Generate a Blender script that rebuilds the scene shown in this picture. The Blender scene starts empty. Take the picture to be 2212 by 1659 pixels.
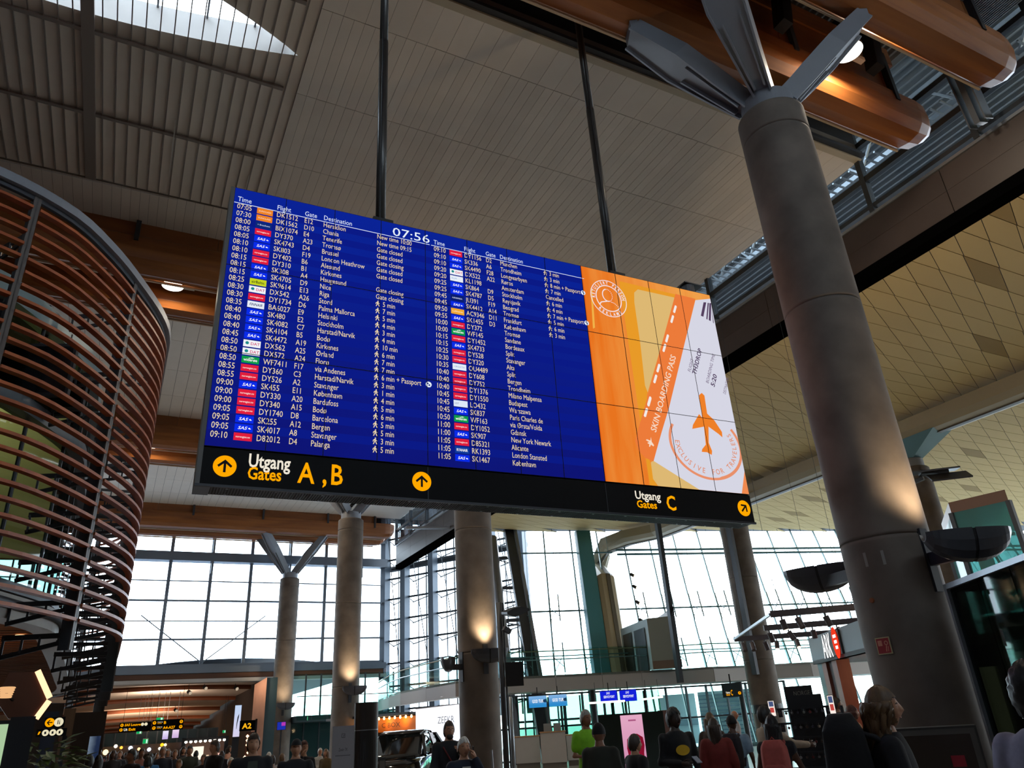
import bpy, math, random
import numpy as np
from mathutils import Matrix, Vector
random.seed(7)
SC = bpy.context.scene
COL = SC.collection
PI = math.pi
def R_(d): return math.radians(d)

# ---------------------------------------------------------------- camera
FPX, IW, IH = 1600.0, 2212.0, 1659.0
CC = np.array([IW / 2, IH / 2])
CAM = np.array([0.0, 0.0, 1.65])
def _axes():
    up = np.array([880 - CC[0], -2650 - CC[1], FPX]); up /= np.linalg.norm(up)
    r = np.array([220 - CC[0], 1620 - CC[1], FPX])
    y = r - up * (r @ up); y /= np.linalg.norm(y)
    return np.array([np.cross(y, up), y, up])
RW = _axes()                                   # rows: world axes seen in the camera frame (x right, y down, z forward)
def ray(px, py):
    d = np.array([px - CC[0], py - CC[1], FPX]); d /= np.linalg.norm(d)
    return RW @ d
def atY(px, py, Y): d = ray(px, py); return CAM + d * (Y / d[1])
def atX(px, py, X): d = ray(px, py); return CAM + d * (X / d[0])
def atZ(px, py, z): d = ray(px, py); return CAM + d * ((z - CAM[2]) / d[2])
def atD(px, py, D): d = ray(px, py); return CAM + d * (D / math.hypot(d[0], d[1]))
cam = bpy.data.cameras.new('camera'); camo = bpy.data.objects.new('camera', cam); COL.objects.link(camo)
cam.sensor_width = 36.0; cam.lens = FPX / IW * 36.0; cam.clip_start = 0.05; cam.clip_end = 600
M = Matrix.Identity(4)
for i in range(3):
    M[i][0] = RW[i][0]; M[i][1] = -RW[i][1]; M[i][2] = -RW[i][2]; M[i][3] = CAM[i]
camo.matrix_world = M
SC.camera = camo

# ---------------------------------------------------------------- world, exposure
SC.view_settings.view_transform = 'Standard'; SC.view_settings.look = 'None'
SC.view_settings.exposure = 0.0; SC.view_settings.gamma = 1.0
SC.view_settings.use_curve_mapping = False
wd = bpy.data.worlds.new('overcast_sky'); SC.world = wd; wd.use_nodes = True
bg = wd.node_tree.nodes['Background']
bg.inputs[0].default_value = (0.86, 0.94, 1.0, 1); bg.inputs[1].default_value = 9.0

# ---------------------------------------------------------------- materials
def lin(c):
    if isinstance(c, str):
        c = [int(c[i:i + 2], 16) / 255 for i in (0, 2, 4)]
    return tuple((v / 12.92 if v <= 0.04045 else ((v + 0.055) / 1.055) ** 2.4) for v in c[:3]) + (1.0,)
MATS = {}
def mat(name, col, rough=0.6, metal=0.0, noise=0.0, nscale=4.0, bump=0.0, stretch=(1, 1, 1), spec=0.5, rnd=0.0, coat=0.0):
    if name in MATS: return MATS[name]
    m = bpy.data.materials.new(name); m.use_nodes = True; MATS[name] = m
    nt = m.node_tree; b = nt.nodes['Principled BSDF']; L = nt.links
    b.inputs['Roughness'].default_value = rough; b.inputs['Metallic'].default_value = metal
    b.inputs['Specular IOR Level'].default_value = spec
    if coat: b.inputs['Coat Weight'].default_value = coat
    c = lin(col); b.inputs['Base Color'].default_value = c
    out = None
    if noise or bump:
        tc = nt.nodes.new('ShaderNodeTexCoord'); mp = nt.nodes.new('ShaderNodeMapping'); L.new(tc.outputs['Object'], mp.inputs[0])
        mp.inputs['Scale'].default_value = stretch
        nz = nt.nodes.new('ShaderNodeTexNoise'); nz.inputs['Scale'].default_value = nscale; nz.inputs['Detail'].default_value = 6
        L.new(mp.outputs[0], nz.inputs['Vector'])
        if noise:
            rp = nt.nodes.new('ShaderNodeMapRange'); rp.inputs[1].default_value = 0.3; rp.inputs[2].default_value = 0.7
            rp.inputs[3].default_value = 1 - noise; rp.inputs[4].default_value = 1 + noise
            L.new(nz.outputs['Fac'], rp.inputs[0])
            mx = nt.nodes.new('ShaderNodeVectorMath'); mx.operation = 'SCALE'; mx.inputs[0].default_value = c[:3]
            L.new(rp.outputs[0], mx.inputs['Scale']); out = mx.outputs[0]
        if bump:
            bp = nt.nodes.new('ShaderNodeBump'); bp.inputs['Strength'].default_value = bump; bp.inputs['Distance'].default_value = 0.02
            L.new(nz.outputs['Fac'], bp.inputs['Height']); L.new(bp.outputs[0], b.inputs['Normal'])
    if rnd:
        oi = nt.nodes.new('ShaderNodeObjectInfo'); rr = nt.nodes.new('ShaderNodeMapRange')
        rr.inputs[3].default_value = 1 - rnd; rr.inputs[4].default_value = 1 + rnd; L.new(oi.outputs['Random'], rr.inputs[0])
        m2 = nt.nodes.new('ShaderNodeVectorMath'); m2.operation = 'SCALE'
        if out: L.new(out, m2.inputs[0])
        else: m2.inputs[0].default_value = c[:3]
        L.new(rr.outputs[0], m2.inputs['Scale']); out = m2.outputs[0]
    if out: L.new(out, b.inputs['Base Color'])
    return m
def emit(name, col, s=1.0):
    if name in MATS: return MATS[name]
    m = bpy.data.materials.new(name); m.use_nodes = True; MATS[name] = m
    nt = m.node_tree; nt.nodes.clear()
    e = nt.nodes.new('ShaderNodeEmission'); o = nt.nodes.new('ShaderNodeOutputMaterial')
    e.inputs[0].default_value = lin(col); e.inputs[1].default_value = s
    nt.links.new(e.outputs[0], o.inputs[0])
    return m
def emit_grad(name, c0, c1, axis, a0, a1, noise=0.0, nscale=2.0, stretch=(1, 1, 1)):
    """a picture on a lit screen: two print colours blended along an object axis with streaks"""
    m = emit(name, c0); nt = m.node_tree; e = [n for n in nt.nodes if n.type == 'EMISSION'][0]
    tc = nt.nodes.new('ShaderNodeTexCoord'); sp = nt.nodes.new('ShaderNodeSeparateXYZ'); nt.links.new(tc.outputs['Object'], sp.inputs[0])
    mr = nt.nodes.new('ShaderNodeMapRange'); mr.inputs[1].default_value = a0; mr.inputs[2].default_value = a1
    nt.links.new(sp.outputs[axis], mr.inputs[0]); fac = mr.outputs[0]
    if noise:
        mp = nt.nodes.new('ShaderNodeMapping'); mp.inputs['Scale'].default_value = stretch; nt.links.new(tc.outputs['Object'], mp.inputs[0])
        nz = nt.nodes.new('ShaderNodeTexNoise'); nz.inputs['Scale'].default_value = nscale; nz.inputs['Detail'].default_value = 4; nt.links.new(mp.outputs[0], nz.inputs['Vector'])
        s1 = nt.nodes.new('ShaderNodeMath'); s1.operation = 'MULTIPLY_ADD'; s1.inputs[1].default_value = noise * 2; nt.links.new(nz.outputs['Fac'], s1.inputs[0])
        s2 = nt.nodes.new('ShaderNodeMath'); s2.operation = 'SUBTRACT'; s2.inputs[1].default_value = noise; nt.links.new(fac, s2.inputs[0])
        nt.links.new(s2.outputs[0], s1.inputs[2]); fac = s1.outputs[0]
    mx = nt.nodes.new('ShaderNodeMix'); mx.data_type = 'RGBA'; mx.inputs[6].default_value = lin(c0); mx.inputs[7].default_value = lin(c1)
    nt.links.new(fac, mx.inputs[0]); nt.links.new(mx.outputs[2], e.inputs[0])
    return m
def glass(name, tint, refl=0.06, frost=0.0):
    if name in MATS: return MATS[name]
    m = bpy.data.materials.new(name); m.use_nodes = True; MATS[name] = m
    nt = m.node_tree; nt.nodes.clear(); L = nt.links
    t = nt.nodes.new('ShaderNodeBsdfTransparent'); t.inputs[0].default_value = lin(tint)
    g = nt.nodes.new('ShaderNodeBsdfGlossy'); g.inputs['Roughness'].default_value = 0.03
    mx = nt.nodes.new('ShaderNodeMixShader'); fr = nt.nodes.new('ShaderNodeLayerWeight'); fr.inputs[0].default_value = refl * 3
    mm = nt.nodes.new('ShaderNodeMath'); mm.operation = 'MULTIPLY'; mm.inputs[1].default_value = 0.7; L.new(fr.outputs['Fresnel'], mm.inputs[0])
    L.new(mm.outputs[0], mx.inputs[0]); L.new(t.outputs[0], mx.inputs[1]); L.new(g.outputs[0], mx.inputs[2])
    last = mx.outputs[0]
    if frost:
        d = nt.nodes.new('ShaderNodeBsdfTranslucent'); d.inputs[0].default_value = lin(tint)
        df = nt.nodes.new('ShaderNodeBsdfDiffuse'); df.inputs[0].default_value = lin(tint)
        a = nt.nodes.new('ShaderNodeMixShader'); a.inputs[0].default_value = 0.4; L.new(d.outputs[0], a.inputs[1]); L.new(df.outputs[0], a.inputs[2])
        m2 = nt.nodes.new('ShaderNodeMixShader'); m2.inputs[0].default_value = frost; L.new(last, m2.inputs[1]); L.new(a.outputs[0], m2.inputs[2]); last = m2.outputs[0]
    o = nt.nodes.new('ShaderNodeOutputMaterial'); L.new(last, o.inputs[0])
    return m
def wood(name, c0, c1, scale=3.0, stretch=(0.15, 1, 1), rough=0.5, rnd=0.08):
    m = mat(name, c0, rough); nt = m.node_tree; b = nt.nodes['Principled BSDF']; L = nt.links
    tc = nt.nodes.new('ShaderNodeTexCoord'); mp = nt.nodes.new('ShaderNodeMapping'); mp.inputs['Scale'].default_value = stretch
    L.new(tc.outputs['Object'], mp.inputs[0])
    nz = nt.nodes.new('ShaderNodeTexNoise'); nz.inputs['Scale'].default_value = scale; nz.inputs['Detail'].default_value = 8; nz.inputs['Distortion'].default_value = 0.6
    L.new(mp.outputs[0], nz.inputs['Vector'])
    cr = nt.nodes.new('ShaderNodeValToRGB'); cr.color_ramp.elements[0].position = 0.32; cr.color_ramp.elements[1].position = 0.68
    cr.color_ramp.elements[0].color = lin(c0); cr.color_ramp.elements[1].color = lin(c1); L.new(nz.outputs['Fac'], cr.inputs[0])
    oi = nt.nodes.new('ShaderNodeObjectInfo'); rr = nt.nodes.new('ShaderNodeMapRange'); rr.inputs[3].default_value = 1 - rnd; rr.inputs[4].default_value = 1 + rnd
    L.new(oi.outputs['Random'], rr.inputs[0])
    sc = nt.nodes.new('ShaderNodeVectorMath'); sc.operation = 'SCALE'; L.new(cr.outputs[0], sc.inputs[0]); L.new(rr.outputs[0], sc.inputs['Scale'])
    L.new(sc.outputs[0], b.inputs['Base Color'])
    return m

# ---------------------------------------------------------------- mesh building
class MB:
    def __init__(s): s.v = []; s.f = []
    def add(s, vs, fs):
        o = len(s.v); s.v += [tuple(map(float, p)) for p in vs]; s.f += [tuple(i + o for i in f) for f in fs]; return s
    def box(s, c, d, rz=0.0, rx=0.0, ry=0.0):
        m = Matrix.Translation(c) @ Matrix.Rotation(rz, 4, 'Z') @ Matrix.Rotation(ry, 4, 'Y') @ Matrix.Rotation(rx, 4, 'X')
        p = [m @ Vector((sx * d[0] / 2, sy * d[1] / 2, sz * d[2] / 2)) for sz in (-1, 1) for sy in (-1, 1) for sx in (-1, 1)]
        return s.add(p, [(0, 2, 3, 1), (4, 5, 7, 6), (0, 1, 5, 4), (2, 6, 7, 3), (0, 4, 6, 2), (1, 3, 7, 5)])
    def bb(s, a, b):
        return s.box([(a[i] + b[i]) / 2 for i in range(3)], [abs(b[i] - a[i]) for i in range(3)])
    def bar(s, p, q, w, h, up=(0, 0, 1)):
        p, q = Vector(p), Vector(q); t = (q - p).normalized(); up = Vector(up)
        if abs(t.dot(up)) > 0.99: up = Vector((0, 1, 0))
        a = t.cross(up).normalized(); b = a.cross(t)
        vs = [c + a * (x * w / 2) + b * (y * h / 2) for c in (p, q) for x, y in ((-1, -1), (1, -1), (1, 1), (-1, 1))]
        return s.add(vs, [(0, 1, 2, 3), (7, 6, 5, 4)] + [(i, i + 4, (i + 1) % 4 + 4, (i + 1) % 4) for i in range(4)])
    def tube(s, pts, r, n=8, cap=True):
        pts = [Vector(p) for p in pts]; rs = r if isinstance(r, (list, tuple)) else [r] * len(pts)
        vs = []; up = Vector((0, 0, 1))
        for i, p in enumerate(pts):
            t = (pts[min(i + 1, len(pts) - 1)] - pts[max(i - 1, 0)]).normalized()
            u = up if abs(t.dot(up)) < 0.95 else Vector((1, 0, 0))
            a = t.cross(u).normalized(); b = t.cross(a).normalized()
            vs += [p + a * math.cos(k * 2 * PI / n) * rs[i] + b * math.sin(k * 2 * PI / n) * rs[i] for k in range(n)]
        fs = [(i * n + k, i * n + (k + 1) % n, (i + 1) * n + (k + 1) % n, (i + 1) * n + k) for i in range(len(pts) - 1) for k in range(n)]
        if cap: fs += [tuple(range(n))[::-1], tuple((len(pts) - 1) * n + k for k in range(n))]
        return s.add(vs, fs)
    def lathe(s, prof, n=24, c=(0, 0, 0), a0=0.0, a1=2 * PI):
        full = abs(a1 - a0 - 2 * PI) < 1e-6; m = n if full else n + 1
        vs = [(c[0] + r * math.cos(a0 + (a1 - a0) * k / n), c[1] + r * math.sin(a0 + (a1 - a0) * k / n), c[2] + z) for r, z in prof for k in range(m)]
        fs = []
        for i in range(len(prof) - 1):
            for k in range(n):
                k2 = (k + 1) % m
                fs.append((i * m + k, i * m + k2, (i + 1) * m + k2, (i + 1) * m + k))
        return s.add(vs, fs)
    def loft(s, rings, cap=True, closed=True):
        n = len(rings[0]); vs = [p for r in rings for p in r]; fs = []
        for i in range(len(rings) - 1):
            for k in range(n if closed else n - 1):
                fs.append((i * n + k, i * n + (k + 1) % n, (i + 1) * n + (k + 1) % n, (i + 1) * n + k))
        if cap and closed: fs += [tuple(range(n))[::-1], tuple((len(rings) - 1) * n + k for k in range(n))]
        return s.add(vs, fs)
    def prism(s, poly, o, u, v, w, t):
        """polygon (2-D) on origin o with axes u, v, extruded t along w"""
        o, u, v, w = map(Vector, (o, u, v, w)); n = len(poly)
        a = [o + u * x + v * y for x, y in poly]; b = [p + w * t for p in a]
        return s.add(a + b, [tuple(range(n)), tuple(range(2 * n - 1, n - 1, -1))] + [(i, i + n, (i + 1) % n + n, (i + 1) % n) for i in range(n)])
    def flat(s, poly, o, u=(1, 0, 0), v=(0, 0, 1)):
        o, u, v = map(Vector, (o, u, v)); return s.add([o + u * x + v * y for x, y in poly], [tuple(range(len(poly)))])
    def strip(s, outer, inner, o, u=(1, 0, 0), v=(0, 0, 1)):
        o, u, v = map(Vector, (o, u, v)); n = len(outer)
        return s.add([o + u * x + v * y for x, y in list(outer) + list(inner)], [(i, (i + 1) % n, (i + 1) % n + n, i + n) for i in range(n)])
    def text(s, t, o, size, u=(1, 0, 0), v=(0, 0, 1), align='LEFT', bold=0.0, sx=1.0, shear=0.0):
        o, u, v = map(Vector, (o, u, v)); vs, fs = text_geo(t, bold, align)
        return s.add([o + u * ((x + shear * y) * size * sx) + v * (y * size) for x, y in vs], fs)
    def mesh(s, name, smooth=False):
        me = bpy.data.meshes.new(name); me.from_pydata(s.v, [], s.f); me.update()
        if smooth:
            me.polygons.foreach_set('use_smooth', [True] * len(me.polygons))
        return me
_TXT = {}
_TS = bpy.data.scenes.new('lettering')        # scratch scene for turning text into meshes, removed at the end
def text_geo(t, bold, align):
    k = (t, bold, align)
    if k not in _TXT:
        c = bpy.data.curves.new('lettering', 'FONT'); c.body = t; c.size = 1; c.offset = bold; c.align_x = align; c.resolution_u = 2
        ob = bpy.data.objects.new('lettering', c); _TS.collection.objects.link(ob)
        vl = _TS.view_layers[0]; vl.update(); me = bpy.data.meshes.new_from_object(ob.evaluated_get(vl.depsgraph))
        _TXT[k] = ([(p.co.x, p.co.y) for p in me.vertices], [tuple(f.vertices) for f in me.polygons])
        bpy.data.objects.remove(ob); bpy.data.curves.remove(c); bpy.data.meshes.remove(me)
    return _TXT[k]
FRAME = {}
def put(name, mb, m, parent=None, smooth=False, world=True, loc=None, rz=0.0, kind=None, label=None):
    """link a mesh (MB or mesh data) as one object; world: the coordinates are world ones"""
    if isinstance(mb, MB):
        if parent is not None and world and parent in FRAME:
            inv = FRAME[parent].inverted()
            mb.v = [tuple(inv @ Vector(p)) for p in mb.v]
        me = mb.mesh(name, smooth)
    else: me = mb
    if m is not None and (not me.materials): me.materials.append(m)
    o = bpy.data.objects.new(name, me); COL.objects.link(o)
    if parent is not None:
        o.parent = parent; FRAME[o] = FRAME.get(parent, Matrix.Identity(4))
    else: FRAME[o] = Matrix.Identity(4)
    if loc is not None:
        o.location = loc; o.rotation_euler = (0, 0, rz)
    if kind: o['kind'] = kind
    if label: o['label'] = label
    return o
def thing(name, label, cat, loc=(0, 0, 0), rz=0.0, group=None):
    o = bpy.data.objects.new(name, None); COL.objects.link(o); o.empty_display_size = 0.2
    o.location = loc; o.rotation_euler = (0, 0, rz)
    FRAME[o] = Matrix.Translation(Vector([float(x) for x in loc])) @ Matrix.Rotation(rz, 4, 'Z')
    tag(o, label, cat, group); return o
def tag(o, label, cat, group=None):
    o['label'] = label; o['category'] = cat
    if group: o['group'] = group
    return o
def struct(name, label=None):
    o = bpy.data.objects.new(name, None); COL.objects.link(o); o.empty_display_size = 0.2; FRAME[o] = Matrix.Identity(4)
    o['kind'] = 'structure'
    if label: o['label'] = label
    return o
def smesh(name, mb, m, label=None, smooth=False):
    o = put(name, mb, m, smooth=smooth); o['kind'] = 'structure'
    if label: o['label'] = label
    return o
def light(name, kind, loc, energy, col=(1, 1, 1), size=0.3, aim=None, spot=60, parent=None, sy=None):
    l = bpy.data.lights.new(name, kind); l.energy = energy; l.color = col
    if kind == 'AREA':
        l.size = size
        if sy: l.shape = 'RECTANGLE'; l.size_y = sy
    else: l.shadow_soft_size = size
    if kind == 'SPOT': l.spot_size = R_(spot); l.spot_blend = 0.8
    o = bpy.data.objects.new(name, l); COL.objects.link(o)
    mw = Matrix.Translation(Vector([float(x) for x in loc]))
    if aim is not None:
        d = Vector([float(aim[i] - loc[i]) for i in range(3)]); mw = mw @ d.to_track_quat('-Z', 'Y').to_matrix().to_4x4()
    if parent is not None:
        o.parent = parent; o.matrix_local = FRAME[parent].inverted() @ mw
    else: o.matrix_world = mw
    return o
def circ(r, n=28, c=(0, 0), a0=0.0, ry=None):
    return [(c[0] + r * math.cos(a0 + k * 2 * PI / n), c[1] + (ry or r) * math.sin(a0 + k * 2 * PI / n)) for k in range(n)]

# palette
M_CEIL = mat('white_ceiling_board', 'E6DCD0', 0.55, noise=0.03, nscale=1.5, rnd=0.05)
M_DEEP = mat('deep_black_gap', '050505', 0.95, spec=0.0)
M_DARKGAP = mat('dark_joint', '1A1716', 0.9)
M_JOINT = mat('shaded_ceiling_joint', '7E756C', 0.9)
M_GLULAM = wood('glulam_beam_wood', '7A4420', 'A5642F', 2.2, (0.12, 1.5, 1.5), 0.45)
M_PLY = wood('plywood_panel', '70401F', '95592B', 1.6, (0.3, 1, 1), 0.5)
M_STEEL = mat('grey_painted_steel', '7E8087', 0.42, 0.2, noise=0.03, nscale=3)
M_DKSTEEL = mat('dark_grey_steel', '3D4046', 0.45, 0.3, noise=0.05)
M_BLACK = mat('matt_black_metal', '15151A', 0.5)
M_CONC = mat('cast_concrete', '635850', 0.75, noise=0.3, nscale=1.6, bump=0.25)
M_CLAD = mat('brown_wall_cladding', '453A35', 0.5, noise=0.05, nscale=2, rnd=0.06)
M_TILE = mat('cream_metal_ceiling_tile', 'CDB27A', 0.7, 0.0, rnd=0.05, spec=0.2)
M_TILED = mat('darker_cream_ceiling_tile', 'A0844E', 0.7, 0.0, rnd=0.05, spec=0.2)
M_GLASS = glass('clear_window_glass', 'F4FAFF')
M_GREENGLASS = glass('green_tinted_glass', 'DDF2EF', 0.06)
M_WHITE = mat('white_painted_panel', 'B9B4B0', 0.5, noise=0.02)
M_CORR = mat('corrugated_metal', '8C949A', 0.45, 0.4, noise=0.05)
M_ALU = mat('brushed_aluminium', '9AA0A8', 0.35, 0.7)
M_FLOOR = mat('polished_stone_floor', '9A938B', 0.28, noise=0.1, nscale=0.8)
# ================================================================ STRUCTURE
XR = 16.2                       # plane of the hall's right wall
ZC = 15.0                       # underside of the ceiling slabs
PER = 14.3                      # spacing of the roof frames along the hall
# ---- floor
smesh('floor', MB().prism([(-30, -14), (62, -14), (62, 23.5), (17.5, 34.3), (23.5, 42), (16.5, 54), (16.5, 120), (-30, 120)], (0, 0, -.3), (1, 0, 0), (0, 1, 0), (0, 0, 1), .3), M_FLOOR, 'polished grey stone floor of the terminal hall')
smesh('ground', MB().bb((-200, -80, -0.9), (300, 300, -0.35)), mat('pale_apron_concrete', '747C82', 0.8), 'pale concrete apron outside the terminal')
# ---- shell behind the camera and to the left (keeps the daylight to the glazed sides)
wb = struct('wall_back', 'wall behind the viewpoint with an added high window band')
put('lower_wall', MB().bb((-24, -8.4, 0), (60, -8, 12.8)), M_CLAD, wb); put('upper_wall', MB().bb((-24, -8.4, 14.5), (60, -8, 17.5)), M_CLAD, wb); put('end_wall', MB().bb((14, -8.4, 12.8), (60, -8, 14.5)), M_CLAD, wb)
for k in range(11): put('window_pane', MB().bb((-16 + k * 2.72, -8.2, 12.8), (-13.38 + k * 2.72, -8.18, 14.5)), M_GLASS, wb); put('window_post', MB().bb((-13.38 + k * 2.72, -8.3, 12.8), (-13.28 + k * 2.72, -8.1, 14.5)), M_STEEL, wb)  # unseen window band, put in and sized for light on arms and beams
smesh('wall_left', MB().bb((-16.4, -8, 0), (-16, 52, 17.5)), M_CLAD)
o = MB(); o.bb((-16, -8, 15.0), (XR, 3.2, 15.5)); smesh('ceiling', o, M_CEIL)
o = MB(); o.bb((XR, -8, 11.9), (60, 2.0, 12.4)); smesh('ceiling', o, M_TILE)

# ---- ceiling slab in front: backing board, planks, open batten field with an oval skylight
Y0, Y1 = 9.5, 19.7
ceil = struct('ceiling', 'pale plank ceiling slab above the departure board')
XB = 1.9                        # battens lie to the left of this line
b = MB(); b.bb((XB, Y0, ZC + 0.013), (XR, Y1, ZC + 0.5)); b.bb((-15.5, 18.0, ZC + 0.013), (XB, Y1, ZC + 0.5))
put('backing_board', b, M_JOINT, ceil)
b = MB(); b.bb((XB - 0.06, Y0, ZC), (XB, 18.0, ZC + 0.5)); b.bb((-15.5, 17.94, ZC), (XB, 18.0, ZC + 0.5)); b.bb((-15.5, Y0, ZC), (XB, Y0 + 0.08, ZC + 0.6))
pass
# recessed field with the oval hole
ec, erx, ery = (-3.0, 11.85), 4.6, 0.9
N = 64; bx0, bx1, by0, by1 = -15.5, XB, Y0, 18.0
inn, outr = [], []
ltip, llen = 1.72, 9.4          # pointed, lens-shaped opening
for k in range(N):
    h_ = N // 2
    if k < h_: f = k / h_; lx_, ly_ = ltip - llen * f, 12.1 + 0.62 * math.sin(PI * f) ** 0.9
    else: f = (k - h_) / h_; lx_, ly_ = ltip - llen * (1 - f), 12.1 - 1.35 * math.sin(PI * f) ** 0.9
    inn.append((lx_, ly_))
    c, s_ = lx_ - ec[0], ly_ - ec[1]
    tt = min([((bx1 if c > 0 else bx0) - ec[0]) / c if abs(c) > 1e-6 else 1e9, ((by1 if s_ > 0 else by0) - ec[1]) / s_ if abs(s_) > 1e-6 else 1e9])
    outr.append((ec[0] + c * tt, ec[1] + s_ * tt))
corn = [(bx0, by0), (bx1, by0), (bx1, by1), (bx0, by1)]
b = MB(); zf = ZC + 0.06
b.strip(outr, inn, (0, 0, zf), (1, 0, 0), (0, 1, 0))
for cx, cy in corn:              # close the corners left by the fan
    best = sorted(range(N), key=lambda k: (outr[k][0] - cx) ** 2 + (outr[k][1] - cy) ** 2)[:1][0]
    nb = [(best - 1) % N, (best + 1) % N]
    for q in nb:
        b.add([(outr[best][0], outr[best][1], zf), (outr[q][0], outr[q][1], zf), (cx, cy, zf)], [(0, 1, 2)])
b.strip(outr, inn, (0, 0, zf + 0.16), (1, 0, 0), (0, 1, 0))
b.bb((bx0, by0, zf + 0.16), (bx1, 10.7, zf + 0.2)); b.bb((bx0, 12.75, zf + 0.16), (bx1, by1, zf + 0.2)); b.bb((bx0, by0, zf + 0.16), (ltip - llen - 0.1, by1, zf + 0.2))
put('recessed_board', b, M_CEIL, ceil)
sk = MB(); ring = lambda z, k_: [(ec[0] + (x - ec[0]) * k_, ec[1] + (y - ec[1]) * k_, z) for x, y in inn]
sk.loft([ring(zf, 1.0), ring(zf + 0.35, 1.0), ring(zf + 0.7, 0.98)], cap=False); put('skylight_kerb', sk, M_WHITE, ceil, smooth=True)
sg = MB(); sg.add(ring(zf + 0.7, 0.98), [tuple(range(N))]); put('skylight_pane', sg, glass('milky_skylight_glass', 'D5DEE6', 0.03), ceil)
sb = MB()
for k in range(-4, 5):
    xx = ec[0] + k * 0.95; hy = ery * math.sqrt(max(0, 1 - ((xx - ec[0]) / erx) ** 2))
    sb.bar((xx, ec[1] - hy, zf + 0.66), (xx, ec[1] + hy, zf + 0.66), 0.04, 0.06)
put('skylight_bar', sb, M_STEEL, ceil)
M_BAT = mat('brown_grey_batten', '8C8078', 0.6, rnd=0.08)
bm_ = None
for k in range(44):
    x = XB - 0.25 - k * 0.262
    if x < -9.6: break
    if bm_ is None: bm_ = MB().box((0, 0, 0), (0.022, 17.94 - Y0 - 0.08, 0.04)).mesh('batten'); bm_.materials.append(M_BAT)
    put('batten', bm_, M_BAT, ceil, loc=(x, (Y0 + 0.08 + 17.94) / 2, ZC + 0.03))
for y in (10.7, 13.1, 15.55):
    put('cross_bar', MB().bb((-15.5, y - 0.045, ZC - 0.02), (XB - .3, y + 0.045, ZC + 0.03)), M_BAT, ceil)
put('main_rib', MB().bb((-2.40, Y0 + 0.05, ZC - 0.03), (-2.16, 17.94, ZC + 0.04)), M_BAT, ceil)
M_STRIP = mat('pale_light_strip', 'D8D4CE', 0.4)
for (x0, ya, yb_) in ((-0.5, 15.0, 17.2), (1.35, 16.3, 17.6)):
    put('light_strip', MB().bb((x0, ya, ZC - 0.03), (x0 + 0.02, yb_, ZC - 0.02)), M_STRIP, ceil)
put('light_strip', MB().bb((-6, 18.02, ZC - 0.02), (-0.2, 18.05, ZC - 0.01)), M_STRIP, ceil)
# planks
rows = [(Y0 + 0.16, 10.7, 0.9), (10.7, 13.1, 0.225), (13.1, 15.55, 0.225), (15.55, 18.0, 0.225), (18.0, Y1, 0.225)]
pl = []
for r, (a, c, w) in enumerate(rows):
    x = XB if r < 4 else -9.0
    w = 0.45 if r == 0 else w
    off = (0, .11, 0, .07, .03)[r]
    while x < XR - 0.1:
        x2 = min(x + w, XR)
        st = (0.0, 0.12, -0.12)[int(x / 2.7) % 3] if 0 < r < 4 else 0
        pl.append((x, x2, a, c)); x = x2
pl.sort(key=lambda p: math.hypot((p[0] + p[1]) / 2 - 4.5, (p[2] + p[3]) / 2 - 9) + (8 if p[2] > 17 else 0))
plm = {}; rest = MB()
for i, (xa, xb, ya, yb_) in enumerate(pl):
    w, l = xb - xa - 0.007, yb_ - ya - 0.014
    dz = random.choice((0, 0, 0.002, -0.002))
    if i < 290:
        k = (round(w, 3), round(l, 3))
        if k not in plm:
            plm[k] = MB().box((0, 0, 0), (w, l, 0.012)).mesh('ceiling_plank'); plm[k].materials.append(M_CEIL)
        put('ceiling_plank', plm[k], M_CEIL, ceil, loc=((xa + xb) / 2, (ya + yb_) / 2, ZC + 0.006 + dz))
    else: rest.box(((xa + xb) / 2, (ya + yb_) / 2, ZC + 0.006 + dz), (w, l, 0.012))
put('far_planks', rest, M_CEIL, ceil, kind='stuff')
e = MB(); e.bb((-15.5, Y0 - 0.02, ZC - 0.03), (XR, Y0 + 0.16, ZC + 0.03)); put('edge_board', e, mat('cream_edge_board', 'BFB39C', 0.5), ceil)
e = MB(); e.bb((-15.5, Y0 - 0.16, ZC + 0.02), (XR, Y0 - 0.02, ZC + 0.08)); e.bb((-15.5, Y0 - 0.10, ZC + 0.12), (XR, Y0 - 0.03, ZC + 0.2)); e.bb((-15.5, Y1, ZC - 0.01), (XR, Y1 + 0.1, ZC + 0.1)); put('edge_rail', e, M_DKSTEEL, ceil)
# ---- further slabs
for k in (1, 2):
    ya, yb_ = Y0 + PER * k, Y1 + PER * k
    c2 = struct('ceiling', 'pale plank ceiling slab further down the hall')
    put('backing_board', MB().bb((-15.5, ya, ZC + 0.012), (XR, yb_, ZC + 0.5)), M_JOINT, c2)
    b = MB(); x = -12.0
    while x < 12:
        for r in range(4):
            b.box((x + 0.22, ya + (r + 0.5) * (yb_ - ya) / 4, ZC + 0.006), (0.436, (yb_ - ya) / 4 - 0.02, 0.012))
        x += 0.45
    b.bb((12, ya, ZC), (XR, yb_, ZC + 0.012))
    put('ceiling_planks', b, M_CEIL, c2, kind='stuff')
    put('edge_rail', MB().bb((-15.5, yb_, ZC - 0.01), (XR, yb_ + 0.12, ZC + 0.1)), M_DKSTEEL, c2)
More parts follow.
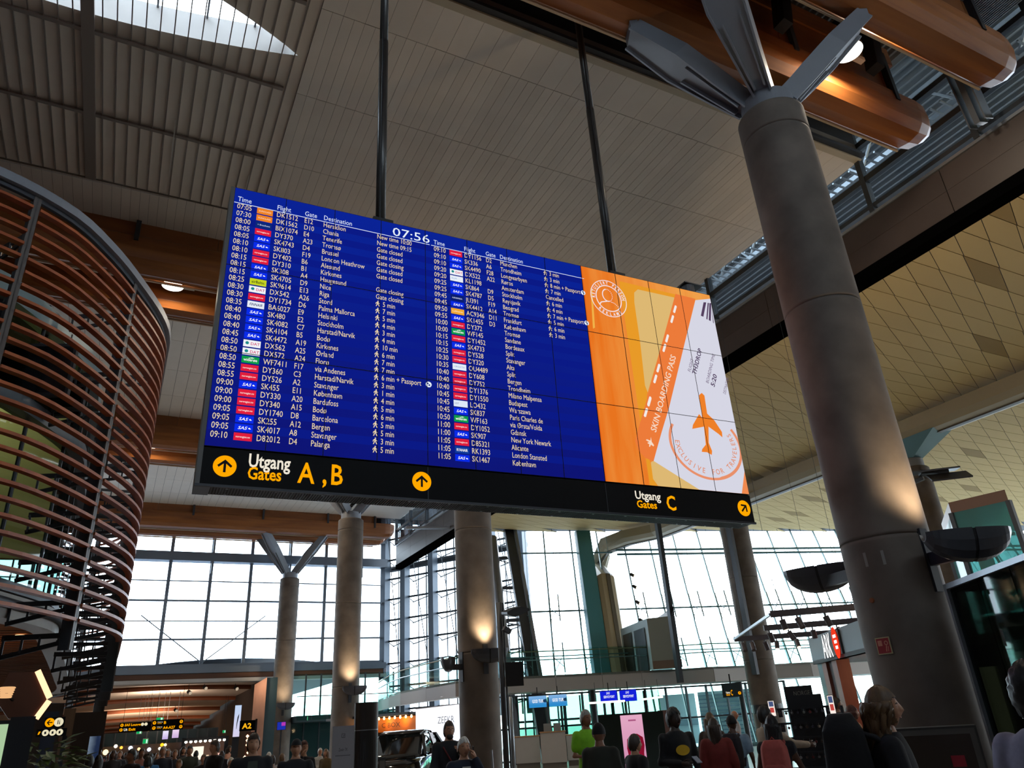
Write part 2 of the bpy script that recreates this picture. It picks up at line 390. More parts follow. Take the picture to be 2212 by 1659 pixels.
# ---- corrugated roof deck over the frames
def corrugated(x0, x1, y0, y1, z, pitch=0.22, dep=0.05, axis='Y'):
    b = MB(); n = int((x1 - x0) / (pitch / 2)); vs = []
    prof = []
    for i in range(n + 1):
        z_ = z + (dep if i % 2 else 0); xx = x0 + i * pitch / 2
        prof += [(xx - pitch * 0.08, z_), (xx + pitch * 0.08, z_)] 
    for yy in (y0, y1):
        vs += [(x, yy, zz) if axis == 'Y' else (yy, x, zz) for x, zz in prof]
    m = len(prof)
    b.add(vs, [(i, i + 1, m + i + 1, m + i) for i in range(m - 1)])
    return b
M_DECK = mat('roof_deck_metal', '6E675F', 0.5, 0.3)
for k in range(4):
    b = corrugated(2.0 if k == 0 else -15.5, XR + 0.1, 3.2 + PER * k, Y0 + PER * k + 0.3, 17.1)
    b.bb((-16, 2.9 + PER * k, 17.2), (XR + 0.4, Y0 + PER * k + 0.4, 17.4))
    if k == 0: b.bb((-16, 3.2, 17.05), (2.0, 9.8, 17.1))
    smesh('ceiling', b, M_DECK, 'dark corrugated roof deck between two ceiling slabs')
    b = MB()
    for yy in ((Y0 + PER * k) + 0.02, 3.2 + PER * k):
        b.bb((-15.5, yy, ZC + 0.5), (XR, yy + 0.06, 17.1))
    smesh('wall_upstand', b, M_DARKGAP)

# ---- glulam frames
def beam_rings(prof, x0, x1, yc, z0, bullet=False):
    rings = [[(x0, yc + y, z0 + z) for y, z in prof], [(x1, yc + y, z0 + z) for y, z in prof]]
    if bullet:
        for t in (0.35, 0.6, 0.75):
            sc = math.sqrt(1 - (t / 0.78) ** 2)
            rings.append([(x1 + t, yc + y * sc, z0 + 0.95 - (0.95 - z) * (0.35 + 0.65 * sc)) for y, z in prof])
    return rings
FL = [(-0.38, 0.97), (-0.45, 0.9), (-0.48, 0.55), (-0.43, 0.24), (-0.28, 0.06), (0, 0), (0.28, 0.06), (0.43, 0.24), (0.48, 0.55), (0.45, 0.9), (0.38, 0.97)]
fr_names = ('nearest', 'second', 'third', 'farthest')
for k in range(4):
    for j, yc in enumerate((5.55, 7.62)):
        y = yc + PER * k
        t = thing('glulam_beam', ('%s beam of the %s pair of brown glulam roof beams spanning the hall' % (('camera-side', 'far-side')[j], fr_names[k])), 'beam', (0, y, 13.6), group='glulam roof beams')
        xe = 15.1
        f_ = MB().loft(beam_rings(FL, -15.5, xe, y, 13.6, True)); put('flange', f_, M_GLULAM, t, smooth=False)
        put('edge_strip', MB().bb((-15.5, y + 0.30, 13.585), (xe, y + 0.34, 13.66)), mat('pale_edge_strip', 'C9AE8E', 0.5), t)
        xa = -15.5; n = 0
        while xa < xe - 0.6:
            xb = min(xa + (2.9, 3.7, 3.3)[n % 3], xe - 0.6)
            put('web_panel', MB().bb((xa + 0.006, y - 0.36, 14.57), (xb - 0.006, y + 0.36, 15.55)), M_PLY, t); xa = xb; n += 1
        put('top_chord', MB().bb((-15.5, y - 0.4, 15.55), (xe - 0.3, y + 0.4, 16.1)), M_GLULAM, t)
        if k == 0 or j == 0:
            st = MB()
            for xx in np.arange(-9.3, 15, 4.1): st.box((xx, y - 0.45, 14.9), (0.12, 0.1, 1.1))
            put('steel_bracket', st, M_DKSTEEL, t)
        put('end_bracket', MB().bb((14.3, y - 0.5, 14.2), (14.42, y + 0.5, 15.7)), M_BLACK, t)
# ---- secondary steel seen in the gap of the nearest frame
t = thing('roof_services', 'dark pipes, rods and purlins under the corrugated roof deck', 'pipes', (8, 8.6, 15.2))
for n_, (p, q, r) in enumerate([((-15, 8.75, 15.35), (15.5, 8.75, 15.35), 0.16), ((-15, 9.15, 16.3), (15.5, 9.15, 16.3), 0.1), ((-15, 8.9, 15.9), (15.5, 8.9, 15.9), 0.07), ((3, 6.2, 16.4), (15.5, 6.2, 16.4), 0.09), ((3, 6.9, 16.6), (15.5, 6.9, 16.6), 0.07), ((3, 4.4, 16.4), (15.5, 4.4, 16.4), 0.12)]):
    put('pipe', MB().tube([p, q], r, 8), M_GLULAM if n_ == 0 else M_DKSTEEL, t, smooth=True)
for x in np.arange(-7, 15.5, 2.3):
    put('purlin', MB().bar((x, 3.4, 16.75), (x, 9.4, 16.75), 0.14, 0.3), M_BLACK, t)
for x in np.arange(-5.4, 15, 3.4):
    put('brace', MB().tube([(x, 7.9, 15.9), (x + 0.7, 8.75, 15.3)], 0.05, 6).tube([(x, 7.9, 15.9), (x - 0.5, 9.3, 16.6)], 0.04, 6), M_DKSTEEL, t)
for x in (10.6, 13.4):
    put('post', MB().bar((x, 6.9, 14.5), (x + 0.5, 6.9, 17.0), 0.3, 0.25), M_BLACK, t)
gr = MB()
for i in range(22): gr.box((14.2 + 0.06 * i, 4.6, 15.2 + 0.0 * i), (0.03, 1.7, 0.12))
put('catwalk_grating', gr, M_ALU, t)
for yy in (3.8, 5.4): put('catwalk_rail', MB().tube([(15.5, yy, 16.0), (14.2, yy, 16.0), (14.2, yy, 15.1)], 0.03), M_DKSTEEL, t)

# ---- right wall: cladding band, clerestory windows
wr = struct('wall_right', 'dark brown panel-clad band under the clerestory windows')
put('core', MB().bb((XR + 0.05, -8, 11.9), (XR + 0.45, 49, 13.27)), M_DARKGAP, wr)
ys = [-1.1 + 2.95 * i for i in range(18)]
for i in range(17):
    for (za, zb) in ((11.98, 12.6), (12.606, 13.24)):
        put('cladding_panel', MB().bb((XR, ys[i] + 0.01, za), (XR + 0.05, ys[i + 1] - 0.01, zb)), M_CLAD, wr)
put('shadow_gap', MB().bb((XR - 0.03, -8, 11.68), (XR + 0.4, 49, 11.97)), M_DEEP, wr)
put('sill', MB().bb((XR - 0.04, -8, 13.25), (XR + 0.5, 49, 13.33)), M_ALU, wr)
M_FRAME = mat('slate_window_frame', '3A4046', 0.4, 0.3)
win = struct('window_1', 'long clerestory window band above the brown cladding')
posts = [-1.0, 1.9, 4.85, 6.7, 9.6, 12.6, 15.85, 19.0, 22.0, 25.0, 28.0, 31.0, 34.0, 37.0, 40.0, 43.0, 46.0, 49.0]
for y in posts:
    put('mullion', MB().bb((XR - 0.08, y - 0.07, 13.33), (XR + 0.12, y + 0.07, 17.0)), M_FRAME, win)
for za, zb in ((13.42, 13.54), (14.25, 14.42), (15.35, 15.5)):
    put('transom', MB().bb((XR - 0.06, -8, za), (XR + 0.1, 49, zb)), M_FRAME, win)
for i in range(len(posts) - 1):
    for za, zb in ((13.54, 14.25), (14.42, 15.35), (15.5, 17.0)):
        put('pane', MB().bb((XR, posts[i] + 0.07, za), (XR + 0.015, posts[i + 1] - 0.07, zb)), M_GLASS, win)
# steel strut in front of the clerestory
for (yy, nm) in ((6.35, 'dark steel strut leaning against the clerestory beside the end of the glulam beam'), (2.6, 'dark steel strut at the clerestory near the upper right corner')):
    t = thing('wall_strut', nm, 'strut', (XR - 0.5, yy, 13.3))
    a, b_ = Vector((15.75, yy, 13.3)), Vector((14.6, yy - 0.4, 16.9))
    put('web', MB().bar(a, b_, 0.36, 0.12, (0, 1, 0)), M_DKSTEEL, t)
    for s_ in (-1, 1): put('flange', MB().bar(a + Vector((0, s_ * 0.18, 0)), b_ + Vector((0, s_ * 0.18, 0)), 0.36, 0.03, (0, 1, 0)), M_DKSTEEL, t)
# outside canopy seen through the clerestory
t = thing('outer_canopy', 'corrugated metal canopy with a lattice truss outside the clerestory windows', 'canopy', (20, 10, 16))
put('soffit', corrugated(XR + 0.2, 26.0, -6, 44, 17.6, 0.3, 0.08), M_CORR, t)
tr = MB(); tr.bar((18.2, -6, 16.2), (18.2, 44, 16.2), 0.12, 0.16); tr.bar((18.2, -6, 17.3), (18.2, 44, 17.3), 0.12, 0.12)
for i in range(62): tr.bar((18.2, -6 + i * 0.8, 16.2 if i % 2 else 17.3), (18.2, -6 + (i + 1) * 0.8, 17.3 if i % 2 else 16.2), 0.06, 0.06)
put('truss', tr, M_CORR, t)
lv = MB()
for i in range(170): lv.box((17.9, -6 + i * 0.3, 16.1), (0.55, 0.05, 0.05))
put('grating', lv, M_CORR, t)

# ---- far glazed end wall
YF = 52.0
we = struct('window_2', 'tall glazed end wall of the hall seen under the board')
mx_ = [2.27 + 2.46 * i for i in range(-5, 6)] + [16.3]
M_FAR = mat('blue_grey_window_steel', '6F7A88', 0.4, 0.3)
for i, x in enumerate(mx_): put('mullion', MB().bb((x - 0.1, YF - 0.12, 5.9), (x + 0.1, YF + 0.12, 14.2)), M_FAR, we)
zs = [(14.06, 14.3, .3), (12.35, 12.91, .5), (11.12, 11.18, .08), (9.88, 9.98, .14), (8.67, 8.73, .08), (7.56, 7.66, .14), (5.95, 6.15, .2)]
for za, zb, d in zs: put('transom', MB().bb((-16, YF - d, za), (16.4, YF + d / 2, zb)), M_FAR, we)
for i in range(len(mx_) - 1):
    for j in range(len(zs) - 1):
        put('pane', MB().bb((mx_[i] + 0.1, YF, zs[j + 1][1]), (mx_[i + 1] - 0.1, YF + 0.02, zs[j][0])), M_GLASS, we)
br = MB()
for xa, xb in ((4.73, 1.0), (4.73, 8.3)): br.tube([(xa, YF - 0.3, 6.2), (xb, YF - 0.3, 9.0)], 0.035, 6)
put('brace_rod', br, M_FAR, we)
for x in mx_[4:11:2]: put('hanger', MB().bar((x, YF - 0.35, 11.6), (x, YF - 0.35, 14.3), 0.12, 0.16), M_FAR, we)
put('head_soffit', MB().bb((-16, 50.6, 14.25), (XR, 52.4, 14.9)), M_PLY, we)
put('roof_cap', MB().bb((-16, 48.6, 16.2), (24, 54.0, 17.4)), M_DARKGAP, we)
# girder with timber lining below the glazing
t = thing('end_girder', 'grey steel girder with timber lining under the glazed end wall', 'girder', (3, 52, 5.3))
put('girder', MB().bb((-16, 51.6, 5.62), (16.4, 52.3, 6.0)), M_FAR, t)
put('timber_lining', MB().bb((-16, 51.7, 5.3), (16.4, 52.3, 5.6)), wood('dark_timber_lining', '4A2A18', '6A4026', 1.5), t)
put('white_edge', MB().bb((-16, 51.5, 5.08), (16.4, 52.3, 5.28)), M_WHITE, t)
# arched roof of the pier outside
ar = MB(); pr = [(x, 6.55 - 0.012 * (x - 7) ** 2) for x in np.linspace(-14, 16, 25)]
ar.loft([[(x, y, z) for x, z in pr] for y in (53.0, 56, 100)], cap=False, closed=False)
tag(put('pier_roof', ar, mat('slate_roof_sheet', '4A5462', 0.6)), 'dark arched pier roof just outside the glazed end wall', 'roof')

# ---- slanting side wall of glass with posts between end wall and facade
ws = struct('window_3', 'tall post-and-glass side wall between two concrete columns')
w2 = np.array([math.sin(R_(147)), math.cos(R_(147))]); P0 = np.array([16.41, 52.0])
wn = np.array([w2[1], -w2[0]])
def sw(t_, off, z): p = P0 + w2 * t_ + wn * off; return (p[0], p[1], z)
rzw = math.atan2(w2[1], w2[0])
tp = [0.0, 1.75, 4.15, 6.55, 8.95, 11.3]
for t_ in tp: put('post', MB().box(sw(t_, 0, 9.2), (0.42, 0.6, 14.0), rzw), mat('slate_blue_post', '56616E', 0.45, 0.2), ws)
zl = [3.0, 4.45, 5.9, 7.35, 8.75, 10.15, 11.55, 12.9, 14.4, 16.2]
for z in zl:
    for a, b_ in zip(tp[:-1], tp[1:]):
        put('transom', MB().bar(sw(a, -0.2, z), sw(b_, -0.2, z), 0.12, 0.12).bar(sw(a, -0.9, z - 0.28), sw(b_, -0.5, z + 0.05), 0.06, 0.06).bar(sw(a + 0.1, -0.2, z), sw(a + 0.1, -0.9, z - 0.28), 0.05, 0.05), M_FRAME, ws)
for a, b_ in zip(tp[:-1], tp[1:]):
    for za, zb in zip(zl[:-1], zl[1:]):
        for h in range(2):
            c_ = (a + b_) / 2; q0, q1 = (a, c_) if h == 0 else (c_, b_)
            put('pane', MB().box(sw((q0 + q1) / 2, -0.9, (za + zb) / 2), (q1 - q0 - 0.04, 0.02, zb - za - 0.06), rzw), M_GLASS, ws)
    put('glazing_bar', MB().box(sw((a + b_) / 2, -0.9, 9.2), (0.07, 0.1, 14), rzw).box(sw(a + 0.5, -0.9, 9.2), (0.05, 0.08, 14), rzw), M_FRAME, ws)
    put('tie_rod', MB().tube([sw(a + 0.3, 0.3, 16), sw(b_ - 0.3, 0.3, 6.0)], 0.03, 6), M_FRAME, ws)
put('duct', MB().tube([sw(0, -0.6, 12.35), sw(11.3, -0.6, 12.35)], 0.22, 10), M_FRAME, ws)
put('head', MB().bar(sw(-1, -0.4, 16.4), sw(13, -0.4, 16.4), 1.6, 0.5), M_DARKGAP, ws)

# ---- leaning glass facade on the right
AF = R_(13.6); fn = np.array([math.sin(AF), math.cos(AF)]); fu = np.array([math.cos(AF), -math.sin(AF)])
def fac(s, z, off=0.0):
    p = fn * (38 + 0.479 * (z - 3.6) - off) + fu * s
    return (p[0], p[1], z)
def fm(s0, z, off=0.0): return fac(s0 + 0.132 * (z - 7.0), z, off)
wf = struct('window_4', 'huge leaning glass facade behind the footbridge')
M_TEAL = mat('teal_grey_steel', '56787E', 0.4, 0.3)
s0s = [9.8 + 1.648 * i for i in range(32)]
ZT = 12.15
zf_ = [0.0, 3.2, 7.03, 10.45, ZT]
for s in s0s:
    put('mullion', MB().bar(fm(s, 0), fm(s, ZT), 0.06, 0.1, (fn[0], fn[1], 0)), M_TEAL, wf)
    put('cable', MB().bar(fm(s + 0.38, 3.3, 0.5), fm(s + 0.38, ZT, 0.5), 0.022, 0.022), M_TEAL, wf)
    c = MB()
    for za in (6.3, 3.7):
        c.bar(fm(s, za, 0.05), fm(s, za + 1.5, 0.05), 0.07, 0.16); c.bar(fm(s + 0.38, za + 0.15, 0.5), fm(s + 0.38, za + 1.6, 0.5), 0.06, 0.06)
        c.bar(fm(s, za + 0.2, 0.05), fm(s + 0.38, za + 1.0, 0.5), 0.03, 0.03); c.bar(fm(s, za + 0.9, 0.05), fm(s + 0.38, za + 0.4, 0.5), 0.03, 0.03)
    put('cable_clamp', c, M_TEAL, wf)
for z, r in ((3.3, 0.12), (7.03, 0.05), (ZT, 0.12), (0.1, 0.1)):
    put('transom', MB().tube([fac(9.8, z, 0.05), fac(62, z, 0.05)], r, 6), M_TEAL, wf)
for off, z in ((0.25, 10.6), (0.25, 10.32)):
    put('bracing_tube', MB().tube([fac(16.2, z, off), fac(62, z, off)], 0.07, 8), M_TEAL, wf)
put('transom', MB().tube([fac(9.8, 10.5, 0.05), fac(16, 10.5, 0.05)], 0.05, 6), M_TEAL, wf)
for i in range(len(s0s) - 1):
    for za, zb in zip(zf_[:-1], zf_[1:]):
        q = MB(); q.add([fm(s0s[i] + 0.04, za + 0.05), fm(s0s[i + 1] - 0.04, za + 0.05), fm(s0s[i + 1] - 0.04, zb - 0.05), fm(s0s[i] + 0.04, zb - 0.05)], [(0, 1, 2, 3)])
        put('pane', q, M_GREENGLASS if za < 3 else M_GLASS, wf)
# left edge member and leaning tube
a, b_ = fac(9.75, 0.0, 0.2), fac(9.95, 12.1, 0.2)
t = thing('facade_edge_frame', 'dark leaning steel frame closing the left edge of the glass facade', 'frame', a)
put('web', MB().bar(a, b_, 0.5, 0.35, (fn[0], fn[1], 0)), M_DKSTEEL, t)
put('light_flange', MB().bar(fac(10.1, 0.0, 0.3), fac(10.3, 12.1, 0.3), 0.14, 0.4, (fn[0], fn[1], 0)), M_STEEL, t)
for z in (4.6, 6.6, 8.4, 10.2): put('outrigger', MB().bar(fac(9.6, z, 0.2), fac(8.75, z, 0.1), 0.06, 0.18).bar(fac(9.6, z - 0.3, 0.2), fac(8.75, z - 0.05, 0.1), 0.05, 0.05), M_DKSTEEL, t)
a, b_ = fac(8.4, 0.0, 0.1), fac(8.95, 11.5, 0.1)
o = put('leaning_tube', MB().tube([a, b_], 0.26, 16), M_STEEL, smooth=True); tag(o, 'leaning grey round steel tube beside the dark facade edge frame', 'steel tube')

# ---- parallelogram-tile ceiling of the adjoining hall
dc = struct('ceiling', 'cream metal ceiling of slanted four-sided tiles')
ZD = 11.9; LA, LB = 1.5, 0.69
def clipx(pl, x0):
    out = []
    for a, c in zip(pl, pl[1:] + pl[:1]):
        if a[0] >= x0: out.append(a)
        if (a[0] - x0) * (c[0] - x0) < 0:
            f = (x0 - a[0]) / (c[0] - a[0]); out.append((x0, a[1] + f * (c[1] - a[1])))
    return out
g = 0.02
poly = [(g, g / 2), (LA - g, g / 2), (2 * LA - g, LB - g / 2), (LA + g, LB - g / 2)]
tms = []
for m_ in (M_TILE, M_TILED):
    q = MB().prism(poly, (0, 0, 0), (1, 0, 0), (0, 1, 0), (0, 0, 1), 0.03).mesh('ceiling_tile'); q.materials.append(m_); tms.append(q)
put('backing', MB().add([(16.3, 1.8, ZD + 0.1), (62, 1.8, ZD + 0.1), (62, 29.0, ZD + 0.1), (16.3, 39.4, ZD + 0.1)], [(0, 1, 2, 3)]).add([(16.3, 1.8, ZD + 0.4), (62, 1.8, ZD + 0.4), (62, 30.0, ZD + 0.4), (16.3, 40.4, ZD + 0.4)], [(0, 1, 2, 3)]), M_BLACK, dc)
tset = []
for j in range(-8, 50):
    for i in range(-2, 26):
        x, y = 16.55 + i * LA, 7.43 + j * LB
        if x + 2 * LA < 16.5 or x > 52: continue
        if (x + LA) * fn[0] + (y + LB / 2) * fn[1] > 41.6 or y < 2.0: continue
        tset.append((x, y, x < 16.25))
tset.sort(key=lambda p: math.hypot(p[0], p[1]))
r1, r2 = MB(), MB(); rr = random.Random(5); vis = 0
for (x, y, cl) in tset:
    dk = rr.random() < 0.035; az = math.degrees(math.atan2(x + LA, y))
    if vis < 295 and 42 < az < 72 and x < 33:
        vis += 1
        if cl:
            q = MB().prism(clipx([(a + x, c + y) for a, c in poly], 16.25), (0, 0, ZD), (1, 0, 0), (0, 1, 0), (0, 0, 1), 0.03)
            put('ceiling_tile', q, M_TILED if dk else M_TILE, dc)
        else: put('ceiling_tile', tms[dk], None, dc, loc=(x, y, ZD))
    else:
        (r2 if dk else r1).prism(clipx([(a + x, c + y) for a, c in poly], 16.25), (0, 0, ZD), (1, 0, 0), (0, 1, 0), (0, 0, 1), 0.03)
put('far_tiles', r1, M_TILE, dc, kind='stuff'); put('far_dark_tiles', r2, M_TILED, dc, kind='stuff')
lip = MB(); lip.tube([fac(4, ZT + 0.05, 0.1), fac(62, ZT + 0.05, 0.1)], 0.09, 6)
put('edge_trim', lip, M_ALU, dc)
# ================================================================ COLUMNS WITH BRANCHING STEEL ARMS
def column(cx, cy, r, ztop, label, arms=True, zarm=13.75, sx=1.95, sy=1.0, seg=48):
    t = thing('concrete_column', label, 'column', (cx, cy, 0))
    prof = [(r, 0.0)]
    for z in (3.6, 7.2, ztop - 0.55):
        prof += [(r, z - 0.05), (r, z - 0.012), (r - 0.012, z - 0.01), (r - 0.012, z + 0.01), (r, z + 0.012), (r, z + 0.05)]
    prof += [(r, ztop - 0.09), (r, ztop - 0.04), (r - 0.04, ztop), (0, ztop)]
    o = put('shaft', MB().lathe(prof, seg, (cx, cy, 0)), M_CONC, t, smooth=False)
    for p in o.data.polygons: p.use_smooth = True
    put('collar', MB().lathe([(r * 0.8, ztop - 0.02), (r * 0.8, ztop + 0.34), (r * 0.76, ztop + 0.36), (0, ztop + 0.36)], seg, (cx, cy, 0)), M_STEEL, t)
    if not arms: return t
    z0 = ztop + 0.36
    for ax, ay in ((-1, -1), (1, -1), (-1, 1), (1, 1)):
        a = Vector((cx + ax * 0.26, cy + ay * 0.2, z0)); e = Vector((cx + ax * sx, cy + ay * sy, zarm))
        d = (e - a); hz = Vector((d.x, d.y, 0)).normalized(); sd = Vector((-hz.y, hz.x, 0)); L_ = d.length; dn = d.normalized(); nn = dn.cross(sd).normalized()
        arm = MB(); rings = []
        for f, w, th in ((0, 0.30, 0.16), (0.28, 0.44, 0.24), (0.6, 0.62, 0.26), (1.0, 0.46, 0.2)):
            c = a + d * f
            rings.append([c + sd * (w / 2 * i) + nn * (th / 2 * j) for i, j in ((-1, -1), (1, -1), (1, 1), (-1, 1))])
        up = e + Vector((0, 0, 0.75)); rings.append([up + sd * (0.2 * i) + hz * (0.1 * j) for i, j in ((-1, 1), (1, 1), (1, -1), (-1, -1))])
        ob = put('arm', arm.loft(rings), M_STEEL, t)
        for s_ in (-1, 1):
            fl = MB(); rg = []
            for f, w in ((0, 0.30), (0.28, 0.44), (0.6, 0.62), (1.0, 0.46)):
                c = a + d * f + sd * (s_ * w / 2); rg.append([c + sd * (0.02 * i) + nn * (0.2 * j * (1 - 0.3 * abs(f - 0.4))) for i, j in ((-1, -1), (1, -1), (1, 1), (-1, 1))])
            put('edge_flange', fl.loft(rg), M_STEEL, ob)
        for s_ in (-0.3, 0.3):
            p = a + d * 0.04 + sd * (s_ * 0.3); q = a + d * 0.5 + sd * (s_ * 0.55)
            for j in (-1, 1):
                put('stiffener', MB().bar(p + nn * (0.15 * j), q + nn * (0.13 * j), 0.03, 0.12, nn), M_STEEL, ob)
        put('shoe', MB().box((e.x, e.y, zarm + 0.85), (0.5, 0.6, 0.3)), M_BLACK, ob)
    return t
COLS = [(9.14, 6.7), (9.45, 21.0), (9.36, 35.3), (9.3, 49.6)]
column(9.14, 6.7, 0.57, 11.2, 'huge round concrete column with branching grey steel arms right of the board', zarm=13.5)
column(9.45, 21.0, 0.58, 11.2, 'round concrete column lit from a bowl lamp directly under the middle of the board')
column(9.36, 35.3, 0.6, 11.2, 'round concrete column under the left half of the board topped by grey steel arms')
column(9.3, 49.6, 0.6, 11.0, 'most distant concrete column, Y-shaped steel arms on top, before the glazed end wall')
cD = column(25.7, 26.6, 0.66, 10.9, 'round concrete column in front of the leaning glass facade, near the orange screen', arms=False)
put('cable_duct', MB().bar((25.05, 26.25, 3.0), (25.05, 26.25, 10.8), 0.16, 0.3), M_DKSTEEL, cD)
put('dark_band', MB().lathe([(0.665, 1.45), (0.672, 1.5), (0.672, 1.75), (0.665, 1.8)], 32, (25.7, 26.6, 0)), M_BLACK, cD)
cE = column(27.2, 17.9, 0.62, 9.9, 'narrow brown-lit concrete column half hidden behind the huge column', arms=False)
put('bracket', MB().loft([[(27.2 - .25, 17.9 - .3, 10.2), (27.2 + .25, 17.9 - .3, 10.2), (27.2 + .25, 17.9 + .3, 10.2), (27.2 - .25, 17.9 + .3, 10.2)], [(27.2 - .55, 16.2, 11.0), (27.2 + .55, 16.2, 11.0), (27.2 + .55, 19.2, 11.0), (27.2 - .55, 19.2, 11.0)]]), M_TEAL, cE)

# ---- curved rib of the tiled ceiling ending in a leg at the facade
t = thing('ceiling_rib', 'cream rounded ceiling rib bending down into a leg before the glass facade', 'rib', (27.2, 20, 10.8))
M_RIB = mat('cream_rib_paint', 'A89A80', 0.5)
rp = [(-0.75, 0.75), (-0.72, 0.3), (-0.5, 0.1), (-0.2, 0.05), (0.2, 0.05), (0.5, 0.1), (0.72, 0.3), (0.75, 0.75)]
path = [(27.2, 1.0, 10.9), (27.2, 34.0, 10.9), (27.1, 36.0, 10.85), (26.9, 37.0, 10.5), (26.7, 37.2, 9.9)]
path += [tuple(Vector(fac(15.6, z, 0.9)) + Vector((0.5, 0, 0))) for z in (9.0, 6.0, 3.4)]
path = path[:5] + [(Vector(fac(14.75 + 0.13 * (z - 7), z, 0.9))) for z in (9.0, 6.0, 3.4)]
path[2:5] = [(26.3, 36.0, 10.9), (25.6, 37.2, 10.7), (25.0, 37.4, 10.1)]
rings = []
for i, p in enumerate(path):
    p = Vector(p); tn = (Vector(path[min(i + 1, len(path) - 1)]) - Vector(path[max(i - 1, 0)])).normalized()
    sd = Vector((1, 0, 0)); sd = (sd - tn * sd.dot(tn)).normalized(); up = sd.cross(tn)
    sc = 1.0 if i < 3 else 0.75
    rings.append([p + sd * (x * sc) + up * z for x, z in rp])
put('rib_shell', MB().loft(rings), M_RIB, t)
rings2 = []
for i, p in enumerate(path):
    p = Vector(p); tn = (Vector(path[min(i + 1, len(path) - 1)]) - Vector(path[max(i - 1, 0)])).normalized()
    sd = Vector((1, 0, 0)); sd = (sd - tn * sd.dot(tn)).normalized(); up = sd.cross(tn)
    rings2.append([p + sd * x + up * z for x, z in ((-0.12, 0.0), (0.12, 0.0), (0.12, 0.1), (-0.12, 0.1))])
put('light_slot', MB().loft(rings2), mat('slot_steel', '5A5246', 0.5), t)
lg = MB(); lg.loft([[Vector(fac(13.7 + 0.13 * (z - 7) + q, z, 0.25)) for q in (-0.42, 0.42)] + [Vector(fac(13.7 + 0.13 * (z - 7) + q, z, 0.75)) for q in (0.42, -0.42)] for z in (3.4, 11.8)])
put('teal_panel', lg, mat('teal_glass_panel', '3F7C86', 0.3, noise=0.04, nscale=0.6), t)
for k, z in enumerate((8.9, 8.2, 7.3, 6.3)):
    c = Vector(fac(16.05 + 0.13 * (z - 7), z, 1.0))
    sp = MB().tube([c, c + Vector((0.05, -0.25, -0.15))], 0.09, 10); put('spotlight', sp, M_BLACK, t)
    put('spotlight_lens', MB().tube([c + Vector((0.05, -0.26, -0.155)), c + Vector((0.055, -0.27, -0.16))], 0.085, 10), emit('warm_spot_lens', 'FFE0B8', 4.0), t)
# thin dark standing post in front of the facade
o = MB(); o.bar(atD(1420, 1128, 36.5), atD(1470, 1475, 36.5), 0.22, 0.22); tag(put('standing_post', o, M_FRAME), 'slim dark post standing at the footbridge beside the lift box', 'post')

# ================================================================ FLIGHT INFORMATION BOARD
BX, BY, BA = 0.56, 8.6, R_(-1.05); BW = 8.06
ca, sa = math.cos(BA), math.sin(BA)
def bp(px, py):
    d = ray(px, py); nx, ny = -sa, ca
    t_ = (BX * nx + BY * ny) / (d[0] * nx + d[1] * ny); p = CAM + d * t_
    return ((p[0] - BX) * ca + (p[1] - BY) * sa, p[2])
bd = thing('flight_information_board', 'wide hanging blue departures screen wall with black gate sign below', 'departure board', (BX, BY, 4.29), BA)
bdf = Matrix.Translation((0, 0, 0))
ZB0, ZB1, ZS = 4.29, 8.43, 4.74
def L(mb, name, m, parent=None, off=0.0, **k):
    """board-local mesh: x along the board, y depth, z world height"""
    mb.v = [(x, y + off, z - 4.29) for x, y, z in mb.v]
    return put(name, mb, m, parent or bd, world=False, **k)
M_BEZ = mat('black_bezel', '060608', 0.5, spec=0.2)
L(MB().bb((-0.02, 0.045, ZS - 0.02), (BW + 0.02, 0.36, ZB1 + 0.01)), 'housing', mat('anthracite_housing', '2B2A2C', 0.5))
L(MB().bb((-0.05, 0.0, ZB0), (-0.0, 0.36, ZB1)), 'side_frame', mat('grey_side_frame', '5A5754', 0.5))
PWd, PHt = BW / 12, (ZB1 - ZS) / 3
for c in range(12):
    for r in range(3):
        # 55-inch portrait screens with a black bezel
        x0, z0 = c * PWd, ZB1 - (r + 1) * PHt
        p = L(MB().bb((x0, 0.004, z0), (x0 + PWd, 0.045, z0 + PHt)), 'video_panel', M_BEZ)
        q = MB().flat([(x0 + 0.004, z0 + 0.004), (x0 + PWd - 0.004, z0 + 0.004), (x0 + PWd - 0.004, z0 + PHt - 0.004), (x0 + 0.004, z0 + PHt - 0.004)], (0, 0.003, 0))
        if c < 8:
            L(q, 'screen', emit_grad('blue_screen', '0E1474', '0A2396', 2, 0.45, 4.1, 0.25, 0.9, (1, 1, 1)), p)
        else:
            L(q, 'screen', emit_grad('orange_poster', 'E8741F', 'F0A04A', 0, 5.2, 7.6, 0.75, 2.2, (2.2, 1, 0.25)), p)
E_WHITE, E_CREAM, E_YEL = emit('screen_white', 'E8F2FF', 1.0), emit('screen_cream', 'F4DDB0', 0.95), emit('screen_pale', 'DDE8FF', 1.0)
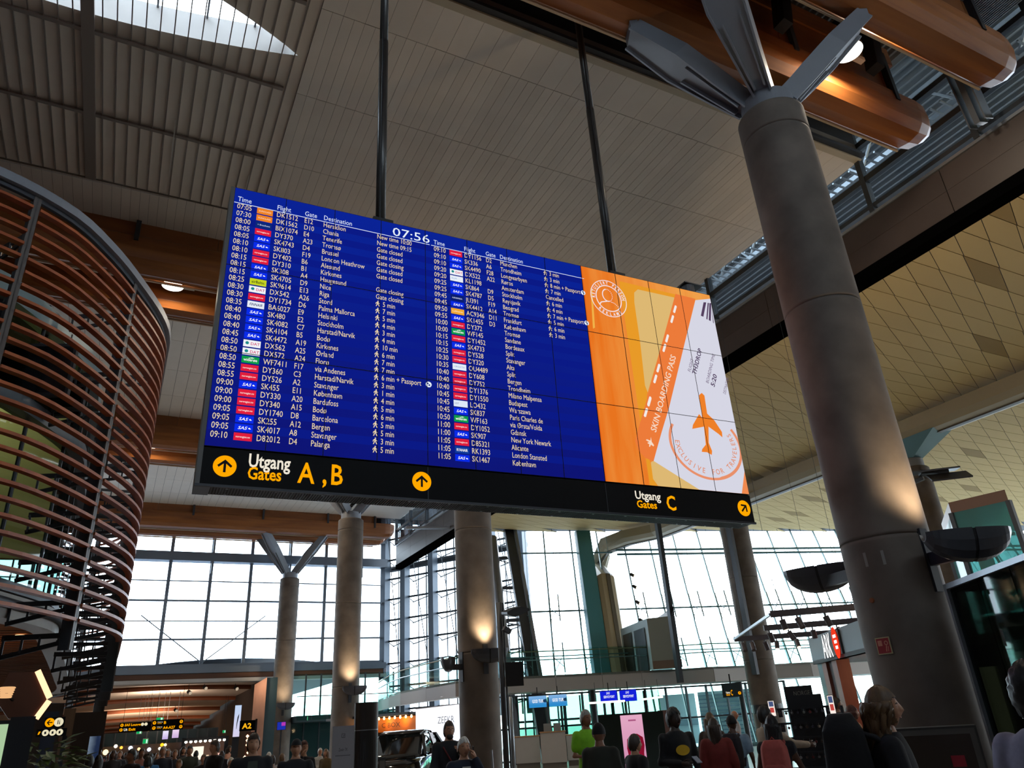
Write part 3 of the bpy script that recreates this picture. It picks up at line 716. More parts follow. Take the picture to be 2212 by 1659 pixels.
# striped row shading
st = MB(); RZ0, RDZ = 8.13, (8.13 - 4.885) / 29
for i in range(0, 30, 2):
    z = RZ0 - i * RDZ; st.flat([(0.02, z - RDZ / 2), (3.32 * BW / 8.2 - .3, z - RDZ / 2), (3.32 * BW / 8.2 - .3, z + RDZ / 2), (0.02, z + RDZ / 2)], (0, 0.002, 0))
    st.flat([(2.78, z - RDZ / 2), (5.35, z - RDZ / 2), (5.35, z + RDZ / 2), (2.78, z + RDZ / 2)], (0, 0.002, 0))
L(st, 'row_stripes', emit('blue_row_stripe', '0B1A86', 1.0), kind='stuff')
left = """07:05 sun DK1512 E12 Heraklion|New time 10:00
07:30 sun DK1562 D10 Chania|New time 09:15
08:00 bra BIX1074 E4 Tenerife|Gate closed
08:05 nor DY370 A23 Tromsø|Gate closed
08:05 sas SK4743 D4 Brussel|Gate closing
08:10 sas SK803 F19 London Heathrow|Gate closed
08:10 nor DY402 B6 Alesund|Gate closed
08:15 nor DY310 B1 Kirkenes|
08:15 sas SK308 A4 Haugesund|Gate closing
08:15 sas SK4705 D9 Nice|Gate closing
08:25 air SK9614 E13 Riga|5 min
08:30 dat DX542 A26 Stord|7 min
08:30 nor DY1734 D6 Palma Mallorca|5 min
08:35 fin BA6027 E9 Helsinki|4 min
08:40 sas SK480 E2 Stockholm|3 min
08:40 sas SK4082 C7 Harstad/Narvik|4 min
08:40 sas SK4104 B5 Bodø|10 min
08:45 sas SK4472 A19 Kirkenes|6 min
08:50 dat DX562 A25 Ørland|7 min
08:50 dat DX572 A24 Florø|7 min
08:50 wid WF7411 F17 via Andenes|6 min + Passport
08:55 nor DY360 C3 Harstad/Narvik|3 min
08:55 nor DY526 A2 Stavanger|1 min
09:00 sas SK455 E11 København|4 min
09:00 nor DY330 A20 Bardufoss|5 min
09:00 nor DY340 A15 Bodø|6 min
09:05 nor DY1740 D8 Barcelona|5 min
09:05 sas SK255 A12 Bergen|5 min
09:05 sas SK4017 A8 Stavanger|3 min
09:10 nor D82012 D4 Palanga|5 min"""
right = """09:10 nor DY1156 D2 Munchen|3 min
09:10 sas SK336 A6 Trondheim|3 min
09:10 sas SK4490 F28 Longyearbyen|8 min + Passport
09:20 dat DX522 A22 Røros|7 min
09:20 klm KL1198 - Amsterdam|Cancelled
09:25 sas SK864 D9 Stockholm|6 min
09:25 sas SK4787 D5 Reykjavik|4 min
09:45 ser JU391 F19 Beograd|7 min + Passport
09:45 sas SK4412 A14 Tromsø|5 min
09:50 luf AC9346 D11 Frankfurt|6 min
09:55 sas SK1455 D3 København|3 min
10:00 nor DY372 - Tromsø|
10:00 wid WF145 - Sandane|
10:15 nor DY1452 - Bordeaux|
10:15 sas SK4733 - Split|
10:25 nor DY528 - Stavanger|
10:30 nor DY320 - Alta|
10:35 cro OU4489 - Split|
10:40 nor DY608 - Bergen|
10:40 nor DY752 - Trondheim|
10:40 nor DY1376 - Milano Malpensa|
10:45 nor DY1550 - Budapest|
10:45 lot LO432 - Warszawa|
10:45 sas SK837 - Paris Charles de|
10:50 wid WF163 - via Ørsta/Volda|
11:00 nor DY1052 - Gdansk|
11:00 sas SK907 - New York Newark|
11:05 nor D85321 - Alicante|
11:05 rya RK1393 - London Stansted|
11:05 sas SK1467 - København|"""
LOGO = {'sun': ('EE8222', 'SUNCLASS', 'FFE8D0'), 'bra': ('0E2A78', '= Braathens', 'D8E4FF'), 'nor': ('E01E3C', 'norwegian.no', 'FFFFFF'), 'sas': ('0A2CE8', 'SAS', 'FFFFFF'),
        'air': ('C6D420', 'airBaltic', '20301A'), 'dat': ('F0F2F8', 'DAT', 'D0306A'), 'fin': ('E8EEF8', 'FINNAIR', '1A2A6A'), 'wid': ('0E9A48', 'widerøe', 'FFFFFF'),
        'klm': ('E8EEF8', 'KLM', '3A8AD0'), 'ser': ('0A1C6A', 'AIRSERBIA', 'D0DCFF'), 'luf': ('F0A832', 'Lufthansa', 'FFF4D8'), 'cro': ('E4ECF8', 'CROATIA', '6A88C0'), 'lot': ('DDE8F8', 'LOT', '1A3A8A'), 'rya': ('0E3A9A', 'RYANAIR', 'FFFFFF')}
w_ref = max(x for x, y in text_geo('London Heathrow', 0.0, 'LEFT')[0]); TS = 0.112; TX = 0.60 / (w_ref * TS)
def walkman(b, x, z, h):
    b.flat(circ(0.1 * h, 8, (0.05 * h, 0.9 * h)), (x, -0.001, z))
    for poly in ([(-.08, .78), (.12, .78), (.1, .42), (-.1, .42)], [(-.1, .45), (.02, .45), (-.16, 0), (-.3, 0)], [(0, .45), (.12, .45), (.34, .02), (.2, 0)], [(.1, .78), (.14, .66), (.38, .48), (.34, .42), (.08, .58)], [(-.08, .78), (-.3, .6), (-.32, .36), (-.24, .36), (-.2, .54), (-.06, .64)]):
        b.flat([(p * h, q * h) for p, q in poly], (x, -0.001, z))
def rows_of(txt, X, name, sc):
    for i, ln in enumerate(txt.split('\n')):
        head, rem = ln.split('|'); tm_, lg, fl, ga, de = head.split(' ', 4)
        z = RZ0 - i * RDZ - 0.034
        r_ = L(MB().text(tm_, (X[0], -0.001, z), TS * 1.02, sx=TX * 1.06), name, E_CREAM)
        L(MB().text(fl, (X[2], -0.001, z), TS, sx=TX * 1.06), 'flight_number', E_CREAM, r_)
        if ga != '-': L(MB().text(ga, (X[3], -0.001, z), TS, sx=TX), 'gate_number', E_CREAM, r_)
        L(MB().text(de, (X[4], -0.001, z), TS, sx=TX), 'destination', E_CREAM, r_)
        if rem:
            wk = 'min' in rem
            L(MB().text(rem, (X[5] + (0.10 if wk else 0), -0.001, z), TS, sx=TX), 'remark', E_CREAM, r_)
            if wk:
                b = MB(); walkman(b, X[5] + 0.03, z - 0.005, 0.09); L(b, 'walking_icon', E_CREAM, r_)
        c_, word, wc = LOGO[lg]; lx, lw, lh = X[1], 0.205, 0.047
        zc = z + 0.034
        lo = L(MB().flat([(lx, zc - lh), (lx + lw, zc - lh), (lx + lw, zc + lh), (lx, zc + lh)], (0, 0.0005, 0)), 'airline_logo', emit('logo_' + lg, c_, 1.0), r_)
        q = MB(); big = lg in ('sas', 'dat', 'air', 'fin', 'wid', 'rya')
        ww = max(x for x, y in text_geo(word, 0.012 if big else 0, 'LEFT')[0]); tw = {'sas': .10, 'dat': .11, 'klm': .08, 'lot': .06}.get(lg, .16)
        sz = 0.055 if big else 0.035
        x_ = lx + {'sas': .035, 'dat': .085, 'lot': .015}.get(lg, .022)
        q.text(word, (x_, -0.001, zc - sz * 0.34), sz, sx=tw / (ww * sz), bold=0.012 if big else 0, shear=0.25 if lg in ('sas', 'fin') else 0)
        if lg == 'sas': q.flat([(lx + .15, zc - .004), (lx + .165, zc + .01), (lx + .185, zc - .008), (lx + .17, zc - .012)], (0, -0.001, 0))
        if lg == 'wid': q.flat([(lx + .07, zc + .02), (lx + .12, zc + .035), (lx + .15, zc + .028), (lx + .12, zc + .022)], (0, -0.001, 0))
        L(q, 'logo_lettering', emit('logotext_' + lg, wc, 1.0), r_)
        if lg == 'dat':
            L(MB().flat(circ(.022, 10, (lx + .045, zc + .005)), (0, -0.001, 0)), 'logo_mark', emit('logo_teal', '1A8A8A'), r_)
        if 'Passport' in rem:
            ic = L(MB().flat(circ(.042, 20, (X[6], zc)), (0, -0.001, 0)), 'passport_icon', E_WHITE, r_)
            L(MB().flat(circ(.012, 8, (X[6] - .012, zc + .014)), (0, -0.002, 0)).flat([(X[6] - .004, zc - .02), (X[6] + .02, zc - .02), (X[6] + .02, zc + .004), (X[6] - .004, zc)], (0, -0.002, 0)), 'icon_mark', emit('blue_icon_mark', '0E1474'), r_)
XL = [bp(512, 445)[0], bp(556, 449)[0], bp(597, 466)[0], bp(657, 481)[0], bp(698, 490)[0], bp(814, 519)[0], bp(926, 831)[0]]
XR_ = [bp(937, 548)[0], bp(971, 552)[0], bp(1003, 561)[0], bp(1050, 574)[0], bp(1081, 582)[0], bp(1175, 600)[0], bp(1261, 645)[0]]
rows_of(left, XL, 'flight_row', 1); rows_of(right, XR_, 'flight_row', 1)
hz = 8.215
for X, x1 in ((XL, bp(928, 536)[0]), (XR_, bp(1263, 617)[0])):
    b = MB()
    for i, w in ((0, 'Time'), (2, 'Flight'), (3, 'Gate'), (4, 'Destination')): b.text(w, (X[i], -0.001, hz), TS, sx=TX * 1.08)
    b.flat([(X[0] - 0.04, hz - 0.035), (x1, hz - 0.035), (x1, hz - 0.025), (X[0] - 0.04, hz - 0.025)], (0, -0.001, 0))
    L(b, 'header_row', E_YEL)
cw = max(x for x, y in text_geo('07:56', 0.0, 'LEFT')[0])
L(MB().text('07:56', (bp(847, 510)[0], -0.001, hz - 0.005), 0.21, sx=(bp(928, 520)[0] - bp(847, 510)[0]) / (cw * 0.21)), 'clock', E_WHITE)
bz = MB()
for c in range(1, 12): bz.bb((c * PWd - 0.004, -0.0035, ZS), (c * PWd + 0.004, 0.0, ZB1))
for r in (1, 2): bz.bb((0, -0.0035, ZB1 - r * PHt - 0.004), (BW, 0.0, ZB1 - r * PHt + 0.004))
L(bz, 'bezel_lines', M_BEZ, kind='stuff')

# ---- the advertisement on the four right-hand screen columns
ad = L(MB().flat([(BW - 4 * PWd + 0.004, ZS + 0.004), (BW - 4 * PWd + 0.03, ZS + 0.004), (BW - 4 * PWd + 0.03, ZB1 - 0.004), (BW - 4 * PWd + 0.004, ZB1 - 0.004)], (0, 0.0022, 0)), 'advert_image', emit('advert_orange_edge', 'E2661C'))
def AP(pts): return [(min(bp(x, y)[0], BW - 0.004), min(max(bp(x, y)[1], ZS + 0.004), ZB1 - 0.004)) for x, y in pts]
def AL(pts, name, col, lay, s=1.0):
    return L(MB().flat(AP(pts), (0, 0.002 - 0.0006 * lay, 0)), name, emit('advert_' + col, col, s), ad)
u5 = lambda x, y: (1230 + x / 5.144, 560 + y / 5.144)
l5 = lambda x, y: (1230 + x / 5.144, 840 + y / 5.144)
AL([(1337.5, 607), u5(1260, 410), u5(1180, 430), u5(860, 1500), (1402, 990), (1420, 1052), (1404, 1049)], 'yellow_field', 'E89A28', 1)
AL([u5(720, 370), u5(760, 335), u5(1165, 425), u5(1160, 480), u5(870, 1480), u5(840, 1400), u5(790, 950), u5(722, 480)], 'beige_page', 'DDB873', 2)
AL([l5(905, 815), l5(935, 800), l5(1450, 1150), l5(990, 1100), l5(930, 1000)], 'beige_page', 'DDB873', 2)
AL([u5(1400, 455), u5(1570, 440), (1560, 700), (1625, 1072), l5(1450, 1150), l5(935, 800), u5(1110, 1620)], 'white_card', 'D6D6E4', 3)
AL([u5(1178, 385), u5(1400, 440), u5(1108, 1646), l5(1010, 530), l5(935, 805), l5(850, 770), l5(770, 690), l5(730, 580), l5(770, 430), l5(845, 170)], 'orange_stripe', 'EC7B3A', 4)
AL([l5(1975, 920), l5(2040, 1195), l5(1920, 1185)], 'orange_corner', 'F08A50', 4)
d0, d1 = np.array(bp(1412, 993)), np.array(bp(1502, 648)); sdir = (d1 - d0) / np.linalg.norm(d1 - d0); ndir = np.array([-sdir[1], sdir[0]])
U3, V3 = (sdir[0], 0, sdir[1]), (ndir[0], 0, ndir[1])
ds = MB()
for p in [u5(1172, 555), u5(1142, 665), u5(1085, 880), u5(1055, 985), u5(988, 1210), u5(954, 1330), u5(888, 1575), l5(888, 145), l5(850, 262)]:
    c = np.array(bp(*p)); ds.flat([(-.075, -.022), (.075, -.022), (.09, 0), (.075, .022), (-.075, .022), (-.09, 0)], (c[0], -0.0012, c[1]), U3, V3)
L(ds, 'stripe_dashes', emit('advert_dash', 'F3EBE6'), ad, kind='stuff')
def stext(t_, p, w, size, col, name, bold=0.0):
    c = bp(*p); nw = max(x for x, y in text_geo(t_, bold, 'LEFT')[0])
    L(MB().text(t_, (c[0], -0.0014, c[1]), size, U3, V3, bold=bold, sx=w / (nw * size)), name, emit('advert_text_' + col, col), ad)
ln = lambda a, c: float(np.linalg.norm(np.array(bp(*a)) - np.array(bp(*c))))
stext('SKIN BOARDING PASS', l5(960, 490), ln(l5(960, 490), u5(1180, 1085)), 0.15, 'F6DAC4', 'stripe_lettering', 0.012)
stext('FLIGHT', u5(1345, 1258), ln(u5(1345, 1258), u5(1385, 1120)), 0.085, '6A5674', 'card_lettering')
stext('TH3DROP', u5(1405, 1290), ln(u5(1405, 1290), u5(1475, 1010)), 0.115, '4A3558', 'card_lettering', 0.02)
stext('BOARDING TIME', u5(1545, 1385), ln(u5(1545, 1385), u5(1610, 1060)), 0.085, '6A5674', 'card_lettering')
stext('5:20', u5(1610, 1425), ln(u5(1610, 1425), u5(1635, 1290)), 0.115, '4A3558', 'card_lettering', 0.02)
stext('DESTINATION', u5(1735, 1505), ln(u5(1735, 1505), u5(1760, 1330)) * 1.05, 0.08, '6A5674', 'card_lettering')
bc = MB()
for x0, x1 in ((1490, 1520), (1535, 1550), (1555, 1580), (1590, 1602)):
    f = lambda x, y: AP([u5(x, y)])[0]
    dx = x0 - 1490
    bc.flat([f(x0, 478 + dx * .15), f(x1, 480 + dx * .15), f(x1 - 32 + dx * .35, 640 + dx * .75), f(x0 - 30 + dx * .35, 628 + dx * .75)], (0, -0.0014, 0))
L(bc, 'barcode', emit('advert_barcode', '54405E'), ad, kind='stuff')
# aeroplane and ring
pl_ = [(1440, 70), (1470, 45), (1500, 75), (1530, 275), (1610, 350), (1695, 480), (1700, 540), (1655, 500), (1545, 420), (1548, 600), (1585, 690), (1582, 735), (1530, 705), (1470, 700), (1475, 670), (1515, 620), (1495, 420), (1365, 445), (1372, 400), (1440, 280), (1475, 320)]
AL([l5(*p) for p in pl_], 'aeroplane_icon', 'EE8028', 5)
sm_ = [(905, 535), (915, 590), (940, 625), (935, 640), (905, 620), (895, 645), (885, 642), (888, 615), (868, 605), (872, 594), (892, 595), (850, 570), (860, 560), (900, 575)]
AL([l5(*p) for p in sm_], 'small_aeroplane_icon', 'F6DAC4', 5)
rc = np.array(bp(*l5(1520, 620))); ex = np.array(bp(*l5(1900, 640)))[0] - rc[0]; ez = rc[1] - np.array(bp(*l5(1620, 1010)))[1]
rg = MB(); ang = [R_(a) for a in np.linspace(150, 395, 60)]
o1 = [(rc[0] + ex * 1.02 * math.cos(a), rc[1] + ez * 1.02 * math.sin(a)) for a in ang]; i1 = [(rc[0] + ex * .95 * math.cos(a), rc[1] + ez * (.95 if a < 5 else .93) * math.sin(a)) for a in ang]
o1 = [(min(x, BW - .004), max(z, ZS + .004)) for x, z in o1]; i1 = [(min(x, BW - .004), max(z, ZS + .004)) for x, z in i1]
rg.add([(x, -0.0013, z) for x, z in o1 + i1], [(i, i + 1, i + 61, i + 60) for i in range(59)])
L(rg, 'stamp_ring', emit('advert_ring', 'E8906A'), ad)
def arc_text(b, txt, c, rx, rz, a0, a1, size, y, flip=False, sx=1.0, bold=0.0):
    n = len(txt)
    for i, ch in enumerate(txt):
        if ch == ' ': continue
        a = a0 + (a1 - a0) * (i + 0.5) / n; o = (c[0] + rx * math.cos(a), y, c[1] + rz * math.sin(a))
        tx, tz = (-math.sin(a), math.cos(a)) if flip else (math.sin(a), -math.cos(a))
        nx, nz = (-math.cos(a), -math.sin(a)) if flip else (math.cos(a), math.sin(a))
        b.text(ch, o, size, (tx, 0, tz), (nx, 0, nz), align='CENTER', bold=bold, sx=sx)
b = MB(); arc_text(b, 'EXCLUSIVE FOR TRAVELERS', rc, ex * .86, ez * .86, R_(176), R_(392), 0.125, -0.0014, True, 0.9, 0.01)
L(b, 'stamp_lettering', emit('advert_ringtext', 'E09070'), ad)
sc_ = np.array(bp(*u5(437, 436))); sx_ = (bp(*u5(640, 500))[0] - bp(*u5(232, 370))[0]) / 2; sz_ = (bp(*u5(370, 225))[1] - bp(*u5(515, 648))[1]) / 2
sx_ = sz_ = (sx_ + sz_) / 2
b = MB()
for r0, r1 in ((1.0, .96), (.72, .67)): b.strip(circ(sx_ * r0, 48, sc_), circ(sx_ * r1, 48, sc_), (0, -0.0014, 0))
arc_text(b, 'RETUSJERT PERSON', sc_, sx_ * .76, sz_ * .76, R_(190), R_(2), sx_ * .235, -0.0014, False, 0.8, 0.02)
arc_text(b, 'REKLAME', sc_, sx_ * .93, sz_ * .93, R_(222), R_(318), sx_ * .235, -0.0014, True, 0.8, 0.02)
def stroke(pts, w): 
    for (x0, z0), (x1, z1) in zip(pts[:-1], pts[1:]):
        dx, dz = x1 - x0, z1 - z0; l_ = math.hypot(dx, dz) or 1; px_, pz_ = -dz / l_ * w / 2, dx / l_ * w / 2
        b.flat([(x0 + px_, z0 + pz_), (x1 + px_, z1 + pz_), (x1 - px_, z1 - pz_), (x0 - px_, z0 - pz_)], (0, -0.0014, 0))
hd = [(sc_[0] - .02 + sx_ * .27 * math.cos(a), sc_[1] + sx_ * .16 + sx_ * .33 * math.sin(a)) for a in [R_(q) for q in np.linspace(100, 290, 12)]]
stroke(hd, 0.018); stroke([(sc_[0] - sx_ * .55, sc_[1] - sx_ * .42), (sc_[0] - sx_ * .45, sc_[1] - sx_ * .28), (sc_[0] - sx_ * .1, sc_[1] - sx_ * .17)], 0.018)
for q in np.linspace(-60, 85, 9):
    a = R_(q); b.flat(circ(.009, 6, (sc_[0] - .02 + sx_ * .27 * math.cos(a), sc_[1] + sx_ * .16 + sx_ * .33 * math.sin(a))), (0, -0.0014, 0))
for q in np.linspace(0, 1, 7): b.flat(circ(.009, 6, (sc_[0] + sx_ * (.12 + .42 * q), sc_[1] - sx_ * (.18 + .26 * q * q))), (0, -0.0014, 0))
L(b, 'advert_seal', emit('advert_seal_white', 'F2E6EC'), ad)
AL([u5(0 + 235, 320), u5(255, 330), u5(285, 760), u5(262, 770)], 'yellow_streak', 'F0B24A', 1)
b = MB()
for c in range(9, 12): b.bb((c * PWd - 0.004, -0.0036, ZS), (c * PWd + 0.004, -0.0034, ZB1))
# ---- gate sign below the screens
sg = L(MB().bb((0, 0.0, ZB0), (BW, 0.3, ZS - 0.02)), 'gate_sign', mat('black_sign_face', '060507', 0.55, spec=0.15))
for x0, x1 in ((2.68, 2.69), (5.36, 5.37)): L(MB().bb((x0, -0.002, ZB0), (x1, 0.0, ZS - .02)), 'sign_joint', M_DKSTEEL, sg)
E_OR, E_SW = emit('sign_orange', 'FFA800', 1.0), emit('sign_white', 'F2EAD8', 0.95)
def arrow(c, r, ang, parent, y=-0.003, Lf=None, mat_=None):
    f = Lf or (lambda mb, nm, m, p: L(mb, nm, m, p))
    d_ = f(MB().flat(circ(r, 36, c), (0, y, 0)), 'arrow_disc', mat_ or E_OR, parent)
    k = MB(); ca_, sa_ = math.cos(ang), math.sin(ang)
    def tr(pts): return [(c[0] + r * (x * ca_ - z * sa_), c[1] + r * (x * sa_ + z * ca_)) for x, z in pts]
    w = .11
    k.flat(tr([(-w, -.58), (w, -.58), (w, .35), (-w, .35)]), (0, y - .001, 0))
    k.flat(tr([(0, .62), (0, .32), (-.52, -.12), (-.64, .06)]), (0, y - .001, 0)); k.flat(tr([(0, .62), (.64, .06), (.52, -.12), (0, .32)]), (0, y - .001, 0))
    f(k, 'arrow_mark', M_BEZ, d_)
rA = (bp(511, 1010)[0] - bp(460, 1005)[0]) / 2
arrow(bp(485.5, 1007), rA, 0, sg); arrow(bp(911, 1040), rA, 0, sg); arrow(bp(1607, 1098), rA, R_(-45), sg)
def sgn(t_, p0, p1, size, m, nm, bold=0.02):
    a = bp(*p0); w = bp(*p1)[0] - a[0]; nw = max(x for x, y in text_geo(t_, bold, 'LEFT')[0])
    L(MB().text(t_, (a[0], -0.003, a[1]), size, bold=bold, sx=w / (nw * size)), nm, m, sg)
sgn('Utgang', (535, 1008), (627, 1012), 0.23, E_SW, 'sign_lettering'); sgn('Gates', (533, 1034), (607, 1038), 0.21, E_OR, 'sign_lettering')
sgn('A', (643, 1042), (679, 1044), 0.36, E_OR, 'sign_lettering', 0.015); sgn(',', (695, 1044), (705, 1047), 0.36, E_OR, 'sign_lettering', 0.02); sgn('B', (712, 1046), (740, 1048), 0.36, E_OR, 'sign_lettering', 0.015)
sgn('Utgang', (1372, 1077), (1428, 1083), 0.17, E_SW, 'sign_lettering'); sgn('Gates', (1376, 1096), (1420, 1101), 0.155, E_OR, 'sign_lettering'); sgn('C', (1441, 1101), (1462, 1105), 0.31, E_OR, 'sign_lettering', 0.02)
fr = MB().bb((-0.05, -0.01, ZB0 - 0.03), (BW + 0.02, 0.02, ZB0)); L(fr, 'lower_rail', mat('grey_lower_rail', '3A3A40', 0.4, 0.3))
L(MB().bb((-0.05, 0.02, ZB0 - 0.02), (0.12, 0.38, ZB0)), 'underside_cap', mat('slate_cap', '6A6E7A', 0.4, 0.3))
L(MB().bb((0.12, 0.02, ZB0 - 0.012), (BW, 0.36, ZB0 + 0.02)), 'underside', M_BEZ)
lo_ = MB()
for i in range(250): lo_.box((0.14 + i * 0.0316, 0.19, ZB0 - 0.016), (0.012, 0.3, 0.008))
L(lo_, 'underside_grille', mat('grille_metal', '2A2C34', 0.4, 0.4), kind='stuff')
sc2 = MB()
for i in range(15):
    for y in (0.08, 0.3): sc2.box((0.3 + i * 0.54, y, ZB0 - 0.022), (0.03, 0.02, 0.004))
L(sc2, 'grille_screws', M_ALU, kind='stuff')
for xx in (XB,): pass
for k, (X, nm) in enumerate(((2.62, 'left'), (6.70, 'right'))):
    y = BY + 0.19 - 0.018 * (X - BX)
    o = put('pole', MB().tube([(X, y, 8.4), (X, y, 12.3)], 0.075, 14).tube([(X, y, 12.3), (X, y, 16.5)], 0.07, 14), mat('dark_hanger_steel', '4A4846', 0.35, 0.5), bd, smooth=True)
    put('pole_groove', MB().bb((X - 0.045, y - 0.085, 8.4), (X - 0.025, y - 0.06, 16.5)), M_BLACK, o)
    put('pole_foot', MB().box((X, y, 8.47), (0.3, 0.3, 0.08)), M_BLACK, bd)
o = put('mounting_stub', MB().tube([(8.28, 8.62, 8.4), (8.28, 8.62, 8.62)], 0.12, 16).box((8.33, 8.62, 8.63), (0.4, 0.26, 0.02)), mat('grey_stub', '55555A', 0.45, 0.3), bd)
# ================================================================ LEFT: ROUND POD BEHIND A SCREEN OF CURVED TIMBER SLATS
CP = [(-13.0, 10.4), (-9, 9.9), (-6.5, 9.75), (-4.2, 9.85), (-2.6, 10.12), (-1.55, 10.75), (-0.95, 11.6), (-0.5, 12.55), (-0.13, 13.5), (0.04, 14.3), (0.05, 15.3), (0.04, 17.0), (0.0, 20.0), (-0.08, 24.0), (-0.2, 28.0), (-0.7, 30.4), (-2.2, 31.6), (-6.0, 32.0)]
def catmull(P, m=8):
    out = []; P = [np.array(p, float) for p in P]
    for i in range(len(P) - 1):
        p0, p1, p2, p3 = P[max(i - 1, 0)], P[i], P[i + 1], P[min(i + 2, len(P) - 1)]
        for k in range(m):
            t_ = k / m; out.append(0.5 * (2 * p1 + (p2 - p0) * t_ + (2 * p0 - 5 * p1 + 4 * p2 - p3) * t_ ** 2 + (3 * p1 - p0 - 3 * p2 + p3) * t_ ** 3))
    out.append(P[-1]); return np.array(out)
CV = catmull(CP); cl_ = np.concatenate([[0], np.cumsum(np.linalg.norm(np.diff(CV, axis=0), axis=1))])
def cpt(s, off=0.0):
    s = min(max(s, 0), cl_[-1]); x, y = np.interp(s, cl_, CV[:, 0]), np.interp(s, cl_, CV[:, 1])
    x2, y2 = np.interp(min(s + .05, cl_[-1]), cl_, CV[:, 0]), np.interp(min(s + .05, cl_[-1]), cl_, CV[:, 1])
    x1, y1 = np.interp(max(s - .05, 0), cl_, CV[:, 0]), np.interp(max(s - .05, 0), cl_, CV[:, 1])
    d = np.array([x2 - x1, y2 - y1]); d /= np.linalg.norm(d); n_ = np.array([-d[1], d[0]])       # left of travel = inward
    return (x + n_[0] * off, y + n_[1] * off)
def near_s(x, y): return cl_[np.argmin((CV[:, 0] - x) ** 2 + (CV[:, 1] - y) ** 2)]
PS = [near_s(-9, 9.9), near_s(-6.5, 9.75), near_s(-4.3, 9.84), near_s(-1.95, 10.45), near_s(-0.56, 12.4), near_s(0.05, 15.0), near_s(0.04, 17.6), near_s(0.0, 20.2), near_s(-.05, 22.8), near_s(-.1, 25.4), near_s(-.2, 28.0), near_s(-1.2, 31.0)]
def ribbon(s0, s1, o0, o1, z0, z1, n=None, dz=0.0):
    """box swept along the plan curve; dz tilts the inner edge"""
    n = n or max(2, int((s1 - s0) / 0.3)); rings = []
    for k in range(n + 1):
        s = s0 + (s1 - s0) * k / n; a, b_ = cpt(s, o0), cpt(s, o1)
        rings.append([(a[0], a[1], z0), (b_[0], b_[1], z0 + dz), (b_[0], b_[1], z1 + dz), (a[0], a[1], z1)])
    return MB().loft(rings)
M_SLAT = wood('red_brown_slat_wood', '8A3C16', 'A85222', 4.0, (1, 1, 1), 0.45, 0.1)
ZT9 = 9.0
scr = thing('slatted_screen', 'curved screen of horizontal red-brown timber slats around the pod on the left', 'slat screen', (-2, 14, 2.6))
far_sl = []
for i in range(27):
    z = 8.72 - 0.2065 * i
    for a, b_ in zip(PS[6:-1], PS[7:]): far_sl.append((a, b_, z))
    for a, b_ in zip(PS[:6], PS[1:7]):
        put('slat', ribbon(a + 0.05, b_ - 0.05, 0.0, 0.105, z - 0.02, z + 0.024, max(3, int((b_ - a) / 0.28)), 0.0), M_SLAT, scr)
fs_ = MB()
for a, b_, z in far_sl:
    q = ribbon(a + .05, b_ - .05, 0.0, 0.105, z - .02, z + .024, 5); fs_.add(q.v, q.f)
put('far_slats', fs_, M_SLAT, scr, kind='stuff')
for k, s in enumerate(PS):
    a, b_ = cpt(s, -0.01), cpt(s, 0.26 if k < 5 else 0.13); zb = (3.0, 3.0, 3.0, 3.0, 2.95)[k] if k < 5 else 2.55
    c0, c1 = np.array(cpt(s - 0.05, 0.03)), np.array(cpt(s + 0.05, 0.03)); tg = (c1 - c0) / np.linalg.norm(c1 - c0); nn_ = np.array([-tg[1], tg[0]])
    fp = [c0, c1, c1 + nn_ * 0.02, c0 + nn_ * 0.02]; wp = [(c0 + c1) / 2 - tg * .012, (c0 + c1) / 2 + tg * .012, (c0 + c1) / 2 + tg * .012 + nn_ * .18, (c0 + c1) / 2 - tg * .012 + nn_ * .18]
    po = put('post', MB().loft([[(q[0], q[1], z_) for q in fp] for z_ in (zb, ZT9)]), mat('warm_grey_post', '5E5856', .45, .2), scr)
    put('post_web', MB().loft([[(q[0], q[1], z_) for q in wp] for z_ in (zb, ZT9)]), M_DKSTEEL, po)
    for z in (8.3, 7.2, 6.6, 5.5, 4.9, 4.2, 3.6, 3.15):
        c, d = cpt(s, 0.2), cpt(s, 0.98); br_ = MB()
        br_.bar((c[0], c[1], z), (d[0], d[1], z), 0.03, 0.07).bar((c[0], c[1], z - 0.1), (d[0], d[1], z - 0.26), 0.03, 0.06)
        for f in (0.35, 0.65, 0.97):
            e_ = (c[0] + (d[0] - c[0]) * f, c[1] + (d[1] - c[1]) * f); br_.bar((e_[0], e_[1], z), (e_[0], e_[1], z - 0.1 - 0.16 * f), 0.03, 0.04)
        put('bracket', br_, M_BLACK, scr)
put('top_rail', ribbon(0, cl_[-1], -0.04, 0.12, 8.93, 9.07, 140), M_STEEL, scr); put('top_rail_lip', ribbon(0, cl_[-1], 0.04, 0.1, 8.86, 8.94, 140), M_DKSTEEL, scr)
# loose vertical rods between screen and glass (behind the silhouette)
rod = MB()
for k in range(0):
    s = PS[5] - 0.8 + k * 0.14; c = cpt(s, 0.75 + 0.12 * (k % 3)); rod.bar((c[0], c[1], 2.6), (c[0] , c[1], 7.0), 0.025, 0.025)

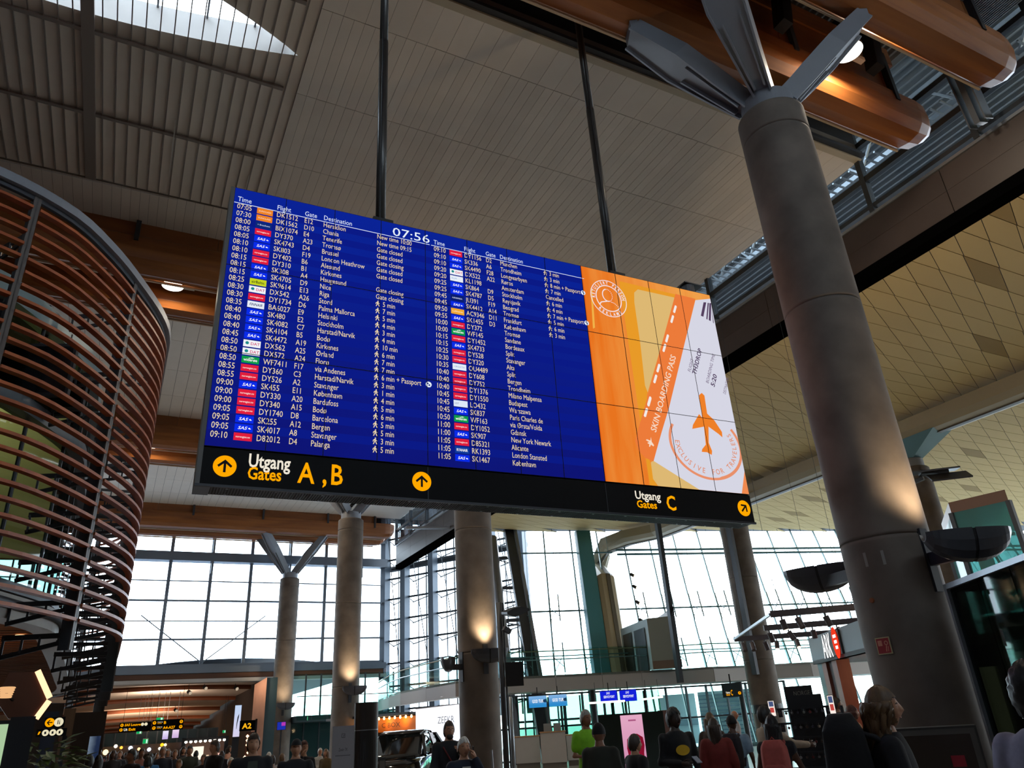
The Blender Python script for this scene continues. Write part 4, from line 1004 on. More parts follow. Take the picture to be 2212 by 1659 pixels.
pod = thing('round_lounge_pod', 'glazed round upper-floor pod with timber soffit inside the slatted screen', 'lounge pod', (-6, 15, 3.4))
S0, S1 = 0.0, cl_[-1]
for za, zb, m_, nm in ((3.42, 3.75, mat('pale_soffit_rim', '8C8279', 0.5), 'floor_rim'), (3.8, 3.95, M_DKSTEEL, 'sill_rail'), (7.85, 8.2, mat('teal_grey_band', '6F8488', 0.4, 0.2), 'upper_band'), (6.35, 6.6, mat('grey_band', '5A6268', 0.4, 0.3), 'middle_band')):
    put(nm, ribbon(S0, S1, 0.98 if 'rim' in nm else 1.05, 1.3, za, zb, 140), m_, pod)
put('rim_tube', MB().tube([(*cpt(s, 0.95), 3.62) for s in np.linspace(S0, S1, 140)], 0.07, 8), M_DKSTEEL, pod, smooth=True)
gs = list(np.arange(0, cl_[-1], 1.35))
M_PODGLASS = glass('smoky_green_glass', '9FC4BC', 0.1)
for a, b_ in zip(gs[:-1], gs[1:]):
    for za, zb in ((3.95, 6.35), (6.6, 7.85)):
        q = MB(); p0, p1 = cpt(a + .02, 1.2), cpt(b_ - .02, 1.2); q.add([(p0[0], p0[1], za), (p1[0], p1[1], za), (p1[0], p1[1], zb), (p0[0], p0[1], zb)], [(0, 1, 2, 3)])
        put('glass_pane', q, M_PODGLASS, pod)
    put('glazing_post', MB().bar((*cpt(a, 1.22), 3.75), (*cpt(a, 1.22), 8.2), 0.05, 0.1), M_DKSTEEL, pod)
sof = MB(); ring_ = [cpt(s, 1.0) for s in np.linspace(S0, S1, 140)] + [(-13, 32.0)]
n_ = len(ring_); sof.add([(-6.5, 19.0, 3.44)] + [(x, y, 3.44) for x, y in ring_], [(0, k + 1, (k + 1) % n_ + 1) for k in range(n_)])
sof.add([(-6.5, 19.0, 3.72)] + [(x, y, 3.72) for x, y in ring_], [(0, k + 1, (k + 1) % n_ + 1) for k in range(n_)])
put('timber_soffit', sof, wood('warm_soffit_boards', '6B3A1C', '8F5228', 9.0, (0.06, 2.2, 1), 0.85, 0.0), pod)
MATS['warm_soffit_boards'].node_tree.nodes['Principled BSDF'].inputs['Specular IOR Level'].default_value = 0.1
bo = MB()
for y in np.arange(10.9, 31, 0.28): bo.bb((-12.9, y, 3.432), (-1.1 if y > 14 else (-1.9 if y > 12.3 else -3.4), y + 0.02, 3.44))
put('soffit_joints', bo, mat('soffit_joint_dark', '2E1A0E', 0.7), pod, kind='stuff')
rf = MB(); rf.add([(-6.5, 19.0, 8.2)] + [(x, y, 8.2) for x, y in [cpt(s, 1.1) for s in np.linspace(S0, S1, 140)] + [(-13, 32.0)]], [(0, k + 1, (k + 1) % 141 + 1) for k in range(141)]); put('pod_roof', rf, M_DARKGAP, pod)
put('back_wall', MB().bb((-12.5, 17.4, 3.75), (-2.4, 17.5, 5.3)).bb((-12.5, 17.4, 5.95), (-2.4, 17.5, 8.15)).bb((-2.5, 15.6, 5.9), (-2.4, 17.5, 8.15)), wood('dark_panelled_wall', '3A2214', '4E2E1A', 2), pod)
put('cream_wall', MB().bb((-12, 14.5, 4.6), (-1.35, 14.6, 8.1)), mat('cream_interior_wall', 'C9B78C', 0.7), pod)
put('wood_panelling', MB().bb((-1.9, 14.7, 6.6), (-1.8, 16.6, 8.1)), M_PLY, pod)
put('inner_column', MB().tube([(-3.6, 12.9, 3.75), (-3.6, 12.9, 8.2)], 0.3, 20), mat('bluegrey_inner_column', '4E5A66', 0.5), pod, smooth=True)
put('green_glass_band', ribbon(PS[2], PS[4], 1.45, 1.47, 3.8, 4.35, 30), mat('green_glass_sheet', '1E5A4A', 0.2), pod)
light('pod_light', 'AREA', (-3.2, 13.2, 7.8), 45, (1, 0.78, 0.42), 1.0, (-3.0, 14.4, 6.0), parent=pod)
light('soffit_glow', 'POINT', (-2.8, 15.5, 2.9), 22, (1, 0.62, 0.3), 0.15, parent=pod)
for (px, py) in ((85, 1400), (45, 1372)):
    p = atZ(px, py, 3.42); put('downlight', MB().lathe([(0.0, -0.01), (0.07, -0.01), (0.08, 0.0)], 14, (p[0], p[1], 3.42)), emit('soft_downlight', 'FFD9A0', 2.0), pod)
for k, (px, py, w) in enumerate(((70, 800, 1.2), (120, 860, 0.9))):
    p = atD(px, py, 12.6 + 0.5 * k)
    t = thing('monitor', ('large black monitor hanging in the pod behind the slats', 'smaller dark monitor beside the large one behind the slats')[k], 'monitor', (p[0], p[1], p[2] - 0.4), R_(-20))
    M4 = FRAME[t]
    b = MB(); b.box((0, 0, 0.4), (w, 0.08, 0.75 * w)); put('casing', b, M_BLACK, t, world=False)
    put('display', MB().box((0, -0.045, 0.4), (w * 0.92, 0.01, 0.66 * w)), mat('dark_display', '10161C', 0.1), t, world=False)
    put('mount', MB().tube([(0, 0.06, 0.5), (0, 0.06, 1.6)], 0.03), M_BLACK, t, world=False)

# ================================================================ BELOW THE POD
def P(px, py, D): return Vector([float(v) for v in atD(px, py, D)])
def face_cam(p): return math.atan2(-p[0], p[1])            # turn that makes a local -Y face look back at the camera
def board_at(name, label, cat, px0, px1, pyt, D, zb, th=0.1, m=None, rz=None, group=None, pyt_z=None):
    """upright slab: pixel span of its top edge and distance; returns (empty, width, top z)"""
    a, b_ = P(px0, pyt, D), P(px1, pyt, D); c = (a + b_) / 2
    w = math.hypot(b_.x - a.x, b_.y - a.y); zt = c.z
    t = thing(name, label, cat, (c.x, c.y, zb), face_cam(c) if rz is None else rz, group)
    if m is not None: put('body', MB().box((0, th / 2, (zt - zb) / 2), (w, th, zt - zb)), m, t, world=False)
    return t, w, zt - zb
def lt(txt, parent, x0, z0, w, size, m, nm='lettering', y=-0.004, bold=0.0, shear=0.0):
    nw = max(x for x, y_ in text_geo(txt, bold, 'LEFT')[0])
    return put(nm, MB().text(txt, (x0, y, z0), size, bold=bold, sx=w / (nw * size), shear=shear), m, parent, world=False)
M_SIGN = mat('black_sign_box', '0B0A0C', 0.6, spec=0.1); E_DISC = emit('pale_disc', 'EDE3C0', 0.95); M_MARK = mat('pictogram_black', '101010', 0.6)
def disc(parent, c, r, m, nm='disc', y=-0.004): return put(nm, MB().flat(circ(r, 24, c), (0, y, 0)), m, parent, world=False)
def sgn_arrow(parent, c, r, ang):
    arrow(c, r, ang, parent, -0.004, lambda mb, nm, m, p: put(nm, mb, m, p, world=False))
# lit totem at the far left
t, w, h = board_at('info_totem', 'freestanding totem with a pale green lit screen at the far left', 'totem', -35, 27, 1557, 4.2, 0.0, 0.12, M_BLACK)
put('screen', MB().flat([(-w / 2 + .02, .9), (w / 2 - .012, .9), (w / 2 - .012, h - .015), (-w / 2 + .02, h - .015)], (0, -0.004, 0)), emit_grad('totem_screen', 'B2CFA4', 'A8C79C', 2, 0.8, 1.8), t, world=False)
put('screen_bar', MB().flat([(w / 2 - .09, h - .06), (w / 2 - .04, h - .06), (w / 2 - .04, h - .045), (w / 2 - .09, h - .045)], (0, -0.006, 0)), emit('totem_red', '9A3A34'), t, world=False)
t, w, h = board_at('dark_partition', 'tall black partition panel right of the lit totem', 'partition', 24, 78, 1548, 4.6, 0.0, 0.15, M_BLACK)
# hexagonal brown lamp panel with luminous edge
t, w, h = board_at('hexagon_lamp', 'brown hexagonal hanging panel with a glowing bent edge', 'lamp', 20, 101, 1450, 4.75, P(60, 1549, 4.75).z, 0.0)
a = [P(p[0], p[1], 4.75) for p in ((75, 1452), (101, 1511), (72, 1550), (18, 1552), (-10, 1511), (20, 1452))]
inv = FRAME[t].inverted(); q = [inv @ v for v in a]
put('panel', MB().prism([(v.x, v.z) for v in q], (0, 0, 0), (1, 0, 0), (0, 0, 1), (0, 1, 0), 0.1), wood('brown_lamp_panel', '4A2412', '5E3018', 2), t, world=False)
gl = MB()
for i in (0, 1):
    v0, v1 = q[i], q[i + 1]; d = (v1 - v0).normalized(); nrm = Vector((d.z, 0, -d.x)) * 0.027
    gl.add([v0 + Vector((0, -.01, 0)), v1 + Vector((0, -.01, 0)), v1 + nrm * -1 + Vector((0, -.01, 0)), v0 + nrm * -1 + Vector((0, -.01, 0))], [(0, 1, 2, 3)]); gl.add([v0 + Vector((0, -.01, 0)), v1 + Vector((0, -.01, 0)), v1 + Vector((0, .1, 0)), v0 + Vector((0, .1, 0))], [(0, 1, 2, 3)])
put('glowing_edge', gl, emit('warm_edge_glow', 'FFD2A0', 1.6), t, world=False)
# small ribbed lamp and bright spot at the left edge
p = P(12, 1508, 4.5); t = thing('ribbed_lamp', 'small warm lamp with a ribbed shade at the left edge', 'lamp', p, face_cam(p))
for k in range(5): put('shade_rib', MB().lathe([(0.022 + .002 * k, 0.01 * k), (0.026 + .002 * k, 0.01 * k + .005), (0.022 + .002 * k, 0.01 * k + .009)], 14), emit('warm_rib', 'F0B880', 1.0), t, world=False)
put('arm', MB().bar((0, .02, 0.02), (0.04, .3, 0.0), 0.01, 0.01), M_BLACK, t, world=False)
# toilet / lift signs
t, w, h = board_at('toilet_sign', 'black hanging sign with orange left arrow and toilet pictogram', 'sign', 98, 142, 1549, 9.0, P(120, 1571.5, 9.0).z, 0.12, M_SIGN)
sgn_arrow(t, (-w * .24, h / 2), h * .43, R_(90)); disc(t, (w * .2, h / 2), h * .43, E_DISC)
put('pictogram', MB().flat([(w * .14, h * .3), (w * .18, h * .3), (w * .18, h * .7), (w * .14, h * .7)], (0, -0.006, 0)).flat([(w * .22, h * .3), (w * .27, h * .3), (w * .25, h * .7), (w * .235, h * .7)], (0, -0.006, 0)), M_MARK, t, world=False)
t, w, h = board_at('facility_sign', 'black hanging sign with three pale facility pictograms below the toilet sign', 'sign', 80, 145, 1574, 9.03, P(120, 1590, 9.0).z, 0.12, M_SIGN)
for k, x in enumerate((-.2, .04, .27)):
    disc(t, (w * x, h / 2), h * .42, E_DISC); put('pictogram', MB().flat([(w * (x - .03), h * .3), (w * (x + .03), h * .35), (w * (x + .02), h * .68), (w * (x - .04), h * .62)], (0, -0.006, 0)), M_MARK, t, world=False)
put('orange_chevron', MB().flat([(-w * .45, h * .3), (-w * .4, h * .3), (-w * .36, h * .7), (-w * .42, h * .7)], (0, -0.005, 0)), E_OR, t, world=False)
put('stand_post', MB().bar((.12, .14, 0), (.12, .14, -FRAME[t].to_translation().z), .04, .04), M_BLACK, t, world=False)
# potted greenery under the signs
def plant(px, py, D, hgt, label, seed, spread=0.35):
    p = P(px, py, D); t = thing('potted_plant', label, 'plant', (p.x, p.y, 0)); rr = random.Random(seed)
    put('pot', MB().lathe([(0.0, 0), (0.16, 0), (0.22, 0.45), (0.2, 0.45), (0.18, 0.4), (0, 0.4)], 18), mat('charcoal_pot', '2A2826', 0.6), t, world=False)
    put('stem', MB().tube([(0, 0, 0.4), (0.03, 0.02, hgt * .6), (0, 0, hgt * .85)], [0.025, 0.018, 0.008], 6), mat('plant_stem', '4A3A22', 0.7), t, world=False)
    lf = MB()
    for k in range(160):
        a, z = rr.uniform(0, 2 * PI), rr.uniform(0.55, 1.0) * hgt; r = spread * rr.uniform(0.15, 1.0) * (1.25 - z / hgt * 0.6)
        c = Vector((r * math.cos(a), r * math.sin(a), z)); d = Vector((math.cos(a), math.sin(a), rr.uniform(-.5, .6))).normalized(); sd = d.cross(Vector((0, 0, 1))).normalized()
        l_ = rr.uniform(0.08, 0.16); lf.add([c, c + d * l_ * .5 + sd * l_ * .22, c + d * l_ + Vector((0, 0, -.02)), c + d * l_ * .5 - sd * l_ * .22], [(0, 1, 2, 3)])
    put('foliage', lf, mat('plant_leaf', '4E5A1E', 0.5, noise=0.2, nscale=9), t, world=False, kind='stuff')
plant(88, 1640, 6.5, 1.75, 'leafy potted plant left of the facility sign', 1); plant(118, 1640, 7.2, 1.7, 'leafy potted plant right below the facility sign', 2, 0.3)
# timber-lined wall with display and lamps behind the plants
t, w, h = board_at('poster_wall', 'dark wall with a large photo poster left of the pier entrance', 'wall panel', 162, 232, 1538, 20.0, 0.0, 0.4, mat('dark_brown_wall', '2E2622', 0.5))
put('poster', MB().flat([(w * .08, h * .45), (w * .42, h * .45), (w * .42, h * .8), (w * .08, h * .8)], (0, -.006, 0)), emit_grad('poster_blue', '1E2A44', '8FA2B4', 0, 0.2, -0.1, 0.3, 3), t, world=False)
put('shelf_lights', MB().flat([(-w * .15, h * .28), (w * .05, h * .27), (w * .05, h * .33), (-w * .15, h * .33)], (0, -.01, 0)), emit('warm_shelf_light', 'FFC878', 1.4), t, world=False)
t, w, h = board_at('timber_pier', 'tall grey-brown timber-clad pier beside the facility signs', 'pier', 140, 165, 1530, 17.0, 0.0, 0.6, wood('greybrown_cladding', '5A4A3C', '75614E', 3, (1, 1, .1)))
t, w, h = board_at('pod_wall', 'dim brown wall under the pod with a lit strip of windows', 'wall panel', 62, 140, 1520, 15.0, 0.0, 0.3, mat('dim_brown_wall', '3A2C22', 0.6))
put('window_strip', MB().flat([(0, h * .3), (.2, h * .3), (.2, h * .95), (0, h * .95)], (0, -.006, 0)), mat('bluish_pane', '3E4656', 0.2), t, world=False)
# ================================================================ FOOTBRIDGE / MEZZANINE EDGE
ZE, ZEB = 3.55, 2.9
ep = [(817, 1512), (840, 1502), (865, 1494), (920, 1483), (984, 1471.6), (1040, 1467), (1092, 1463), (1200, 1458), (1300, 1453), (1385, 1449), (1467, 1445), (1540, 1440), (1625, 1437), (1750, 1430), (1900, 1424), (2050, 1417)]
E3 = [Vector([float(v) for v in atZ(x, y, ZE)]) for x, y in ep]
fb = thing('footbridge', 'curving mezzanine footbridge with pale fascia and glass balustrade before the leaning facade', 'footbridge', E3[7] - Vector((0, 0, ZE - ZEB)))
SH = Vector((fn[0], fn[1], 0)) * 2.6
M_FASC = mat('pale_grey_fascia', 'A09A96', 0.5, rnd=0.03)
for i in range(len(E3) - 1):
    a, b_ = E3[i], E3[i + 1]; d = (b_ - a).normalized()
    up = Vector((0, 0, 1)); nrm = Vector((-d.y, d.x, 0)) * 0.08
    q = MB(); a2, b2 = a + d * 0.01, b_ - d * 0.01
    ring_ = lambda p: [p, p + nrm, p + nrm - up * (ZE - ZEB), p - up * (ZE - ZEB)]
    put('fascia_panel', q.loft([ring_(a2), ring_(b2)]), M_FASC, fb)
    L_ = (b_ - a).length; n = max(1, round(L_ / 1.7))
    for k in range(n):
        p0, p1 = a + (b_ - a) * (k / n) + d * 0.02, a + (b_ - a) * ((k + 1) / n) - d * 0.02
        put('glass_pane', MB().loft([[p0 - up * .1, p0 + nrm * .2 - up * .1, p0 + nrm * .2 + up * 1.1, p0 + up * 1.1], [p1 - up * .1, p1 + nrm * .2 - up * .1, p1 + nrm * .2 + up * 1.1, p1 + up * 1.1]]), M_GREENGLASS, fb)
dk = MB(); near = [p - Vector((0, 0, 0.1)) for p in E3]; far = [p + SH for p in near]; n = len(near)
dk.add(near + far, [(i, i + 1, n + i + 1, n + i) for i in range(n - 1)])
lo = [p - Vector((0, 0, ZE - ZEB - 0.12)) for p in near]; lf = [p + SH for p in lo]
dk.add(lo + lf, [(i, n + i, n + i + 1, i + 1) for i in range(n - 1)]); dk.add(far + lf, [(i, i + 1, n + i + 1, n + i) for i in range(n - 1)])
put('deck', dk, M_WHITE, fb)
for dz, m_ in ((1.02, mat('oak_handrail', '9A8468', 0.5)), (0.66, M_ALU)):
    put('handrail', MB().tube([p + Vector((0, 0, dz)) + SH * 0.02 for p in E3], 0.028, 6), m_, fb)
put('far_handrail', MB().tube([p + Vector((0, 0, 1.0)) + SH for p in E3[5:]], 0.028, 6), M_TEAL, fb)
# supporting pillars hidden under the deck
for i in (2, 8, 12): put('support', MB().tube([E3[i] + SH * 0.6 - Vector((0, 0, ZE)), E3[i] + SH * 0.6 - Vector((0, 0, ZE - ZEB))], 0.14, 12), M_DKSTEEL, fb)
put('soffit_light', MB().flat(circ(.06, 12, (P(954, 1517, 34).x, P(954, 1517, 34).y)), (0, 0, ZEB - .01), (1, 0, 0), (0, 1, 0)), emit('cool_downlight', 'FFFFFF', 2.0), fb)

# ---- glazed lift box on the bridge
A_, B_, C_ = P(1340, 1357, 40.5), P(1397, 1336, 36.8), P(1458, 1333, 36.6); zt = B_.z
t = thing('lift_box', 'grey-green lift enclosure with two dark glass doors on the footbridge', 'lift', (B_.x, B_.y, ZE))
D_ = A_ + (C_ - B_); v = lambda p, z: (p.x, p.y, z)
put('side_panel', MB().add([v(B_, ZE), v(C_, ZE), v(C_, zt), v(B_, zt)], [(0, 1, 2, 3)]), mat('greygreen_panel', '7C8078', 0.5), t)
put('base_glass', MB().add([v(B_ - SH * .02, ZE), v(C_ - SH * .02, ZE), v(C_ - SH * .02, ZE + .35), v(B_ - SH * .02, ZE + .35)], [(0, 1, 2, 3)]), mat('brown_base', '6A5A4C', 0.3), t)
put('front_frame', MB().add([v(A_, ZE), v(B_, ZE), v(B_, zt), v(A_, zt)], [(0, 1, 2, 3)]).add([v(D_, ZE), v(C_, ZE), v(C_, zt), v(D_, zt)], [(0, 1, 2, 3)]).add([v(A_, zt), v(B_, zt), v(C_, zt), v(D_, zt)], [(0, 1, 2, 3)]), mat('pale_lift_frame', '9FB0B0', 0.4), t)
nf = Vector(((B_ - A_).y, -(B_ - A_).x, 0)).normalized() * -0.05
if nf.dot(-B_) < 0: nf = -nf
for f0, f1 in ((.1, .42), (.52, .9)):
    p0, p1 = A_ + (B_ - A_) * f0 + nf, A_ + (B_ - A_) * f1 + nf
    put('door', MB().add([v(p0, ZE), v(p1, ZE), v(p1, zt - .35), v(p0, zt - .35)], [(0, 1, 2, 3)]), mat('dark_lift_door', '2E3432', 0.25), t)
put('roof_vent', MB().loft([[v(C_ * 0.995, zt), v(C_ * .98, zt), v(D_ * .99, zt), v(D_, zt)], [v(C_ * .995, zt + .4), v(C_ * .99, zt + .4), v(C_, zt + .4), v(C_ * 1.001, zt + .4)]]), M_DKSTEEL, t)

# ---- lower glazing mullions, service counters and hanging screens below the bridge
wl = struct('window_5', 'ground-floor glazing below the footbridge')
for k in range(16):
    p = E3[5] + (E3[13] - E3[5]) * (k / 15) + SH * 1.02
    put('mullion', MB().bar((p.x, p.y, 0), (p.x, p.y, ZEB), 0.07, 0.12), M_FRAME, wl)
p0, p1 = E3[5] + SH * 1.02, E3[13] + SH * 1.02
for z in (1.45, 2.85, .1): put('transom', MB().bar((p0.x, p0.y, z), (p1.x, p1.y, z), 0.07, 0.08), M_FRAME, wl)
for k in range(15):
    a, b_ = p0 + (p1 - p0) * (k / 15), p0 + (p1 - p0) * ((k + 1) / 15)
    put('pane', MB().add([(a.x, a.y, 0), (b_.x, b_.y, 0), (b_.x, b_.y, ZEB), (a.x, a.y, ZEB)], [(0, 1, 2, 3)]), M_GREENGLASS, wl)
# outside: striped building and grey jetway behind the glazing
t, w, h = board_at('striped_building', 'white building with horizontal louvre stripes outside behind the column', 'building', 1505, 1660, 1490, 47, -0.0, 2.0, mat('pale_outer_wall', 'C8D4DC', 0.6))
for k in range(int(h / 0.2)): put('louvre', MB().box((0, -0.06, 0.1 + k * 0.2), (w, 0.1, 0.06)), mat('louvre_blue_grey', '8296A8', 0.5), t, world=False)
t, w, h = board_at('outer_block', 'plain grey building block outside behind the ground-floor glazing', 'building', 1420, 1500, 1500, 50, 0.0, 3, mat('grey_outer_wall', 'A9B6BA', 0.7))
put('band', MB().box((0, -0.05, h * .42), (w, 0.1, h * .12)), mat('outer_band', '71808A', 0.6), t, world=False)
t, w, h = board_at('mint_screen_wall', 'mint-green glass screen wall behind the service counters', 'glass wall', 1115, 1425, 1500, 40.0, 0.0, 0.0)
for k in range(9):
    put('glass_panel', MB().box((-w / 2 + w * (k + .5) / 9, 0, h / 2), (w / 9 - .06, .02, h)), glass('mint_glass', 'B4D8C8', .05), t, world=False)
    put('frame_post', MB().box((-w / 2 + w * k / 9, 0, h / 2), (.16 if k % 3 == 0 else .07, .12, h)), M_FRAME, t, world=False)
put('frame_rail', MB().box((0, 0, h * .62), (w, .1, .1)), M_FRAME, t, world=False)
# counters
def counter(px0, px1, pyt, D, label, z1, m, extra=None):
    t, w, h = board_at('service_counter', label, 'counter', px0, px1, pyt, D, 0.0, 0.0, None)
    put('front', MB().box((0, .35, .2 + (h - .2) / 2), (w, .7, h - .2)), m, t, world=False)
    put('plinth', MB().box((0, .38, .1), (w - .05, .6, .2)), mat('steel_plinth', '8A8078', 0.3, 0.5), t, world=False)
    put('worktop', MB().box((0, .35, h + .02), (w + .04, .76, .04)), mat('oak_worktop', 'B98A5E', 0.5), t, world=False); return t, w, h
counter(1112, 1165, 1592, 33.6, 'white service counter at the left with an oak ledge', 1, M_WHITE)
t, w, h = counter(1166.5, 1221, 1582, 32.6, 'taller white service counter in the middle below the lake screens', 1, M_WHITE)
for x in (-.2, .2): put('screen_back', MB().box((x, .2, h + .18), (.3, .05, .3)), mat('grey_screen_back', '8A8E90', 0.5), t, world=False)
counter(1222.5, 1262, 1588, 33.6, 'white service counter beside the man in the green shirt', 1, M_WHITE)
E_LAKE = emit_grad('lake_screen', '2E8ACB', 'A9CDF0', 2, 0.1, 0.75, 0.12, 3)
for k, (x0, x1, yt, yb) in enumerate(((1141, 1180, 1503, 1529), (1184, 1224, 1500, 1526))):
    t, w, h = board_at('lake_screen', ('left of two hanging screens showing a blue lake', 'right of two hanging screens showing a blue lake')[k], 'screen', x0, x1, yt, 33.4, P((x0 + x1) / 2, yb, 33.4).z, 0.08, M_BLACK, group='lake picture screens')
    put('picture', MB().flat([(-w / 2 + .01, .01), (w / 2 - .01, .01), (w / 2 - .01, h - .01), (-w / 2 + .01, h - .01)], (0, -.004, 0)), E_LAKE, t, world=False)
    put('island', MB().flat([(w * .2, h * .45), (w * .48, h * .4), (w * .48, h * .7), (w * .35, h * .66)], (0, -.006, 0)), emit('island_dark', '1A3A5A'), t, world=False)
    lt('GOD TUR', t, -w * .3, h * .42, w * .62, .17, emit('screen_text_white', 'F4F8FF'), bold=.03, y=-.008)
    put('hanger', MB().bar((0, .04, h), (0, .04, ZEB - P((x0 + x1) / 2, yb, 33.4).z + .1), .04, .04), M_BLACK, t, world=False)
for k, (x0, x1, yt, yb) in enumerate(((1295, 1333, 1492, 1516), (1337, 1374, 1490, 1515))):
    t, w, h = board_at('service_point_screen', ('left blue hanging screen reading service point', 'right blue hanging screen reading service point')[k], 'screen', x0, x1, yt, 33.6, P((x0 + x1) / 2, yb, 33.6).z, 0.08, M_BLACK, group='service point screens')
    put('picture', MB().flat([(-w / 2 + .01, .01), (w / 2 - .01, .01), (w / 2 - .01, h - .01), (-w / 2 + .01, h - .01)], (0, -.004, 0)), emit('service_blue', '1420D8'), t, world=False)
    lt('SAS', t, -w * .14, h * .68, w * .2, .12, emit('screen_text_white', 'F4F8FF'), bold=.03, shear=.2); lt('SERVICE POINT', t, -w * .3, h * .34, w * .62, .13, emit('screen_text_white', 'F4F8FF'), bold=.04)
    put('hanger', MB().bar((0, .04, h), (0, .04, ZEB - P((x0 + x1) / 2, yb, 33.6).z + .1), .04, .04), M_BLACK, t, world=False)
E_TUBE = emit('warm_white_tube', 'FFF0DC', 3.0)
for k, (a, b_, D, nm) in enumerate((((1272, 1519), (1350, 1514), 32.5, 'long glowing tube lamp below the service point screens'), ((1388, 1511), (1432, 1505), 33.5, 'shorter glowing tube lamp at the right of the service screens'))):
    p, q = P(*a, D), P(*b_, D); c = (p + q) / 2; t = thing('tube_lamp', nm, 'lamp', c)
    put('tube', MB().tube([p, q], 0.035, 8), E_TUBE, t)
    for f in (.2, .8): m_ = p + (q - p) * f; put('suspension', MB().bar(m_, (m_.x, m_.y, ZEB + .1), .012, .012), M_BLACK, t)
# green partition with pink poster
t, w, h = board_at('green_partition', 'dark green partition wall with a pink perfume poster', 'partition', 1291, 1432, 1540, 17.5, 0.0, 0.3, mat('very_dark_green', '12221E', 0.5), rz=None)
ps = put('poster', MB().flat([(-.22, .35), (.24, .35), (.24, h - .04), (-.22, h - .04)], (0, -.008, 0)), emit_grad('pink_poster', 'C77FA6', 'E3A9C4', 2, .4, 1.7), t, world=False)
put('poster_bottle', MB().flat([(-.1 + x * .9, z) for x, z in [(0, .62), (.08, .55), (.26, .55), (.33, .7), (.33, .95), (.36, 1.1), (.34, 1.25), (.22, 1.32), (.08, 1.32), (-.03, 1.22), (-.05, 1.05), (-.02, .85)]], (0, -.01, 0)), emit('bottle_red', '8E1230', .8), ps, world=False)
put('poster_print', MB().flat([(-.06, h - .16), (.1, h - .16), (.1, h - .13), (-.06, h - .13)], (0, -.01, 0)), emit('poster_text', 'A8547E'), ps, world=False)
t, w, h = board_at('blush_panel', 'narrow beige panel standing right of the green partition', 'panel', 1420, 1452, 1534, 18.2, 0.0, 0.1, mat('blush_panel_paint', '8C6A62', 0.6))
# gate C hanging sign
t, w, h = board_at('gate_c_sign', 'dark teal hanging sign pointing to gates C in the background', 'sign', 1557, 1598, 1475, 30, P(1578, 1506, 30).z, 0.12, mat('dark_teal_sign', '1C3036', 0.4))
lt('Utgang', t, -w * .32, h * .28, w * .22, .09, E_SW, bold=.02); lt('Gates', t, -w * .32, h * .12, w * .2, .09, E_OR, bold=.02); lt('C', t, -w * .06, h * .12, w * .1, .26, E_OR, bold=.02)
sgn_arrow(t, (w * .4, h * .25), w * .08, R_(-45))
put('hanger', MB().bar((0, .06, h), (0, .06, h + .3), .05, .05), M_BLACK, t, world=False)

# ================================================================ CAR SHOW: LIGHT BOX, CAR, BANNER, KIOSK
pl0, pl1 = P(898, 1531, 33.0), P(1042, 1513, 28.0)
zt = (pl0.z + pl1.z) / 2; c = (pl0 + pl1) / 2; rz = math.atan2(pl1.y - pl0.y, pl1.x - pl0.x); w = (Vector((pl1.x, pl1.y, 0)) - Vector((pl0.x, pl0.y, 0))).length
t = thing('advertising_light_box', 'big glowing white light box with a car maker name', 'light box', (c.x, c.y, 0), rz)
put('casing', MB().box((0, .16, zt / 2), (w + .06, .3, zt)), mat('grey_lightbox_case', '8A7F7C', 0.5), t, world=False)
put('lit_face', MB().flat([(-w / 2, .05), (w / 2, .05), (w / 2, zt - .03), (-w / 2, zt - .03)], (0, 0.0, 0)), emit('lightbox_white', 'F2F5FF', 1.25), t, world=False)
lt('ZEEKR', t, -w * .14, zt - .62, w * .25, .34, mat('grey_letters', '3C4450', 0.5), bold=-.01)
t, w, h = board_at('car_banner', 'white rectangular banner stand advertising a car, left of the black kiosk', 'banner', 719, 766, 1568, 15.5, 0.0, 0.06, mat('white_banner', 'A8ACBA', 0.6))
lt('Zeekr 7X', t, -w * .2, h - .42, w * .4, .07, mat('banner_text', '30343E', 0.6), shear=.1); put('small_print', MB().flat([(-w * .34, h - .5), (w * .34, h - .5), (w * .34, h - .488), (-w * .34, h - .488)], (0, -.004, 0)), mat('banner_grey_print', '6A6E78', 0.6), t, world=False)
put('logo_square', MB().strip([(-.03, h - .2), (.03, h - .2), (.03, h - .13), (-.03, h - .13)], [(-.024, h - .194), (.024, h - .194), (.024, h - .136), (-.024, h - .136)], (0, -.004, 0)).flat([(-.004, h - .185), (.004, h - .185), (.02, h - .145), (.012, h - .145)], (0, -.004, 0)), mat('banner_text', '30343E', 0.6), t, world=False)
p = P(792, 1517, 17.5); t = thing('black_kiosk_pillar', 'black oval advertising pillar between the banner and the car', 'pillar', (p.x, p.y, 0), face_cam(p))
for za, zb, m_ in ((0, .95, M_BLACK), (.965, 1.72, M_BLACK), (1.735, p.z, mat('darkgrey_kiosk_head', '2A2624', 0.4))):
    put('shell', MB().loft([[(x, y, z) for x, y in circ(.25, 28, (0, .1), ry=.16)] for z in (za, zb)]), m_, t, world=False)
put('bright_joint', MB().loft([[(x, y, z) for x, y in circ(.252, 28, (0, .1), ry=.162)] for z in (1.72, 1.735)]), M_ALU, t, world=False)
